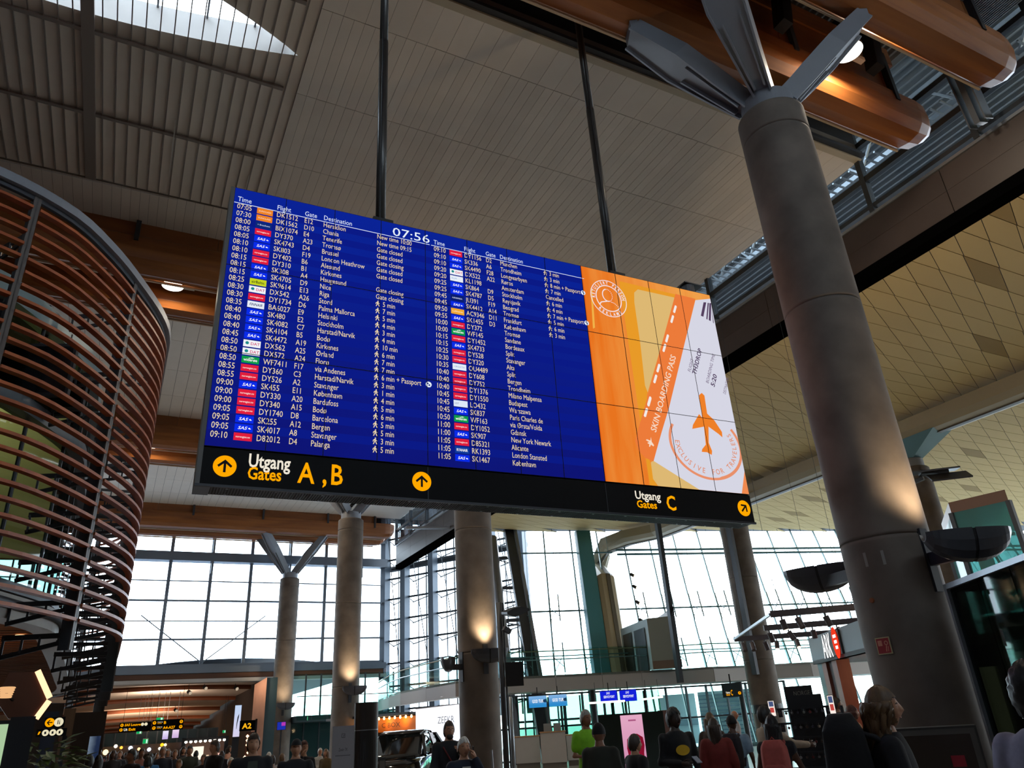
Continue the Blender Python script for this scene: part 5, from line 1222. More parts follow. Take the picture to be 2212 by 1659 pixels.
# orange kiosk band with bulbs
a, b_ = P(728, 1560, 38.0), P(905, 1541, 33.5); zt = 2.25; rz = math.atan2(b_.y - a.y, b_.x - a.x); c = (a + b_) / 2; w = math.hypot(b_.x - a.x, b_.y - a.y)
t = thing('orange_kiosk', 'orange-lit kiosk front with a row of bulbs under the mezzanine', 'kiosk', (c.x, c.y, 0), rz)
put('back_wall', MB().box((0, .3, 1.15), (w, .2, 2.3)), mat('kiosk_brown', '7A3C14', 0.6), t, world=False)
put('orange_band', MB().box((0, .1, 1.95), (w, .2, .55)), mat('orange_band_paint', 'E07A1C', 0.6), t, world=False)
put('canopy', MB().box((0, -.2, 2.32), (w, .8, .1)), M_BLACK, t, world=False)
lt('C BOX', t, w * .07, 1.85, w * .22, .26, mat('kiosk_letters', '5A2A0C', 0.6))
put('menu_screen', MB().box((w * .16, .08, 1.35), (w * .28, .1, .5)), M_BLACK, t, world=False); put('menu_print', MB().flat([(w * .06, 1.35), (w * .22, 1.35), (w * .22, 1.43), (w * .06, 1.43)], (0, .02, 0)), E_SW, t, world=False)
put('lower_panel', MB().box((0, .12, .6), (w, .1, 1.0)), mat('kiosk_lower', '8C3E10', 0.6), t, world=False)
for k in range(16):
    x = -w / 2 + w * (k + .5) / 16
    put('bulb', MB().lathe([(0, -.06), (.04, -.03), (.05, 0), (.03, .05), (.015, .08)], 8, (x, -.25, 2.2)), emit('bulb_glow', 'FFD890', 5.0), t, world=False)
    if k % 3 == 1: light('bulb_light', 'POINT', FRAME[t] @ Vector((x, -.25, 2.1)), 9, (1, .55, .18), .06, parent=t)
# car
p = P(868, 1600, 24.0); car = thing('black_suv', 'glossy black sport utility car parked before the glowing light box', 'car', (p.x, p.y, 0), face_cam(p) + R_(-14))
M_PAINT = mat('black_car_paint', '0B0C10', 0.12, 0.3, coat=1.0); M_CGL = mat('car_window_glass', '0E1518', 0.05, 0.0, spec=1.0)
# stations along the length (y): half width and heights of sill, belt, roof with roof half width
stt = [(-2.38, .62, .42, .78, .80, .55), (-2.25, .82, .3, .88, .92, .7), (-1.6, .95, .26, .98, 1.02, .78), (-.95, .97, .26, 1.04, 1.1, .76), (-.3, .97, .26, 1.06, 1.58, .66), (.35, .97, .26, 1.07, 1.66, .68), (1.1, .97, .26, 1.09, 1.63, .66), (1.75, .96, .28, 1.12, 1.48, .62), (2.2, .9, .34, 1.1, 1.16, .7), (2.36, .76, .45, .95, 1.0, .6)]
rings = []; gr_ = []
for y, hw, zs_, zb_, zr, rw in stt:
    rings.append([(-hw * .9, y, zs_), (hw * .9, y, zs_), (hw, y, zs_ + .18), (hw, y, zs_ + .45 * (zb_ - zs_)), (hw * .97, y, zb_ - .06), (hw * .93, y, zb_), (-hw * .93, y, zb_), (-hw * .97, y, zb_ - .06), (-hw, y, zs_ + .45 * (zb_ - zs_)), (-hw, y, zs_ + .18)])
    if 2 < len(rings) < 10: gr_.append([(-hw * .92, y, zb_ - .01), (hw * .92, y, zb_ - .01), (rw + .05, y, zr - .1), (rw - .08, y, zr), (-rw + .08, y, zr), (-rw - .05, y, zr - .1)])
o = put('body', MB().loft(rings), M_PAINT, car, world=False, smooth=True)
o = put('cabin', MB().loft(gr_), M_CGL, car, world=False, smooth=True)
put('roof_panel', MB().loft([[(-rw * .95, y, zr + .005), (rw * .95, y, zr + .005), (rw * .9, y, zr + .03), (-rw * .9, y, zr + .03)] for y, hw, zs_, zb_, zr, rw in stt[4:8]]), M_PAINT, car, world=False, smooth=True)
for s_ in (-1, 1):
    put('mirror', MB().loft([[(s_ * (1.0 + q), -.78 + d, 1.06 + z) for d, z in ((-.06, 0), (.06, 0), (.06, .14), (-.04, .14))] for q in (0, .17)]).bar((s_ * .93, -.75, 1.05), (s_ * 1.02, -.78, 1.08), .05, .04), M_PAINT, car, world=False)
    for pa, pb, pw, ph in (((.9, -.98, 1.03), (.68, -.28, 1.55), .07, .06), ((.91, .4, 1.06), (.7, .4, 1.6), .09, .05), ((.88, 1.9, 1.1), (.64, 1.5, 1.56), .16, .06)):
        put('pillar', MB().bar((s_ * pa[0], pa[1], pa[2]), (s_ * pb[0], pb[1], pb[2]), pw, ph), M_PAINT, car, world=False)
    put('head_lamp', MB().box((s_ * .6, -2.3, .74), (.4, .16, .07), rz=-s_ * .25), emit('lamp_pale', 'C8D4E4', .7), car, world=False)
    put('tail_lamp', MB().box((s_ * .55, 2.31, .95), (.5, .08, .06), rz=s_ * .2), mat('tail_red', '5A0A0C', 0.2), car, world=False)
    for y in (-1.5, 1.45):
        wh = put('wheel', MB().lathe([(.0, -.11), (.24, -.11), (.33, -.12), (.36, -.07), (.36, .07), (.33, .12), (.24, .11), (0, .11)], 28), M_BLACK, car, world=False)
        wh.location = (s_ * .86, y, .36); wh.rotation_euler = (0, PI / 2, 0)
        FRAME[wh] = Matrix.Identity(4)
        rim = MB().lathe([(0, .125), (.07, .125), (.08, .115)], 14)
        for k in range(5): rim.box((.14 * math.cos(k * 2 * PI / 5), .14 * math.sin(k * 2 * PI / 5), .12), (.2, .05, .02), rz=k * 2 * PI / 5)
        put('rim', rim, M_ALU, wh, world=False)
put('grille', MB().box((0, -2.37, .5), (1.1, .06, .18)), M_BLACK, car, world=False)
# info stand in front of the car
t, w, h = board_at('info_stand', 'small dark information stand in front of the black car', 'info stand', 818, 833, 1636, 14.5, 0.0, 0.05, mat('dark_stand', '2A2624', 0.5))
put('leaflet', MB().flat([(-w * .4, h - .35), (w * .4, h - .35), (w * .4, h - .05), (-w * .4, h - .05)], (0, -.004, 0)), mat('dull_leaflet', '5A5048', 0.6), t, world=False)

# ================================================================ PIER ENTRANCE AT THE LEFT (VAULT, SIGNS, SHOPS)
t = struct('ceiling', 'arched white ceiling panels with timber edges over the pier')
vz = [(52.4, 5.08), (56, 4.94), (63, 4.62), (70, 4.22), (77, 3.82), (84, 3.5), (91, 3.28), (98, 3.12)]
def vx(x, z): return z + 0.55 * (1 - ((x - 3.5) / 11.0) ** 2) - .5
for (ya, za), (yb_, zb) in zip(vz[:-1], vz[1:]):
    xs = np.linspace(-8, 9.2 if ya < 60 else 8.2, 16)
    put('vault_panel', MB().loft([[(x, ya + .1, vx(x, za) + .02) for x in xs], [(x, yb_ + .1, vx(x, zb) + .25) for x in xs]], cap=False, closed=False), mat('vault_white', 'D8C8BA', 0.6), t)
    rr_ = [[(x, yb_, vx(x, zb) - .02), (x, yb_ + .12, vx(x, zb) - .02), (x, yb_ + .12, vx(x, zb) + .3), (x, yb_, vx(x, zb) + .12)] for x in xs]
    put('timber_edge', MB().loft(rr_), wood('vault_timber', '6A3418', '8A4A24', 3), t)
light('vault_glow', 'AREA', (3.0, 57.2, 3.6), 260, (1, .78, .6), 2.0, (3.0, 58, 5.2))
light('vault_glow', 'AREA', (2.5, 70, 2.4), 420, (1, .72, .5), 4.0, (2.5, 74, 4.6))
# hanging rods and small spots of the vault
for k, (px, py, D) in enumerate(((407, 1494, 55), (441, 1484, 55), (378, 1533, 68), (508, 1485, 55))):
    p = P(px, py, D); t = thing('vault_spotlight', ('small spotlight below the pier vault, leftmost of four', 'small spotlight on the first vault rib above the hanging signs', 'bright round spotlight low under the pier vault', 'small spotlight close to the pink tower')[k], 'spotlight', p)
    put('can', MB().tube([p, p + Vector((.1, -.2, -.1))], .12, 8), M_BLACK, t); put('lens', MB().tube([p + Vector((.1, -.21, -.105)), p + Vector((.105, -.22, -.11))], .11, 8), emit('spot_lens', 'FFE8C8', 2.0 if k else .5), t)
    put('drop_rod', MB().bar(p, (p.x, p.y, p.z + .8), .03, .03), M_BLACK, t)
def vault_z(x, y): return vx(x, np.interp(y, [v[0] for v in vz], [v[1] for v in vz])) + .12
def hang_sign(label, px0, px1, pyt, pyb, D, rows_, cat='sign', m=None, rod=True):
    zb = P((px0 + px1) / 2, pyb, D).z; t, w, h = board_at('hanging_sign', label, cat, px0, px1, pyt, D, zb, 0.14, m or M_SIGN)
    c = FRAME[t].to_translation()
    if rod:
        for x in (-w * .4, w * .4): put('suspension_rod', MB().bar((x, .07, h), (x, .07, vault_z(c.x, c.y) - zb), .02, .02), M_BLACK, t, world=False)
    return t, w, h
t, w, h = hang_sign('long black hanging sign to the lounge and the exit', 259, 327.5, 1560, 1580.5, 55, None)
r = h * .17; sgn_arrow(t, (-w * .42, h * .74), r, R_(90)); sgn_arrow(t, (-w * .43, h * .26), r, R_(90))
lt('SAS Lounge', t, -w * .34, h * .63, w * .5, h * .36, E_OR, bold=.03, shear=.15); disc(t, (w * .22, h * .74), r, E_DISC); disc(t, (w * .33, h * .74), r, E_DISC)
lt('Ut', t, -w * .35, h * .14, w * .12, h * .38, E_SW, bold=.03); lt('Exit', t, -w * .2, h * .14, w * .22, h * .38, E_OR, bold=.03)
t, w, h = hang_sign('long black hanging sign to gates B and A4 to A27', 330, 397.5, 1554, 1577, 55, None)
r = h * .16; [sgn_arrow(t, (x * w, z * h), r, 0) for x in (-.43, .42) for z in (.74, .26)]
for z in (.66, .2): lt('Utgang', t, -w * .34, h * (z + .1), w * .17, h * .14, E_SW); lt('Gates', t, -w * .34, h * (z - .03), w * .14, h * .14, E_OR)
lt('B', t, -w * .14, h * .6, w * .08, h * .36, E_OR, bold=.03); lt('A4-A27', t, -w * .14, h * .12, w * .38, h * .36, E_OR, bold=.03)
t, w, h = hang_sign('smaller dark hanging sign listing lounge, B and A6 to A27', 318, 359, 1577, 1594, 66, None)
for i, (tx, ww_) in enumerate((('OSL Lounge', .5), ('B', .07), ('A6-A27', .34))):
    z = h * (.72 - .3 * i); disc(t, (-w * .42, z + h * .08), h * .12, emit('sign_yellow', 'F2C400')); disc(t, (w * .42, z + h * .08), h * .12, emit('sign_yellow', 'F2C400'))
    lt(tx, t, -w * .3 if i == 0 else -w * .1, z, w * ww_, h * .24, emit('sign_yellow', 'F2C400'), bold=.03)
E_EX, E_EXW = emit('exit_green', '12A85A'), emit('exit_pale', 'D8FFEC')
def exit_sign(label, px0, px1, pyt, pyb, D, rod=True):
    t, w, h = hang_sign(label, px0, px1, pyt, pyb, D, None, rod=rod, m=mat('white_exit_case', 'C8CCC8', 0.5))
    put('green_face', MB().flat([(-w * .47, h * .08), (w * .47, h * .08), (w * .47, h * .92), (-w * .47, h * .92)], (0, -.003, 0)), E_EX, t, world=False)
    m_ = MB(); m_.flat([(w * .1, h * .15), (w * .35, h * .15), (w * .35, h * .85), (w * .1, h * .85)], (0, -.005, 0)); put('door_mark', m_, E_EXW, t, world=False)
    if not rod: put('bracket', MB().box((0, .28, h / 2), (.06, .4, .06)), M_BLACK, t, world=False)
    rn = MB(); walkman(rn, -w * .2, h * .12, h * .75); put('runner_mark', rn, E_EXW, t, world=False)
    t['label'] = label
exit_sign('green emergency exit sign above the gates B sign', 338, 354, 1549.5, 1557, 57.5); exit_sign('green emergency exit sign just below the exit sign row', 295, 307, 1578.5, 1585.5, 60)
exit_sign('green emergency exit sign on the side of the mezzanine', 655, 665.5, 1547, 1557, 49.55, False); exit_sign('small green emergency exit sign left of the A2 sign', 481, 488, 1577, 1583.5, 62)
exit_sign('bright green and white exit sign low over the crowd', 309, 321, 1595.5, 1607, 60)
t, w, h = hang_sign('square black gate sign reading A2', 518.5, 553, 1556, 1578.5, 17.5, None, rod=False)
lt('A2', t, -w * .32, h * .22, w * .56, h * .72, emit('a2_yellow', 'FFB81C'), bold=.03)
zg = FRAME[t].to_translation().z; put('side_post', MB().box((w * .53, .05, (h * 1.1 - zg) / 2), (.04, .12, h * 1.1 + zg)), M_BLACK, t, world=False)
# lit diving-figure poster
t, w, h = board_at('lit_poster', 'tall glowing pale-blue poster with a dark diving figure', 'poster', 508, 523, 1522, 27, P(512, 1593, 27).z, 0.15, M_BLACK)
put('lit_face', MB().flat([(-w * .46, .02), (w * .46, .02), (w * .46, h - .02), (-w * .46, h - .02)], (0, -.004, 0)), emit_grad('poster_sky', 'D8CFEA', 'B8D4F2', 2, 0, 1.1), t, world=False)
put('figure', MB().flat([(x * w, z * h) for x, z in ((-.05, .25), (0, .25), (.06, .45), (.18, .6), (.2, .72), (.12, .68), (.02, .62), (-.06, .45))], (0, -.006, 0)), mat('figure_dark', '16162A', 0.6), t, world=False)
put('post', MB().box((0, .1, -.8), (.2, .1, 1.6)), M_DKSTEEL, t, world=False)
# pink printed tower and teal shaft
a, b_ = P(552, 1479, 40), P(575, 1464, 40); c = (a + b_) / 2
t = thing('printed_tower', 'tall pink-brown printed tower beside the concrete column', 'tower', (c.x, c.y, 0), face_cam(c)); w = (b_ - a).length
put('face', MB().loft([[(-w / 2, 0, 0), (w / 2, -.3, 0), (w / 2, .6, 0), (-w / 2, .8, 0)], [(-w / 2, 0, a.z), (w / 2, -.3, b_.z), (w / 2, .6, b_.z), (-w / 2, .8, a.z)]]), mat('pinkish_print', 'B08878', 0.6, noise=.25, nscale=1.5, stretch=(1, 1, .4)), t, world=False)
put('teal_side', MB().box((w / 2 + .25, .3, b_.z / 2), (.5, .6, b_.z)), mat('teal_side_panel', '2E4A55', 0.4), t, world=False)
light('tower_light', 'POINT', FRAME[t] @ Vector((-w * .2, -1.0, b_.z - .3)), 40, (1, .7, .45), .1, parent=t)
# bright shop front in the pier, columns and back wall
t, w, h = board_at('bright_shop', 'brightly lit shop front with spotlights in the pier', 'shop', 398, 490, 1592, 30, 0.0, 0.0)
put('dark_frame', MB().box((0, .2, h - .06), (w, .4, .12)).box((w / 2, .2, h / 2), (.12, .4, h)).box((-w / 2, .2, h / 2), (.12, .4, h)), M_BLACK, t, world=False)
put('back_wall', MB().box((0, 1.2, h / 2), (w, .1, h)), mat('shop_back', '7A6258', 0.6), t, world=False)
for x0, x1, z0, z1, cl, s_ in ((-.33, -.02, .35, .85, 'FFE9D2', 1.3), (0.0, .12, .3, .7, 'FFD8B0', .9), (.26, .47, .45, .72, 'FFC4B4', 1.1)):
    put('lit_display', MB().box((w * (x0 + x1) / 2, .6, h * (z0 + z1) / 2), (w * (x1 - x0), .1, h * (z1 - z0))), emit('shop_display_%s' % cl, cl, s_), t, world=False)
for k in range(9): put('spot', MB().lathe([(0, -.03), (.05, 0), (.04, .05)], 8, (-w / 2 + w * (k + .5) / 9, -.05, h - .14)), emit('shop_spot', 'FFF4E4', 2.5), t, world=False)
t, w, h = board_at('pier_gallery', 'dim glazed gallery across the end of the pier', 'gallery', 228, 470, 1578, 62, 1.9, 0.0)
gal = t
put('gallery_glass', MB().box((0, 0, h / 2), (w, .05, h)), mat('dim_teal_glazing', '2A3A40', 0.15), t, world=False)
for k in range(12): put('gallery_post', MB().box((-w / 2 + w * k / 11, -.05, h / 2), (.08, .1, h)), M_FRAME, t, world=False)
put('gallery_slab', MB().box((0, .3, -.3), (w, 1.0, .6)), mat('gallery_slab_paint', '4A3C34', 0.6), t, world=False)
for x in (-.45, .45): put('support', MB().box((w * x, .3, -1.25), (.5, .5, 1.3)), M_DKSTEEL, t, world=False)
smesh('wall_pier', MB().bb((-10, 99, 0), (12, 99.4, 5)).bb((8.4, 52.6, 0), (8.7, 99, 5.6)).bb((-9, 60, 0), (-8.6, 99, 5.4)), mat('pier_back_wall', '3A302A', 0.7))
rr = random.Random(11)
for k, (px, py, cl, sz) in enumerate(((250, 1612, 'FFF0D0', .12), (228, 1625, 'FFE2A8', .18), (262, 1615, 'FFB040', .1), (282, 1616, 'D8E8FF', .14), (322, 1619, 'E0ECFF', .13), (345, 1617, 'FFF4E0', .1), (350, 1609, 'FFB020', .12), (357, 1609, 'FFE8B0', .1), (398, 1606, 'A8C8FF', .14), (300, 1618, 'FFD090', .1))):
    p = P(px, py, 61.5); lp_ = put('pendant_lamp', MB().lathe([(0, -sz), (sz * .7, -sz * .7), (sz, 0), (sz * .7, sz * .7), (0, sz)], 8, p), emit('far_lamp_' + cl, cl, 2.0), gal)
    put('lamp_rod', MB().bar((p.x, p.y, p.z + sz), (p.x, p.y, 2.0), .02, .02), M_BLACK, lp_)
for k, (x0, x1, yt, yb, c0, c1) in enumerate(((352, 365, 1578, 1598, 'F0E8FF', 'C0A8E0'), (373, 388, 1574, 1595, 'F0D8F0', 'C8A8D8'))):
    t, w, h = board_at('pier_screen', ('left pale violet picture screen behind the hanging signs', 'right pale violet picture screen with a pink drawing')[k], 'screen', x0, x1, yt, 58, P(x0, yb, 58).z, .1, M_BLACK)
    put('picture', MB().flat([(-w * .47, .02), (w * .47, .02), (w * .47, h - .02), (-w * .47, h - .02)], (0, -.004, 0)), emit_grad('violet_picture_%d' % k, c1, c0, 2, 0, .5), t, world=False)
    c = FRAME[t].to_translation(); put('hanger', MB().bar((0, .05, h), (0, .05, vault_z(c.x, c.y) - c.z), .03, .03), M_BLACK, t, world=False)
# mezzanine glazing and railings behind columns A and B
wm = struct('window_6', 'greenish glazing between the two far concrete columns')
for k in range(8):
    x = 9.9 + k * .95; put('mullion', MB().bb((x - .04, 50.4, 0), (x + .04, 50.52, 5.3)), M_FRAME, wm)
    if k < 7:
        for za, zb in ((0, 2.5), (2.9, 5.3)): put('pane', MB().bb((x + .04, 50.45, za), (x + .91, 50.47, zb)), M_GREENGLASS, wm)
put('dark_lobby', MB().bb((9.5, 53.5, 0), (16.4, 53.7, 2.6)).bb((9.3, 50.6, 0), (9.5, 53.7, 2.6)).bb((9.5, 50.6, 2.5), (16.4, 53.7, 2.6)), mat('dark_lobby_wall', '2E4044', 0.4), wm)
put('slab_edge', MB().bb((9.9, 48.4, 2.5), (16.4, 50.6, 2.85)), mat('teal_slab_edge', '3A4A50', 0.4), wm)
for k in range(7): put('balustrade_pane', MB().bb((9.95 + k * .92, 48.3, 2.6), (10.8 + k * .92, 48.32, 3.85)), M_GREENGLASS, wm)
put('rail', MB().tube([(9.9, 48.3, 3.9), (16.4, 48.3, 3.9)], .03, 6), M_DKSTEEL, wm)

# blue information screen by the farthest column, sparkling display and a luggage trolley
t, w, h = board_at('blue_info_screen', 'small blue and magenta information screen beside the farthest column', 'screen', 599, 618, 1559, 30.0, P(608, 1577, 30.0).z, .08, M_BLACK)
put('picture', MB().flat([(-w * .47, .01), (w * .47, .01), (w * .47, h - .01), (-w * .47, h - .01)], (0, -.004, 0)), emit('info_blue', '1E2FA8'), t, world=False); put('magenta_block', MB().flat([(0, h * .5), (w * .45, h * .5), (w * .45, h * .93), (0, h * .93)], (0, -.006, 0)), emit('info_magenta', 'B03AB0'), t, world=False)
put('post', MB().bar((0, .06, 0), (0, .06, -FRAME[t].to_translation().z), .05, .05), M_DKSTEEL, t, world=False)
t, w, h = board_at('sparkling_display', 'shop display of sparkling warm lights behind the walking man', 'shop display', 532, 553, 1581, 26.0, 0.0, .3, mat('display_dark', '3A1A14', .6))
rr = random.Random(21)
for k in range(22): put('sparkle', MB().lathe([(0, -.05), (.05, 0), (0, .05)], 6, (rr.uniform(-w * .45, w * .45), -.03, rr.uniform(h * .45, h * .98))), emit('sparkle_glow', 'FFD8A8', 3.0), t, world=False)
p = P(1622, 1600, 15.5); t = thing('luggage_trolley', 'empty metal luggage trolley in front of the striped building', 'trolley', (p.x, p.y, 0), face_cam(p) + R_(60))
put('deck', MB().box((0, 0, .2), (.55, .9, .04)), M_ALU, t, world=False)
put('frame', MB().tube([(-.27, .45, .2), (-.27, .5, 1.0), (.27, .5, 1.0), (.27, .45, .2)], .018, 8), M_ALU, t, world=False)
put('handle', MB().tube([(-.3, .56, 1.03), (.3, .56, 1.03)], .02, 8), M_BLACK, t, world=False)
put('basket', MB().box((0, .38, .75), (.5, .22, .2)), mat('trolley_basket', '4A4E52', .5), t, world=False)
for x, y in ((-.22, .38), (.22, .38), (0, -.4)): put('wheel', MB().box((x, y, .08), (.04, .16, .16)), M_BLACK, t, world=False)
# ================================================================ RIGHT SIDE
# ---- boat-shaped uplighters on the columns
M_BOWL = mat('grey_bowl_metal', '55565C', 0.4, 0.5)
def boat_lamp(label, px, py, D, rz, colxy, lamp=None, L_=1.05, aim=None, col=(1, .78, .5), sc=1.0):
    p = P(px, py, D); t = thing('bowl_uplight', label, 'wall lamp', (p.x, p.y, p.z - .19 * sc), rz)
    for s_ in (-1, 1):          # two shells with a dark slot between them
        rings = []
        for k in range(9):
            f = k / 8; y = s_ * (.02 + f * L_ / 2 * .96) if s_ > 0 else s_ * (.02 + f * L_ / 2 * .96)
            e = math.sqrt(max(0.0, 1 - (f * .985) ** 2)); dpt = .38 * sc * (0.12 + .88 * e); hw = .21 * sc * (0.25 + .75 * e)
            rings.append([(y * sc, hw * math.cos(a) * (1 if q == 0 else .92), .38 * sc - dpt * math.sin(a) * (1 if q == 0 else .93) + (0 if q == 0 else .0)) for q in (0, 1) for a in (np.linspace(0, PI, 9) if q == 0 else np.linspace(PI, 0, 9))])
        put('shell', MB().loft(rings), M_BOWL, t, world=False)
    put('slot_band', MB().loft([[(x_, .2 * sc * math.cos(a), .37 * sc - .365 * sc * math.sin(a)) for a in np.linspace(0, PI, 9)] for x_ in (-.03, .03)], cap=False, closed=False), M_BLACK, t, world=False)
    put('lamp_tray', MB().box((0, 0, .26 * sc), (L_ * .7, .22 * sc, .03)), emit('uplight_tray', 'FFE2B4', 1.5), t, world=False)
    c = Vector((colxy[0], colxy[1], p.z)); d = (c - p); d.z = 0; d.normalize(); e_ = c - d * colxy[2]
    put('arm', MB().bar((p.x, p.y, p.z - .05), (e_.x, e_.y, p.z - .05), .1, .16), M_DKSTEEL, t)
    put('wall_plate', MB().bar((e_.x, e_.y, p.z - .45), (e_.x, e_.y, p.z + .35), .14, .06, d), M_DKSTEEL, t)
    if lamp:
        top = Vector((e_.x, e_.y, p.z + 1.5)) if aim is None else aim
        light('uplight', 'SPOT', Vector((p.x, p.y, p.z + .27)), lamp, col, .12, top, 95, parent=t)
    return t
boat_lamp('large grey bowl uplight on the right side of the huge column', 2094, 1180, 10.7, R_(-28), (9.14, 6.7, .57), 210)
boat_lamp('dark bowl uplight sticking out left of the huge column', 1775, 1252, 12.4, R_(-62), (9.14, 6.7, .57), 1100, aim=(23.5, 10.5, 11.9), col=(1, .74, .42))
boat_lamp('grey bowl uplight on the right of the column under the board', 1058, 1417, 22.2, R_(-20), (9.45, 21.0, .58), 330)
boat_lamp('dark wedge-shaped bowl uplight left of the column under the board', 968, 1437, 22.4, R_(62), (9.45, 21.0, .58))
boat_lamp('bowl uplight on the column below the left half of the board', 766, 1492, 35.4, R_(-15), (9.36, 35.3, .6), 330)
boat_lamp('bowl uplight on the farthest concrete column', 617, 1526, 48.6, R_(-10), (9.3, 49.6, .6), 300)
# ---- flood lamp bank on the half hidden column
p = P(2010, 1022, 29.5); t = thing('flood_lamp', 'grey winged flood lamp on the half hidden column', 'flood lamp', p, R_(-40))
put('wing', MB().loft([[(x, y, z) for y, z in ((-.3, 0), (.3, .05), (.34, .12), (-.3, .06))] for x in (-.7, .9)]).add([], []), M_BOWL, t, world=False)
put('lower_wing', MB().loft([[(x, y, z) for y, z in ((-.55, -.45), (-.1, -.12), (-.1, -.08), (-.58, -.4))] for x in (-.2, 1.1)]), M_BOWL, t, world=False)
put('arm', MB().bar((-.2, .2, -.1), (-1.0, .9, -.25), .12, .12), M_BOWL, t, world=False)
put('lamp_head', MB().box((.1, .0, .0), (.9, .35, .14), ry=.1), M_BLACK, t, world=False)
# ---- lamp post beside the column under the board
p = P(1077, 1302, 21.2); t = thing('lamp_post', 'dark lamp post with two flood lamps beside the column under the board', 'lamp post', (p.x, p.y, 0))
put('mast', MB().tube([(p.x, p.y, 0), (p.x, p.y, p.z)], .075, 14), M_DKSTEEL, t, smooth=True); put('cable', MB().tube([(p.x + .12, p.y, .3), (p.x + .12, p.y, p.z)], .025, 8), M_BLACK, t)
q = P(1110, 1322, 21.0); put('upper_flood', MB().loft([[(q.x + x, q.y + .1, q.z + z), (q.x + x, q.y - .25, q.z + z - .05), (q.x + x, q.y - .25, q.z + z + h_ - .05), (q.x + x, q.y + .1, q.z + z + h_)] for x, z, h_ in ((-.33, -.05, .06), (-.1, -.12, .24), (.1, -.06, .22), (.36, .06, .05))]), M_DKSTEEL, t)
q = P(1095, 1361, 21.0); put('lower_camera', MB().box(q, (.22, .14, .12), ry=.5).bar(q, (p.x, p.y, q.z + .03), .03, .03), M_BOWL, t)
t2 = put('back_screen', MB().box(P(1111, 1456, 21.2), (.47, .1, .6), rz=R_(-25)), M_BLACK, t)
put('crowd_barrier', MB().tube([P(1062, 1620, 21), Vector((P(1066, 1659, 21).x, P(1066, 1659, 21).y, 0))], .03, 8), M_ALU, t)
for dx, tp_ in ((22, 1505), (10, 1618)):
    q = P(1080 + dx, tp_, 21.4); put('stand_tube', MB().tube([(q.x, q.y, 0), q], .05, 10), M_ALU, t, smooth=True)

# ---- fire alarm sign, strips and hose cabinet on the huge column
def on_col(px, py):          # point on the huge column's surface
    d = ray(px, py); ox, oy = -9.14, -6.7; a_ = d[0] ** 2 + d[1] ** 2; b_ = ox * d[0] + oy * d[1]; c_ = ox * ox + oy * oy - .57 ** 2
    t_ = (-b_ - math.sqrt(max(0, b_ * b_ - a_ * c_))) / a_; return Vector([float(v) for v in CAM + d * t_])
p = on_col(1910, 1395); an = math.atan2(p.y - 6.7, p.x - 9.14); t = thing('fire_alarm_sign', 'red and cream fire alarm sign on the huge column', 'sign', (p.x + .012 * math.cos(an), p.y + .012 * math.sin(an), p.z - .1), an + PI / 2)
put('plate', MB().box((0, .005, .1), (.2, .01, .2)), mat('cream_sign_plate', 'B0A27C', 0.5), t, world=False)
put('red_field', MB().flat([(-.088, .012), (.088, .012), (.088, .188), (-.088, .188)], (0, -.002, 0)), mat('fire_red', '8E1424', 0.5), t, world=False)
put('pictogram', MB().flat([(-.07, .1), (-.01, .1), (-.01, .165), (-.07, .165)], (0, -.004, 0)).strip(circ(.028, 14, (.045, .13)), circ(.016, 14, (.045, .13)), (0, -.004, 0)).flat([(.02, .03), (.035, .03), (.05, .1), (.035, .1)], (0, -.004, 0)).flat([(.05, .03), (.06, .03), (.07, .09), (.06, .09)], (0, -.004, 0)), mat('fire_mark', 'C07A68', 0.5), t, world=False)
for k, (px, py) in enumerate(((1870, 1209), (1908, 1204))):
    p = on_col(px, py); an = math.atan2(p.y - 6.7, p.x - 9.14); t = thing('marker_strip', ('left short pale marker strip on the huge column', 'right short pale marker strip on the huge column')[k], 'strip', (p.x, p.y, p.z - .09), an + PI / 2)
    put('strip', MB().box((0, 0, .09), (.035, .01, .18)), mat('pale_strip', '8A8480', 0.6), t, world=False)
p = on_col(1884, 1297); o = put('orange_button', MB().lathe([(0, 0), (.035, 0), (.03, .02), (0, .022)], 14), mat('dull_orange', '8A4A24', 0.6)); o.location = p; o.rotation_euler = (PI / 2, 0, math.atan2(p.y - 6.7, p.x - 9.14) + PI / 2); tag(o, 'small dull orange button on the huge column', 'button')
p = P(2010, 1600, 9.2); t = thing('hose_cabinet', 'dark framed fire hose cabinet in front of the huge column', 'cabinet', (p.x, p.y, 0), face_cam(p)); h = P(1995, 1572, 9.2).z
put('casing', MB().box((0, .2, h / 2), (.86, .4, h)), mat('dark_cabinet', '2C2A28', 0.5), t, world=False)
put('door', MB().flat([(-.36, .3), (.36, .3), (.36, h - .07), (-.36, h - .07)], (0, -.004, 0)), mat('brown_cabinet_door', '3E3630', 0.25, 0.3), t, world=False)
put('frame', MB().strip([(-.41, .22), (.41, .22), (.41, h - .02), (-.41, h - .02)], [(-.36, .3), (.36, .3), (.36, h - .07), (-.36, h - .07)], (0, -.006, 0)), mat('cabinet_frame', '4A4642', 0.5), t, world=False)
put('red_label', MB().flat([(.14, 1.02), (.26, 1.02), (.26, 1.12), (.14, 1.12)], (0, -.008, 0)), mat('fire_red', '8E1424', 0.5), t, world=False)
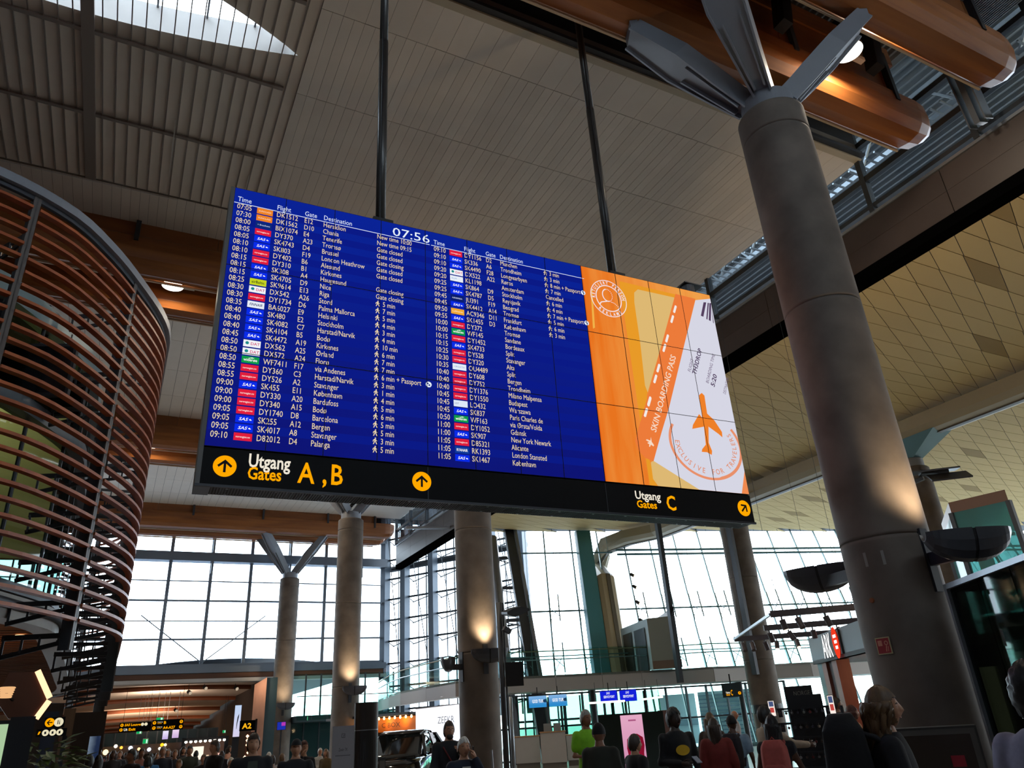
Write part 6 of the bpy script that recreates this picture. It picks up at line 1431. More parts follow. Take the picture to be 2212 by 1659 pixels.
# ---- glass-walled office at the right edge with a customs sign
a = P(2048, 1262, 10.6); zt = a.z; b_ = Vector([float(v) for v in atZ(2260, 1180, zt)])
ctr = (a + b_) / 2; rz = math.atan2(b_.y - a.y, b_.x - a.x); w = math.hypot(b_.x - a.x, b_.y - a.y)
t = thing('glass_office', 'dark glass office front with blue-grey frame at the right edge', 'office', (ctr.x, ctr.y, 0), rz)
put('top_rail', MB().box((0, 0, zt - .03), (w, .1, .06)), M_ALU, t, world=False); put('corner_post', MB().box((-w / 2, 0, zt / 2), (.06, .1, zt)), M_ALU, t, world=False)
for k in range(3): put('glass_sheet', MB().box((-w / 2 + w * (k + .5) / 3, 0, zt / 2 - .03), (w / 3 - .02, .02, zt - .08)), glass('office_glass', '6E8A82', .1), t, world=False)
put('rear_wall', MB().box((0, .9, zt / 2 - .05), (w, .1, zt - .1)), mat('olive_office_wall', '3E4036', 0.7), t, world=False)
put('office_door', MB().box((w * .3, .82, 1.3), (1.0, .06, 2.6)), mat('dark_office_door', '242824', 0.5), t, world=False)
put('office_ceiling', MB().box((0, .5, zt - .08), (w, 1.0, .05)), M_DARKGAP, t, world=False)
put('dome_camera', MB().lathe([(0, -.06), (.05, -.03), (.06, 0), (0, .02)], 12, (w * .12, .8, 2.05)), M_BOWL, t, world=False)
s0 = P(2157, 1238, 9.8); t, w2_, h2 = board_at('customs_sign', 'black sign reading customs at the right edge', 'sign', 2157, 2290, 1222, 9.6, P(2185, 1285, 9.6).z, .1, M_SIGN, rz=rz)
lt('Tollekspedisjon', t, -w2_ * .28, h2 * .52, .95, h2 * .34, E_SW, bold=.02); lt('Customs', t, -w2_ * .22, h2 * .1, .5, h2 * .34, E_OR, bold=.02)
put('bracket', MB().box((0, .3, h2 * .5), (.1, .5, .1)), M_BLACK, t, world=False)
# shop slice between column and office, its warm light put in as wall glow
t, w, h = board_at('lit_shop_slice', 'narrow warm lit shop wall seen between huge column and glass office', 'shop wall', 2040, 2150, 1395, 15.5, 0.0, .2, mat('dim_shop_wall', '2A1E18', 0.7), rz=None)
put('glowing_wall_panel', MB().flat([(-w * .36, .9), (w * .36, .9), (w * .36, h - .35), (-w * .36, h - .35)], (0, -.006, 0)), emit('peach_wall_glow', 'D79A7E', .85), t, world=False)
# ---- frosted booth high at the right
a, b_ = P(2052, 1098, 24.0), P(2182, 1092, 23.6); e_ = P(2026, 1108, 27.0); zt = (a.z + b_.z) / 2; zb = P(2100, 1330, 24).z
t = thing('frosted_booth', 'turquoise frosted glass booth with brown roof edge above the office', 'booth', (a.x, a.y, zb))
M_FROST = glass('turquoise_frosted_glass', '7FB0AE', .05, .55)
q = b_ + (e_ - a)
def vq(p0, p1, z0, z1, m, nm):
    put(nm, MB().add([(p0.x, p0.y, z0), (p1.x, p1.y, z0), (p1.x, p1.y, z1), (p0.x, p0.y, z1)], [(0, 1, 2, 3)]), m, t)
n_ = 2
for k in range(n_): vq(a + (b_ - a) * (k / n_), a + (b_ - a) * ((k + 1) / n_) , zb, zt, M_FROST, 'frosted_pane')
vq(e_, a, zb, zt, M_FROST, 'frosted_pane'); vq(e_, q, zb, zt, M_FROST, 'frosted_pane'); vq(q, b_, zb, zt, M_FROST, 'frosted_pane')
put('roof_edge', MB().loft([[(p_.x, p_.y, z) for p_ in (e_, a, b_, q)] for z in (zt, zt + .3)]), mat('brown_roof_edge', '6A5148', 0.5), t)
for p_ in (a, b_, e_): put('corner_post', MB().bar((p_.x, p_.y, zb), (p_.x, p_.y, zt), .12, .12), M_DKSTEEL, t)
inn_ = a + (b_ - a) * .45 + (e_ - a) * .4
put('inner_frame', MB().bar((inn_.x, inn_.y, zb), (inn_.x, inn_.y, zt), .5, .15), M_DKSTEEL, t)
for z in (zb + (zt - zb) * .72, zb + (zt - zb) * .28):
    pa, pb = a + (e_ - a) * .2 , b_ + (e_ - a) * .2; put('inner_rail', MB().bar((pa.x, pa.y, z), (pb.x, pb.y, z), .08, .08), M_DKSTEEL, t)
put('cross_brace', MB().bar((inn_.x, inn_.y, zt), (b_.x + .1, b_.y + .5, zb), .05, .05), M_DKSTEEL, t)
put('stair_core', MB().loft([[(p_.x, p_.y, z) for p_ in (e_ + (a - e_) * .2, a + (e_ - a) * .2, b_ + (q - b_) * .2, q + (b_ - q) * .2)] for z in (0, zb)]), mat('booth_core', '5A5A58', 0.6), t)
# ---- book shop with red and white logo
a = P(1745, 1380, 25.0); zt = a.z; b_ = Vector([float(v) for v in atZ(1915, 1318, zt)]); zb = P(1757, 1436, 25).z
w = math.hypot(b_.x - a.x, b_.y - a.y); ctr = (a + b_) / 2; rz = math.atan2(b_.y - a.y, b_.x - a.x)
t = thing('book_shop', 'shop front with pale fascia and white and red letters left of the huge column', 'shop', (ctr.x, ctr.y, 0), rz)
put('fascia', MB().box((0, .1, (zt + zb) / 2), (w, .2, zt - zb)), mat('pale_blue_grey_fascia', '7C8A92', 0.5), t, world=False)
inv = FRAME[t].inverted()
def onf(px, py):
    d = ray(px, py); n3 = FRAME[t].to_3x3() @ Vector((0, 1, 0)); c3 = FRAME[t].to_translation(); k = (c3.x * n3.x + c3.y * n3.y) / (d[0] * n3.x + d[1] * n3.y); return inv @ Vector([float(v) for v in CAM + d * k])
l0, l1, l2 = onf(1784, 1406), onf(1803, 1400), onf(1810, 1388)
put('letter_box', MB().box(((l0.x + l2.x) / 2 + .2, -.03, l2.z), (l2.x - l0.x + .3, .06, .6)), M_BLACK, t, world=False)
lt('ARK', t, l0.x, l2.z - .3, l1.x - l0.x, .84, emit('letter_white', 'FFFFFF', 1.2), bold=.02, y=-.07)
put('red_ellipse', MB().flat(circ(.26, 28, (l2.x + .05, l2.z), ry=.4), (0, -.075, 0)), emit('logo_red', 'E8381E', 1.1), t, world=False)
for k in range(3): put('logo_print', MB().flat([(l2.x - .08 + .03 * k, l2.z + .12 - .14 * k), (l2.x + .18, l2.z + .12 - .14 * k), (l2.x + .18, l2.z + .2 - .14 * k), (l2.x - .08 + .03 * k, l2.z + .2 - .14 * k)], (0, -.08, 0)), emit('letter_white', 'FFFFFF', 1.2), t, world=False)
for x, m_ in ((-w / 2 + .35, M_FRAME), (-w / 2 + .75, wood('redbrown_pillar', '7A4436', '8E5244', 3, (1, 1, .2))), (-w / 2 + 1.7, wood('redbrown_pillar', '7A4436', '8E5244', 3, (1, 1, .2)))):
    put('pillar', MB().box((x, .25, zb / 2), (.42, .35, zb)), m_, t, world=False)
put('roller_track', MB().box((-w / 2 + 1.22, .25, zb / 2), (.5, .2, zb)), mat('dark_louvre', '3A2A26', 0.5), t, world=False)
put('soffit', MB().box((0, 1.6, zb + .05), (w, 3.2, .1)), mat('shop_soffit', '5A3A32', 0.6), t, world=False)
put('soffit_lamp', MB().lathe([(0, -.02), (.1, -.02), (.11, 0)], 14, (w * .1, .8, zb)), emit('cool_downlight', 'FFFFFF', 2.0), t, world=False)
put('back_pillar', MB().box((-w / 2 + .3, 4.5, 1.3), (.5, .3, 2.6)), wood('redbrown_pillar', '7A4436', '8E5244', 3, (1, 1, .2)), t, world=False)
light('shop_light', 'POINT', FRAME[t] @ Vector((.2, 1.4, 2.4)), 45, (1, .6, .35), .15, parent=t)
put('shelf', MB().box((.6, 2.6, .9), (2.4, .35, 1.8)), wood('shop_shelf', '6A3A2A', '7E4A36', 3), t, world=False)
# ---- lighting track frame
tr_ = [((1586, 1381), (1800, 1366)), ((1650, 1357), (1858, 1340)), ((1664, 1327), (1852, 1311))]
zt = P(1664, 1327, 21.5).z
t = thing('track_lights', 'hanging lighting track frame with many small spotlights before the facade', 'track lighting', P(1700, 1350, 22))
pts = [(P(*a, 22.5), P(*b_, 21.0)) for a, b_ in tr_]
zz = sum(p.z for pr_ in pts for p in pr_) / 6
pts = [(Vector([float(v) for v in atZ(*a, zz)]), Vector([float(v) for v in atZ(*b_, zz)])) for a, b_ in tr_]
M_TRK = mat('brown_grey_track', '4E4446', 0.5, 0.2)
for a, b_ in pts: put('track', MB().bar(a, b_, .12, .14), M_TRK, t)
put('cross_track', MB().bar(pts[0][0], pts[2][0], .06, .06), M_ALU, t)
rr = random.Random(4)
for i, fs in enumerate(((.08, .17, .3, .42, .62), (.05, .25, .5, .75), (.12, .3, .62))):
    for f in fs:
        c = pts[i][0] + (pts[i][1] - pts[i][0]) * f; d = Vector((rr.uniform(-.1, .1), rr.uniform(-.12, .05), -.22))
        s_ = put('spotlight', MB().tube([c + Vector((0, 0, -.07)), c + Vector((0, 0, -.14)) , c + Vector((0, 0, -.15))], .02, 6).tube([c + Vector((0, 0, -.14)), c + Vector((0, 0, -.14)) + d], .07, 10), M_TRK, t)
        if rr.random() < .3: put('lens', MB().tube([c + Vector((0, 0, -.14)) + d * 1.01, c + Vector((0, 0, -.14)) + d * 1.03], .06, 10), emit('warm_spot_lens', 'FFE0B8', 4.0), s_)
for f in (.1, .9):
    for a, b_ in pts[::2]: c = a + (b_ - a) * f; put('wire', MB().bar(c, (c.x, c.y, 11.9), .006, .006), M_FRAME, t)
# ---- souvenir rack and small lit signs
p = P(1735, 1500, 13.0); t = thing('souvenir_rack', 'tall black souvenir rack full of key rings with a dark header sign', 'rack', (p.x, p.y, 0), face_cam(p))
put('spine', MB().box((0, .1, .9), (.5, .3, 1.8)), M_BLACK, t, world=False); put('base', MB().box((0, .1, .06), (.9, .6, .12)), M_BLACK, t, world=False)
hd_ = put('header', MB().box((-.06, 0, 1.83), (.4, .04, .2)), mat('brown_black_header', '1C1616', 0.5), t, world=False); lt('NORGE', hd_, -.14, 1.795, .24, .09, mat('header_letters', '8A8276', 0.5), y=-.026)
rr = random.Random(9); gm = [mat('trinket_%d' % i, c, .3, .6) for i, c in enumerate(('8A8A8E', '5A4A44', 'A89888', '4A4A58', '7A3A3A'))]
tk = MB().lathe([(0, -.02), (.018, -.012), (.02, .012), (0, .02)], 8).box((0, 0, .03), (.004, .004, .03)).mesh('trinket')
for r_ in range(7):
    put('rail', MB().box((0, -.1, 1.62 - r_ * .2), (.84, .03, .03)), M_BLACK, t, world=False)
    for c in range(10):
        me = tk.copy(); me.materials.append(gm[rr.randrange(5)])
        put('trinket', me, None, t, world=False, loc=(-.38 + c * .085, -.13, 1.56 - r_ * .2), rz=rr.uniform(0, 6))
        if c % 2 == 0: put('card', MB().box((-.38 + c * .085, -.105, 1.57 - r_ * .2), (.06, .006, .12)), mat('black_card', '1E1C20', 0.5), t, world=False)
for k, (x0, x1, yt, yb, D) in enumerate(((1657, 1671, 1513, 1549, 14.0), (1785, 1798, 1501, 1547, 12.5))):
    t, w, h = board_at('lit_price_sign', ('small glowing sign on a stand left of the souvenir rack', 'small glowing sign on a stand right of the souvenir rack')[k], 'sign', x0, x1, yt, D, P(x0, yb, D).z, .03, M_ALU)
    put('lit_face', MB().flat([(-w * .46, .01), (w * .46, .01), (w * .46, h - .01), (-w * .46, h - .01)], (0, -.003, 0)), emit('price_sign_white', 'F2E4DA', 1.1), t, world=False)
    put('picture', MB().flat([(-w * .35, h * .62), (w * .35, h * .62), (w * .35, h * .93), (-w * .35, h * .93)], (0, -.005, 0)), emit('price_sign_blue', '4A5A84', .9), t, world=False); put('red_block', MB().flat([(-w * .3, h * .25), (w * .3, h * .25), (w * .3, h * .55), (-w * .3, h * .55)], (0, -.005, 0)), emit('price_sign_red', 'C84A44', .9), t, world=False)
    zz_ = FRAME[t].to_translation().z; put('stand', MB().bar((0, .015, 0), (0, .015, -zz_), .02, .02), M_ALU, t, world=False)
# ---- hanging round lamps under the roof frames
def disc_lamp(label, px, py, Y, r=.3, vis=True, xyz=None, energy=170):
    p = Vector([float(v) for v in (atY(px, py, Y) if xyz is None else xyz)])
    t = thing('hall_lamp', label, 'ceiling lamp', p, 0, 'round hall lamps')
    put('housing', MB().lathe([(r, 0), (r * 1.02, .06), (r * .8, .2), (r * .35, .3), (0, .32)], 28), M_DKSTEEL, t, world=False)
    put('diffuser', MB().lathe([(0, -.03), (r * .7, -.025), (r * .98, 0)], 28), emit('hall_lamp_glow', 'FFF6E4', 6.0), t, world=False)
    put('suspension', MB().tube([(0, 0, .3), (0, 0, 17.12 - p.z)], .02, 6), M_BLACK, t, world=False)
    put('ballast_box', MB().box((.45, .1, .1), (.3, .12, .1)).bar((.2, .05, .12), (.4, .1, .1), .02, .02), mat('white_ballast', 'B8B4AE', 0.5), t, world=False)
    light('hall_lamp_light', 'AREA', p + Vector((0, 0, -.06)), energy, (1, .86, .66), r * 1.6, p + Vector((0, 0, -5)), parent=t)
disc_lamp('round glowing hall lamp beside the right steel arm of the huge column', 1832, 112, 6.6)
disc_lamp('round glowing hall lamp between the beams left of the board', 373, 618, 20.75)
for x, y, lb in ((5.5, 20.75, 'round hall lamp hidden behind the left half of the board'), (11.5, 20.75, 'round hall lamp hidden behind the orange screen'), (0, 35, 'round hall lamp between the third pair of beams on the left'), (6, 35, 'round hall lamp between the third pair of beams behind the board')):
    disc_lamp(lb, 0, 0, 0, xyz=(x, y, 13.9))
# ================================================================ PEOPLE
def remesh(mb, vox, smooth=5):
    me = mb.mesh('figure'); ob = bpy.data.objects.new('figure', me); _TS.collection.objects.link(ob)
    r = ob.modifiers.new('r', 'REMESH'); r.mode = 'VOXEL'; r.voxel_size = vox; r.use_smooth_shade = True
    s = ob.modifiers.new('s', 'SMOOTH'); s.factor = .5; s.iterations = smooth
    vl = _TS.view_layers[0]; vl.update(); out = bpy.data.meshes.new_from_object(ob.evaluated_get(vl.depsgraph))
    bpy.data.objects.remove(ob); bpy.data.meshes.remove(me)
    v = [tuple(p.co) for p in out.vertices]; f = [tuple(p.vertices) for p in out.polygons]; bpy.data.meshes.remove(out)
    b = MB(); b.v = v; b.f = f; return b
def blob(b, c, r, n=10):
    vs = []; c = Vector(c)
    for i in range(n + 1):
        t_ = PI * i / n
        for k in range(n * 2): a = PI * k / n; vs.append((c.x + r[0] * math.sin(t_) * math.cos(a), c.y + r[1] * math.sin(t_) * math.sin(a), c.z + r[2] * math.cos(t_)))
    m = n * 2; b.add(vs, [(i * m + k, i * m + (k + 1) % m, (i + 1) * m + (k + 1) % m, (i + 1) * m + k)[::-1] for i in range(n) for k in range(m)])
def limb(b, pts, rs, n=10):
    # capsule chain: rounded joints keep the remeshed surface continuous
    b.tube(pts, list(rs), n)
    for p, r in zip(pts, rs): blob(b, p, (r, r, r), 5)
ARMS = {'down': ((.26, .03, 1.14), (.255, -.05, .90)), 'phone': ((.30, -.12, 1.17), (.125, -.13, 1.50)), 'hold': ((.25, .02, 1.14), (.10, -.25, 1.12)), 'reach': ((.22, -.24, 1.26), (.18, -.50, 1.24)),
        'strap': ((.28, -.04, 1.16), (.13, -.17, 1.33)), 'face': ((.25, -.14, 1.16), (.08, -.17, 1.50)), 'swing': ((.27, .10, 1.16), (.25, .12, .94)), 'fore': ((.26, -.04, 1.14), (.24, -.2, .98))}
def head_mesh(n=1.0, face=True):
    b = MB(); N1, N2 = 22, 28; vs = []
    for i in range(N1 + 1):
        t_ = PI * i / N1; z = math.cos(t_); rr_ = math.sin(t_)
        for k in range(N2):
            a = 2 * PI * k / N2; x, y = rr_ * math.sin(a), -rr_ * math.cos(a)          # a = 0 looks along -Y
            X, Y, Z = x * .076, y * .096, z * .118
            if z < 0:
                j = -z; X *= 1 - .34 * j ** 1.5; Y = Y * (1 - .22 * j ** 2) - (.012 * j if y < 0 else -.006 * j)
            if y < -.3 and face:
                nx = math.exp(-(X / .013) ** 2); Y -= .024 * nx * math.exp(-((Z + .016) / .022) ** 2) + .008 * nx * math.exp(-((Z - .012) / .02) ** 2)
                Y += .009 * math.exp(-((abs(X) - .03) / .014) ** 2) * math.exp(-((Z - .008) / .012) ** 2)
                Y -= .006 * math.exp(-(X / .024) ** 2) * math.exp(-((Z + .055) / .008) ** 2) + .008 * math.exp(-(X / .02) ** 2) * math.exp(-((Z + .1) / .014) ** 2)
                Y += .004 * math.exp(-(X / .024) ** 2) * math.exp(-((Z + .063) / .003) ** 2)
            vs.append((X, Y, Z))
    b.add(vs, [(i * N2 + k, i * N2 + (k + 1) % N2, (i + 1) * N2 + (k + 1) % N2, (i + 1) * N2 + k) for i in range(N1) for k in range(N2)])
    for s_ in (-1, 1):
        blob(b, (s_ * .076, .012, -.008), (.008, .017, .028), 6)
    return b
def hand(b, w, d, side):
    """palm and five bent fingers from wrist w along d"""
    w, d = Vector(w), Vector(d).normalized(); pn = Vector((side, 0, 0)); pn = (pn - d * pn.dot(d)).normalized(); ac = d.cross(pn)
    limb(b, [w, w + d * .05, w + d * .09], (.026, .033, .03), 8)
    for k, L_ in enumerate((.07, .08, .075, .06)):
        o = w + d * .085 + ac * ((k - 1.5) * .019); b.tube([o, o + d * L_ * .5 - pn * .008, o + d * L_ * .85 - pn * .03], [.0095, .0085, .007], 6)
    o = w + d * .035 + ac * -.028; b.tube([o, o + d * .035 - ac * .022 - pn * .012, o + d * .065 - ac * .024 - pn * .026], [.012, .0105, .008], 6)
SKIN = {'fair': 'A87658', 'tan': '82533A', 'brown': '4E3020', 'dark': '2E1C14'}
HAIR = {'black': '0E0C0C', 'brown': '2C1C12', 'fair': '5E442A', 'grey': '8C8884', 'white': 'B8B4AC', 'red': '4A1C10'}
def cloth(c): return mat('cloth_' + c, c, .85, noise=.12, nscale=14, bump=.15)
_PC = {}
def body_parts(pose, sex, sleeve, vox, seated=False, coat=False, fing=True):
    key = (pose, sex, sleeve, vox, seated, coat, fing)
    if key in _PC: return _PC[key]
    al, ar, legs = pose; f = sex == 'f'; sw_ = .165 if f else .19
    dz = -.47 if seated else 0.0
    tor = [(.155, .11, .86), (.175 if f else .165, .125, .95), (.128 if f else .15, .098, 1.11), (.15 if f else .17, .125 if f else .118, 1.28), (.155 if f else .182, .11, 1.38), (.125 if f else .148, .088, 1.45), (.07, .065, 1.50)]
    E_ = lambda g: [[(x, y + .005, z + dz) for x, y in circ(rx + g, 16, ry=ry + g)] for rx, ry, z in tor]
    def armpts(side, a):
        e, w = ARMS[a]; return [(side * sw_, 0, 1.415 + dz), (side * (e[0] - (.02 if f else 0)), e[1], e[2] + dz), (side * w[0], w[1], w[2] + dz)]
    st = {'stand': ((0, 0), (0, 0)), 'walk': ((-.16, .14), (.1, -.2)), 'wide': ((.02, 0), (-.06, -.04))}[legs]
    def legpts(side, i):
        fy, ky = st[i]
        if seated: return [(side * .09, 0, .47), (side * .1, -.42, .47), (side * .1, -.40, .08)]
        return [(side * .088, 0, .90), (side * .095, fy * .5 - (.03 if fy < 0 else 0), .49), (side * .09, fy, .085)]
    body = MB(); body.loft(E_(0)); limb(body, [(0, .012, 1.45 + dz), (0, .004, 1.575 + dz)], (.07, .058))
    for i, (s_, a) in enumerate(((-1, al), (1, ar))):
        limb(body, armpts(s_, a), (.054, .042, .03)); limb(body, legpts(s_, i), (.082, .058, .042))
        an_ = legpts(s_, i)[2]; limb(body, [(an_[0], an_[1] + .03, .045), (an_[0], an_[1] - .13, .035)], (.04, .033))
    body = remesh(body, vox)
    if fing:
        for s_, a in ((-1, al), (1, ar)):
            p = armpts(s_, a); d = Vector(p[2]) - Vector(p[1]); hand(body, p[2], d, s_)
    top = MB(); top.loft(E_(.016 if not coat else .032))
    if coat: top.loft([[(x, y, z + dz) for x, y in circ(.185 + g, 16, ry=.14 + g)] for g, z in ((.02, .72), (.012, .9), (.01, 1.05))])
    for s_, a in ((-1, al), (1, ar)):
        p = armpts(s_, a); g = .014 if not coat else .026
        if sleeve == 'long': limb(top, p[:2] + [tuple(Vector(p[1]).lerp(Vector(p[2]), .93))], (.06 + g, .046 + g, .036 + g))
        elif sleeve == 'short': limb(top, [p[0], tuple(Vector(p[0]).lerp(Vector(p[1]), .62))], (.062 + g, .056 + g))
        else: limb(top, [p[0], tuple(Vector(p[0]).lerp(Vector(p[1]), .15))], (.058 + g, .056 + g))
    top = remesh(top, vox)
    tr = MB(); tr.loft([[(x, y + .005, z + dz) for x, y in circ(rx + .014, 16, ry=ry + .014)] for rx, ry, z in [(.15, .115, .84)] + tor[:2] + [(.15, .11, 1.02)]])
    for i, s_ in enumerate((-1, 1)):
        p = legpts(s_, i); limb(tr, p[:2] + [tuple(Vector(p[1]).lerp(Vector(p[2]), .95))], (.098, .072, .062))
    tr = remesh(tr, vox)
    sh = MB()
    for i, s_ in enumerate((-1, 1)):
        an_ = legpts(s_, i)[2]; limb(sh, [(an_[0], an_[1] + .04, .055), (an_[0], an_[1] - .15, .048)], (.052, .042))
    sh = remesh(sh, max(vox * .7, .014), 2); sh.v = [(x, y, max(z, 0.0)) for x, y, z in sh.v]
    _PC[key] = tuple(q.mesh('figure_part', True) for q in (body, top, tr, sh)); return _PC[key]
def hair_mesh(style, rs=1):
    b = MB(); N1, N2 = 26, 40; keep = []; rr_ = random.Random(rs); vs = []
    hat = style in ('cap', 'beanie')
    g = {'curly': 1.2, 'cap': 1.11, 'beanie': 1.13, 'bald': 1.03}.get(style, 1.1)
    jit = [rr_.uniform(-.09, .09) for k in range(N2)]; ph = rr_.uniform(0, 6)
    for i in range(N1 + 1):
        t_ = PI * i / N1; z = math.cos(t_); r_ = math.sin(t_)
        for k in range(N2):
            a = 2 * PI * k / N2; x, y = r_ * math.sin(a), -r_ * math.cos(a); u = min(1, max(0, (y + .75) / 1.0))      # 0 at the forehead, 1 at the back
            lim = .55 - 1.12 * u ** 1.4
            if style == 'bald': lim = .95 if y < .25 else -.35
            if style in ('long', 'longwavy'): lim = .5 if y < -.62 else -.62
            if hat: lim = .34 if y < -.2 else .02
            if not hat: lim += jit[k]
            if style == 'curly': w_ = 1 + .05 * math.sin(11 * a + ph) * math.sin(13 * z + ph) + .03 * rr_.uniform(-1, 1)
            elif hat: w_ = 1.0
            else: w_ = 1 + .022 * math.sin(7 * a + ph + 3 * z) + .02 * math.sin(17 * a + 2 * ph) + .012 * rr_.uniform(-1, 1)
            top_ = 1 + (.05 * max(0, z) if style not in ('bald',) and not hat else 0)
            vs.append((x * .078 * g * w_, y * .098 * g * w_ + .004, z * .121 * g * w_ * top_)); keep.append(z >= lim - .1 and not (style == 'bald' and z > .55))
    b.v = vs
    for i in range(N1):
        for k in range(N2):
            q = (i * N2 + k, i * N2 + (k + 1) % N2, (i + 1) * N2 + (k + 1) % N2, (i + 1) * N2 + k)
            if sum(keep[j] for j in q) >= 3: b.f.append(q)
    b.add([(p[0] * .9, p[1] * .9, p[2] * .9) for p in vs], b.f[:])
    if style in ('long', 'longwavy'):
        wav = style == 'longwavy'; Ln = .34 if not wav else .36
        for lk in range(26 if wav else 22):           # overlapping locks hanging from the crown round the back and sides
            a = -.55 + (PI + 1.1) * lk / (25 if wav else 21); ca_, sa_ = math.cos(a), math.sin(a)
            l_ = Ln * rr_.uniform(.85, 1.1) * (1 if sa_ > -.2 else .85); pts = []; rs_ = []; p_ = rr_.uniform(0, 6); amp = .013 if wav else .003
            for q in range(9):
                f = q / 8; rad = 1.0 + .16 * f - .25 * f * f
                pts.append((.083 * ca_ * rad + amp * math.sin(f * 10 + p_), .02 + (.088 * sa_) * rad + .035 * f + amp * math.cos(f * 9 + p_), .035 - f * l_)); rs_.append(.026 * (1 - .55 * f))
            b.tube(pts, rs_, 7)
    if style == 'bun': blob(b, (0, .1, .06), (.04, .04, .04), 8)
    if style == 'cap': b.loft([[(.07 * math.cos(a), -.07 - .09 * math.sin(a), .045 + q) for a in np.linspace(0, PI, 12)] for q in (0, .01)])
    return b
def px_per_m(px, py, D):
    p = atD(px, py, D); q = p + np.array([0, 0, .1]); c0, c1 = RW.T @ (p - CAM), RW.T @ (q - CAM)
    a, b_ = c0[:2] / c0[2] * FPX, c1[:2] / c1[2] * FPX; return float(np.hypot(*(b_ - a))) / .1
def pD(px, py, D): return D * px_per_m(px, py, 5.0) * 5.0 / 1750 * 1.05      # distance at which a head has its pictured size
def person(label, px, pyt, D, face, top='1A1A20', bot='1C1C22', skin='fair', hair=('short', 'brown'), sex='m', pose=('down', 'down', 'stand'), sleeve='long', vox=.026, seated=False, coat=False, H=None, turn=0.0, extras=(), ground=0.0, glasses=False, beard=False, group=None, fing=True):
    """face: heading in degrees, 0 looks back at the camera, +90 looks to the picture's right"""
    D = pD(px, pyt, D); p = P(px, pyt, D); zt = p.z if H is None else H + ground
    rz = face_cam(p) + R_(face)
    t = thing('person', label, 'person', (p.x, p.y, ground), rz, group); ht = zt - ground
    s = ht / ((1.76 if not seated else 1.29))
    bm_, tm_, lm_, sm_ = body_parts(pose, sex, sleeve, vox, seated, coat, fing)
    def pt(nm, me, m):
        me2 = me.copy(); me2.materials.clear(); me2.materials.append(m); o = put(nm, me2, None, t, world=False); o.scale = (s, s, s); return o
    ms = mat('skin_' + skin, SKIN[skin], .55)
    o = pt('body', bm_, ms)
    hd = head_mesh(); dz = -.47 if seated else 0
    mt = Matrix.Translation((0, -.012, 1.637 + dz)) @ Matrix.Rotation(R_(turn), 4, 'Z')
    # the head is joined into the body mesh
    me = o.data; hb = MB(); hb.v = [tuple(v.co) for v in me.vertices]; hb.f = [tuple(q.vertices) for q in me.polygons]
    hb.add([mt @ Vector(v) for v in hd.v], hd.f); nm = hb.mesh('body', True); nm.materials.append(ms); o.data = nm
    pt('top', tm_, cloth(top)); pt('trousers', lm_, cloth(bot)); pt('shoes', sm_, cloth('1A1816'))
    if hair:
        hm = hair_mesh(*hair[:1], rs=int(px)); hm.v = [tuple(mt @ Vector(v)) for v in hm.v]
        ho = put('cap' if hair[0] in ('cap', 'beanie') else 'hair', hm, (cloth(hair[1]) if len(hair[1]) == 6 else mat('hair_' + hair[1], HAIR[hair[1]], .5, noise=.3, nscale=40, stretch=(1, 1, .2))), t, world=False, smooth=True); ho.scale = (s, s, s)
    if vox <= .026:
        for e_ in (-1, 1):
            q = MB(); blob(q, mt @ Vector((e_ * .029, -.0765, .007)), (.0095, .006, .005), 6); eo = put('eye', q, mat('eye_dark', '2E2622', .3), t, world=False, smooth=True); eo.scale = (s, s, s)
            q = MB().tube([mt @ Vector((e_ * .014, -.089, .024)), mt @ Vector((e_ * .03, -.086, .028)), mt @ Vector((e_ * .046, -.076, .023))], [.003, .004, .002], 5); eo = put('eyebrow', q, mat('brow_dark', '2A1E16', .7), t, world=False); eo.scale = (s, s, s)
        q = MB().tube([mt @ Vector((-.02, -.080, -.058)), mt @ Vector((0, -.0915, -.057)), mt @ Vector((.02, -.080, -.058))], [.003, .005, .003], 6); eo = put('mouth', q, mat('lip_tone', '7A3E36', .5), t, world=False, smooth=True); eo.scale = (s, s, s)
    if glasses:
        q = MB()
        for e_ in (-1, 1): q.add([mt @ Vector((e_ * .031 + x, -.105, .008 + z)) for x, z in circ(.024, 12) + circ(.02, 12)], [(i, (i + 1) % 12, (i + 1) % 12 + 12, i + 12) for i in range(12)])
        q.bar(mt @ Vector((-.01, -.105, .01)), mt @ Vector((.01, -.105, .01)), .004, .004); g_ = put('glasses', q, M_BLACK, t, world=False); g_.scale = (s, s, s)
    if beard:
        q = MB(); blob(q, mt @ Vector((0, -.052, -.085)), (.052, .05, .045), 8); g_ = put('beard', q, mat('hair_brown', HAIR['brown'], .6), t, world=False, smooth=True); g_.scale = (s, s, s)
    return t, s
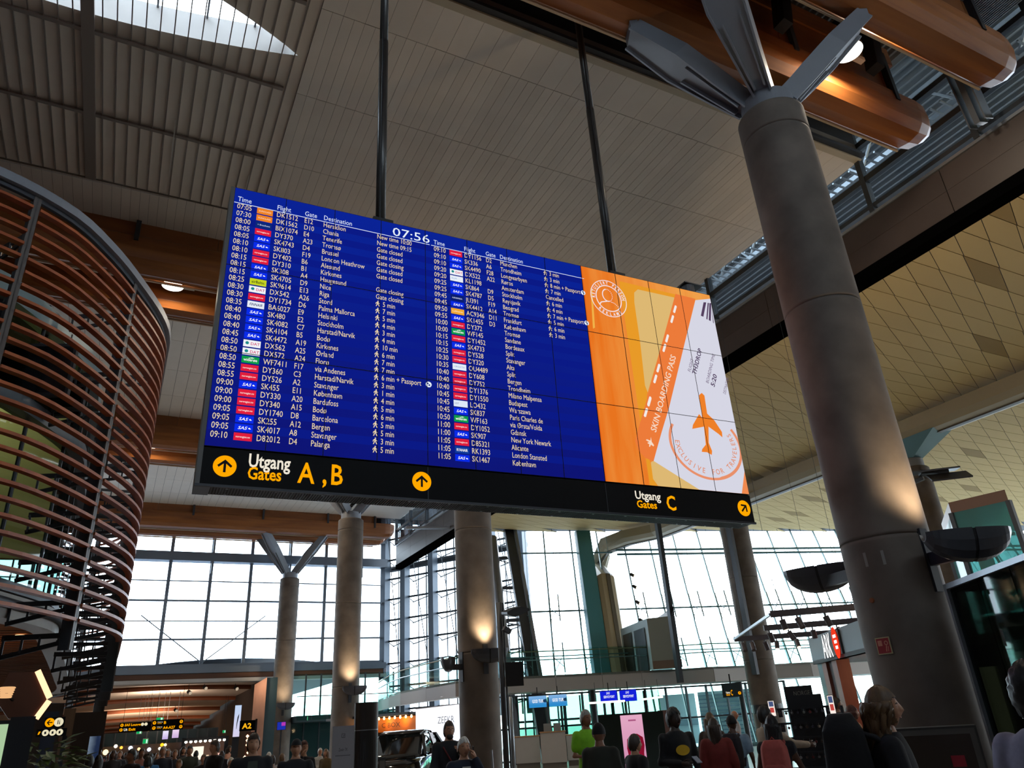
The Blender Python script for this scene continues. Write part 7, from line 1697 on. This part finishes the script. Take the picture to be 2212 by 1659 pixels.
def backpack(label, t, s, col, col2=None, big=1.0):
    b = bpy.data.objects.new('backpack', None); COL.objects.link(b); FRAME[b] = FRAME[t].copy(); b.matrix_world = FRAME[t]
    M0 = FRAME[t] @ Matrix.Translation((0, .14 * s, 1.0 * s)); FRAME[b] = M0; b.location = M0.to_translation(); b.rotation_euler = t.rotation_euler.copy()
    tag(b, label, 'backpack'); c1 = cloth(col); c2 = cloth(col2 or col)
    sc = s * big; q = MB()
    q.loft([[(x * sc, (y + .10) * sc, z * sc) for x, y in [(-w, -d), (w, -d), (w * 1.05, 0), (w * .8, d), (-w * .8, d), (-w * 1.05, 0)]] for w, d, z in ((.12, .08, -.02), (.155, .11, .03), (.16, .115, .25), (.15, .1, .42), (.1, .06, .5))])
    q = remesh(q, .02 * sc, 4); put('main_bag', q, c1, b, world=False, smooth=True)
    q = MB(); q.loft([[(x * sc, (y + .22) * sc, z * sc) for x, y in [(-w, -.03), (w, -.03), (w * .85, .045), (-w * .85, .045)]] for w, z in ((.11, .02), (.13, .06), (.13, .2), (.11, .24))]); put('front_pocket', remesh(q, .018 * sc, 3), c2, b, world=False, smooth=True)
    for e_ in (-1, 1):
        put('strap', MB().tube([(e_ * .1 * sc, .02 * s, .4 * sc), (e_ * .11 * s, -.06 * s, .475 * s), (e_ * .12 * s, -.16 * s, .38 * s), (e_ * .14 * s, -.13 * s, .15 * s), (e_ * .15 * sc, .02 * s, .03 * sc)], .022 * s, 6), c2, b, world=False, smooth=True)
    put('handle', MB().tube([(-.03 * sc, .08 * sc, .49 * sc), (0, .08 * sc, .53 * sc), (.03 * sc, .08 * sc, .49 * sc)], .009 * sc, 6), c2, b, world=False)
    return b
# ---- close figures on the right
t, s = person('woman in dark tee with long wavy fair hair in profile before the huge column', 1893, 1487, 4.55, 92, '101016', '1A1A20', 'fair', ('longwavy', 'fair'), 'f', ('fore', 'fore', 'walk'), 'short', .018, turn=0)
backpack('very large black backpack on the woman with wavy fair hair', t, s, '0C0C10', '14141A', 1.25)
person('man in pale lavender shirt with dark curly hair cut off by the right edge', 2212, 1440, 3.3, 150, '8A88A0', '1C1C24', 'brown', ('curly', 'black'), 'm', ('fore', 'down', 'walk'), 'long', .018)
# ---- group at the souvenir rack
t, s = person('woman with long black hair carrying a salmon backpack at the souvenir rack', 1664, 1547, 7.8, 172, '16141A', '14141A', 'brown', ('long', 'black'), 'f', ('strap', 'down', 'stand'), 'none', .022)
backpack('salmon pink backpack on the woman with long black hair', t, s, 'B0524A', 'A84C44')
t, s = person('man in beige sweater reaching to the souvenir rack', 1647, 1526, 9.6, 120, '9A8672', '22242C', 'brown', ('short', 'black'), 'm', ('reach', 'fore', 'stand'), 'long', .022, turn=-10)
t, s = person('man in pale blue shirt and black cap seen from behind', 1577, 1546, 10.5, 165, '7E94A8', '14161C', 'brown', ('cap', '0C0C10'), 'm', ('down', 'fore', 'stand'), 'short', .022, turn=40)
backpack('dark purple-black backpack on the man with the black cap', t, s, '17121C', '1C1622')
person('woman with long dark hair in a rust red top seen from behind', 1539, 1553, 9.6, 175, '6E1E18', '5A1814', 'fair', ('long', 'brown'), 'f', ('down', 'down', 'stand'), 'long', .022, coat=True)
person('taller fair-haired woman standing just beyond the woman in red', 1531, 1541, 11.5, 160, '3A2A22', '22201E', 'fair', ('long', 'fair'), 'f', ('down', 'down', 'stand'), 'long', .026)
person('bald man in white standing far behind the man with the cap', 1584, 1535, 19.0, 100, 'B8B8BC', '22242C', 'fair', ('bald', 'grey'), 'm', ('down', 'down', 'stand'), 'short', .03)
t, s = person('man with curly black hair in a black sweater with a yellow oval print', 1452, 1532, 9.2, 28, '0D0D10', '121216', 'dark', ('curly', 'black'), 'm', ('hold', 'down', 'stand'), 'long', .022, glasses=True, turn=15)
em = MB(); em.add([(x * s, -.142 * s + .35 * abs(x) * abs(x) * s, (1.27 + z) * s) for x, z in circ(.1, 24, ry=.062)], [tuple(range(24))]); put('chest_print', em, mat('yellow_print', 'C79A10', .7), t, world=False)
put('phone', MB().box((.06 * s, -.36 * s, 1.16 * s), (.07 * s, .14 * s, .01 * s), rx=.5), mat('phone_glow', '9098A8', .3), t, world=False)
person('boy with short brown hair in a dark jacket in front of the pink poster', 1368, 1588, 8.6, 120, '0E0E14', '14141A', 'fair', ('short', 'brown'), 'm', ('down', 'fore', 'stand'), 'long', .022, coat=True)
person('person in a black beanie and olive jacket seen from behind', 1291, 1563, 8.2, 165, '23241C', '15161A', 'tan', ('beanie', '0A0A0C'), 'f', ('fore', 'fore', 'stand'), 'long', .022, coat=True)
person('man in a bright green polo shirt looking down', 1263, 1535, 11.2, 35, '74B01A', '2A2E38', 'tan', ('short', 'grey'), 'm', ('hold', 'hold', 'stand'), 'short', .022)
# ---- middle
t, s = person('bearded man with glasses in black before the glowing light box', 969, 1559, 10.8, 15, '0F1016', '12131A', 'fair', ('short', 'brown'), 'm', ('fore', 'strap', 'walk'), 'long', .022, coat=True, glasses=True, beard=True)
put('bag_strap', MB().tube([(-.13 * s, -.14 * s, 1.42 * s), (0, -.165 * s, 1.2 * s), (.15 * s, -.13 * s, .98 * s)], .012 * s, 6), cloth('5A1C1C'), t, world=False)
t, s = person('woman with grey-blonde hair holding a phone to her ear', 1001, 1594, 8.3, 12, '161E30', '1A1C26', 'fair', ('short', 'white'), 'f', ('down', 'phone', 'walk'), 'long', .02, coat=True)
put('phone', MB().box((.105 * s, -.09 * s, 1.585 * s), (.012 * s, .07 * s, .14 * s), rx=.2), M_BLACK, t, world=False)
put('white_blouse', MB().add([(-.055 * s, -.147 * s, 1.42 * s), (.055 * s, -.147 * s, 1.42 * s), (.07 * s, -.165 * s, 1.2 * s), (.05 * s, -.15 * s, 1.0 * s), (-.05 * s, -.15 * s, 1.0 * s), (-.07 * s, -.165 * s, 1.2 * s)], [tuple(range(6))]), cloth('B8B4AE'), t, world=False)
person('older bald man in a pale jacket behind the black kiosk pillar', 796, 1580, 20.5, -60, '9AA09A', '3A4050', 'fair', ('bald', 'white'), 'm', ('down', 'down', 'stand'), 'long', .028)
person('person in white shirt and black trousers half hidden behind the light box', 1053, 1566, 30.0, 100, 'B4B4B8', '14161C', 'fair', ('short', 'brown'), 'm', ('down', 'down', 'stand'), 'short', .03)
person('man in dark clothes talking inside the shop with the red logo', 1803, 1508, 14.5, 95, '1A1416', '1C1A1E', 'tan', ('short', 'brown'), 'm', ('hold', 'hold', 'stand'), 'long', .026)
person('red-haired woman in a beige coat at the shop entrance', 1836, 1525, 11.0, 100, 'A87038', '2A2420', 'fair', ('long', 'red'), 'f', ('down', 'fore', 'stand'), 'long', .026, coat=True)
# ---- walking towards the camera on the left
t, s = person('man in dark jacket and grey tee walking under the A2 sign', 549, 1586, 9.3, 5, '101116', '16181E', 'fair', ('short', 'brown'), 'm', ('down', 'fore', 'walk'), 'long', .022, coat=True)
put('grey_tee', MB().add([(x * s, y * s, z * s) for x, y, z in ((-.06, -.142, 1.44), (.06, -.142, 1.44), (.075, -.162, 1.2), (.07, -.15, .95), (-.07, -.15, .95), (-.075, -.162, 1.2))], [tuple(range(6))]), cloth('3E443C'), t, world=False)
person('man in dark shirt and cap walking left of the white banner', 641, 1597, 9.8, 0, '12131A', '16181E', 'fair', ('cap', '101014'), 'm', ('fore', 'down', 'walk'), 'long', .022)
person('woman with hand at her face beside the man in the cap', 657, 1601, 12.5, 20, '15161E', '16181E', 'fair', ('short', 'red'), 'f', ('face', 'down', 'stand'), 'long', .026)
person('tall man in black jacket looking left before the bright shop', 466, 1600, 13.8, -55, '0D0E13', '14151B', 'fair', ('short', 'brown'), 'm', ('down', 'fore', 'walk'), 'long', .026, coat=True)
t, s = person('man with grey hair in navy jacket and open collar in the crowd', 353, 1613, 17.0, 5, '171D2C', '1A1C24', 'fair', ('short', 'grey'), 'm', ('down', 'down', 'walk'), 'long', .03)
person('blonde woman in dark cardigan in the crowd', 379, 1620, 19.5, 0, '1C2230', '1A1C24', 'fair', ('short', 'fair'), 'f', ('hold', 'down', 'walk'), 'long', .03)
person('dark-haired man in cardigan and grey shirt in the crowd', 411, 1611, 18.3, 8, '30362F', '1A1C24', 'fair', ('short', 'black'), 'm', ('down', 'fore', 'walk'), 'long', .03)
person('woman with brown hair partly behind the dark-haired man', 397, 1613, 22.5, 20, '2E2A2A', '201E22', 'fair', ('long', 'brown'), 'f', ('down', 'down', 'stand'), 'long', .03)
person('man in navy jacket with dark hair turned left in the crowd', 287, 1619, 13.5, -50, '131826', '16181E', 'tan', ('short', 'black'), 'm', ('down', 'fore', 'walk'), 'long', .026, coat=True)
person('small child in pink in the crowd', 388, 1641, 15.3, -15, '9A7A7A', '2A2630', 'fair', ('short', 'fair'), 'f', ('down', 'down', 'walk'), 'long', .03)
person('fair-haired youth in dark jacket beside the tall man in black', 441, 1630, 16.5, -10, '14161C', '16181E', 'fair', ('short', 'fair'), 'm', ('down', 'down', 'walk'), 'long', .03)
person('man in grey-white hoodie behind the cardigan man', 424, 1622, 21.0, 160, '8C929A', '22242C', 'fair', ('short', 'black'), 'm', ('down', 'down', 'stand'), 'long', .032)
person('worker in a yellow vest before the bright shop', 430, 1604, 26.0, 120, 'B4C820', '22242C', 'tan', ('short', 'black'), 'm', ('hold', 'down', 'stand'), 'long', .034)
person('woman in a peach top beside the bright shop', 495, 1611, 24.0, 60, 'C08A70', '3A2A2A', 'fair', ('long', 'brown'), 'f', ('hold', 'down', 'stand'), 'short', .034)
crowd = [(195, 1633, 12.5, 170, '16141A', 'black', 'dark-haired person seen from behind at the left of the crowd'), (214, 1632, 14.4, 178, '0E0E12', 'black', 'second dark head from behind at the left of the crowd'), (215, 1618, 22, 10, '5A2A2C', 'grey', 'balding person in dull red behind the two dark heads'),
         (246, 1621, 20, 5, '15161C', 'brown', 'person in black with pale shorts in the crowd'), (260, 1622, 22.5, -5, '1A1E2A', 'fair', 'fair-haired person with a white badge in the crowd'), (157, 1622, 15.3, 150, '1C1414', 'black', 'dark person below the timber pier'), (307, 1617, 18, 15, '8A5A52', 'brown', 'person in pinkish top with raised arm in the crowd'),
         (325, 1627, 16, 170, '2A6AA0', 'black', 'person in a bright blue shirt in the crowd'), (321, 1634, 13, 175, '101014', 'black', 'black-haired person in front of the blue shirt'), (364, 1618, 24, 0, '4A4048', 'grey', 'grey-haired person just behind the man in the navy jacket'), (236, 1626, 24, 20, '22242C', 'brown', 'distant person at the left of the shop lights'),
         (273, 1626, 27, -20, '2E2A30', 'black', 'distant person between two walkers in the crowd'), (298, 1628, 25, 160, '22262E', 'brown', 'distant person with brown hair in the middle of the crowd'), (341, 1626, 27, 10, '3A3236', 'fair', 'distant fair-haired person behind the blue shirt'), (176, 1630, 16.6, 30, '3A2226', 'brown', 'person in dark red at the foot of the poster wall'), (480, 1622, 22, -20, '1C1E26', 'brown', 'person in dark clothes right of the tall man in black')]
for i, (px, py, D, fc, cl, hc, lb) in enumerate(crowd):
    person(lb, px, py, D, fc, cl, ('16181E', '20222A', '2A2624')[i % 3], ('fair', 'fair', 'tan', 'brown')[i % 4], (('short', 'long', 'short', 'bald')[i % 4 if hc == 'grey' else i % 2], hc), 'fm'[i % 2], (('down', 'down', 'walk'), ('fore', 'down', 'walk'), ('down', 'phone', 'stand'))[i % 3 if i == 6 else i % 2], 'long', .034, fing=False)
# ---- seated travellers and chairs between the columns
def seat(px, pyb, D, label, rzz):
    p = P(px, pyb, D); t = thing('waiting_chair', label, 'chair', (p.x, p.y, 0), rzz, 'waiting chairs'); m_ = mat('dark_seat_shell', '22201E', .5)
    put('seat', MB().box((0, 0, .43), (.48, .46, .05)), m_, t, world=False); put('backrest', MB().box((0, .24, .68), (.48, .05, .48), rx=-.12), m_, t, world=False)
    for x in (-.2, .2): put('leg', MB().bar((x, -.15, 0), (x, -.15, .41), .03, .03), M_ALU, t, world=False); put('leg', MB().bar((x, .18, 0), (x, .18, .41), .03, .03), M_ALU, t, world=False)
    return p
sts = [(692, 1611, 26.0, 'A8A49C', ('short', 'white'), 'f', 'white-haired person seated right of the far column', 20), (705, 1609, 23.5, '5A4A2E', ('long', 'fair'), 'f', 'seated blonde woman looking at her phone near the banner', -30), (582, 1610, 24.5, 'B0AAA4', ('short', 'white'), 'f', 'white-haired person seated beneath the printed tower', 160),
       (589, 1628, 19.0, 'A89A94', ('bun', 'brown'), 'f', 'seated woman with tied-up brown hair behind the walking man', 170), (610, 1622, 20.5, '9A9CA4', ('short', 'fair'), 'f', 'seated fair-haired person right of the walking man', 150), (500, 1627, 19.5, '8E8A88', ('short', 'white'), 'f', 'white-haired person seated left of the walking man', 30)]
for px, py, D, cl, hr, sx, lb, fc in sts:
    p = P(px, py, pD(px, py, D)); rzz = face_cam(p) + R_(fc)
    person(lb, px, py, D, fc, cl, '20222A', 'fair', hr, sx, ('hold', 'fore', 'stand'), 'long', .032, seated=True, H=1.27, fing=False)
    seat(px, py, pD(px, py, D), 'dark waiting chair under the %s' % lb.replace('seated ', '').split(' near')[0], rzz)
# pulled suitcase handle beside the woman in red
p = P(1526, 1650, 9.9); t = thing('suitcase', 'dark trolley suitcase with raised handle behind the woman in red', 'suitcase', (p.x, p.y, 0), face_cam(p))
put('shell', MB().box((0, 0, .33), (.4, .25, .58)), mat('suitcase_shell', '1A1618', .4), t, world=False)
for x in (-.09, .09): put('handle_tube', MB().bar((x, .08, .62), (x, .08, 1.02), .015, .015), M_ALU, t, world=False); put('wheel', MB().box((x * 1.7, 0, .025), (.04, .05, .05)), M_BLACK, t, world=False)
put('grip', MB().box((0, .08, 1.03), (.22, .03, .03)), M_BLACK, t, world=False)
# ---------------------------------------------------------------- done
bpy.data.scenes.remove(_TS)
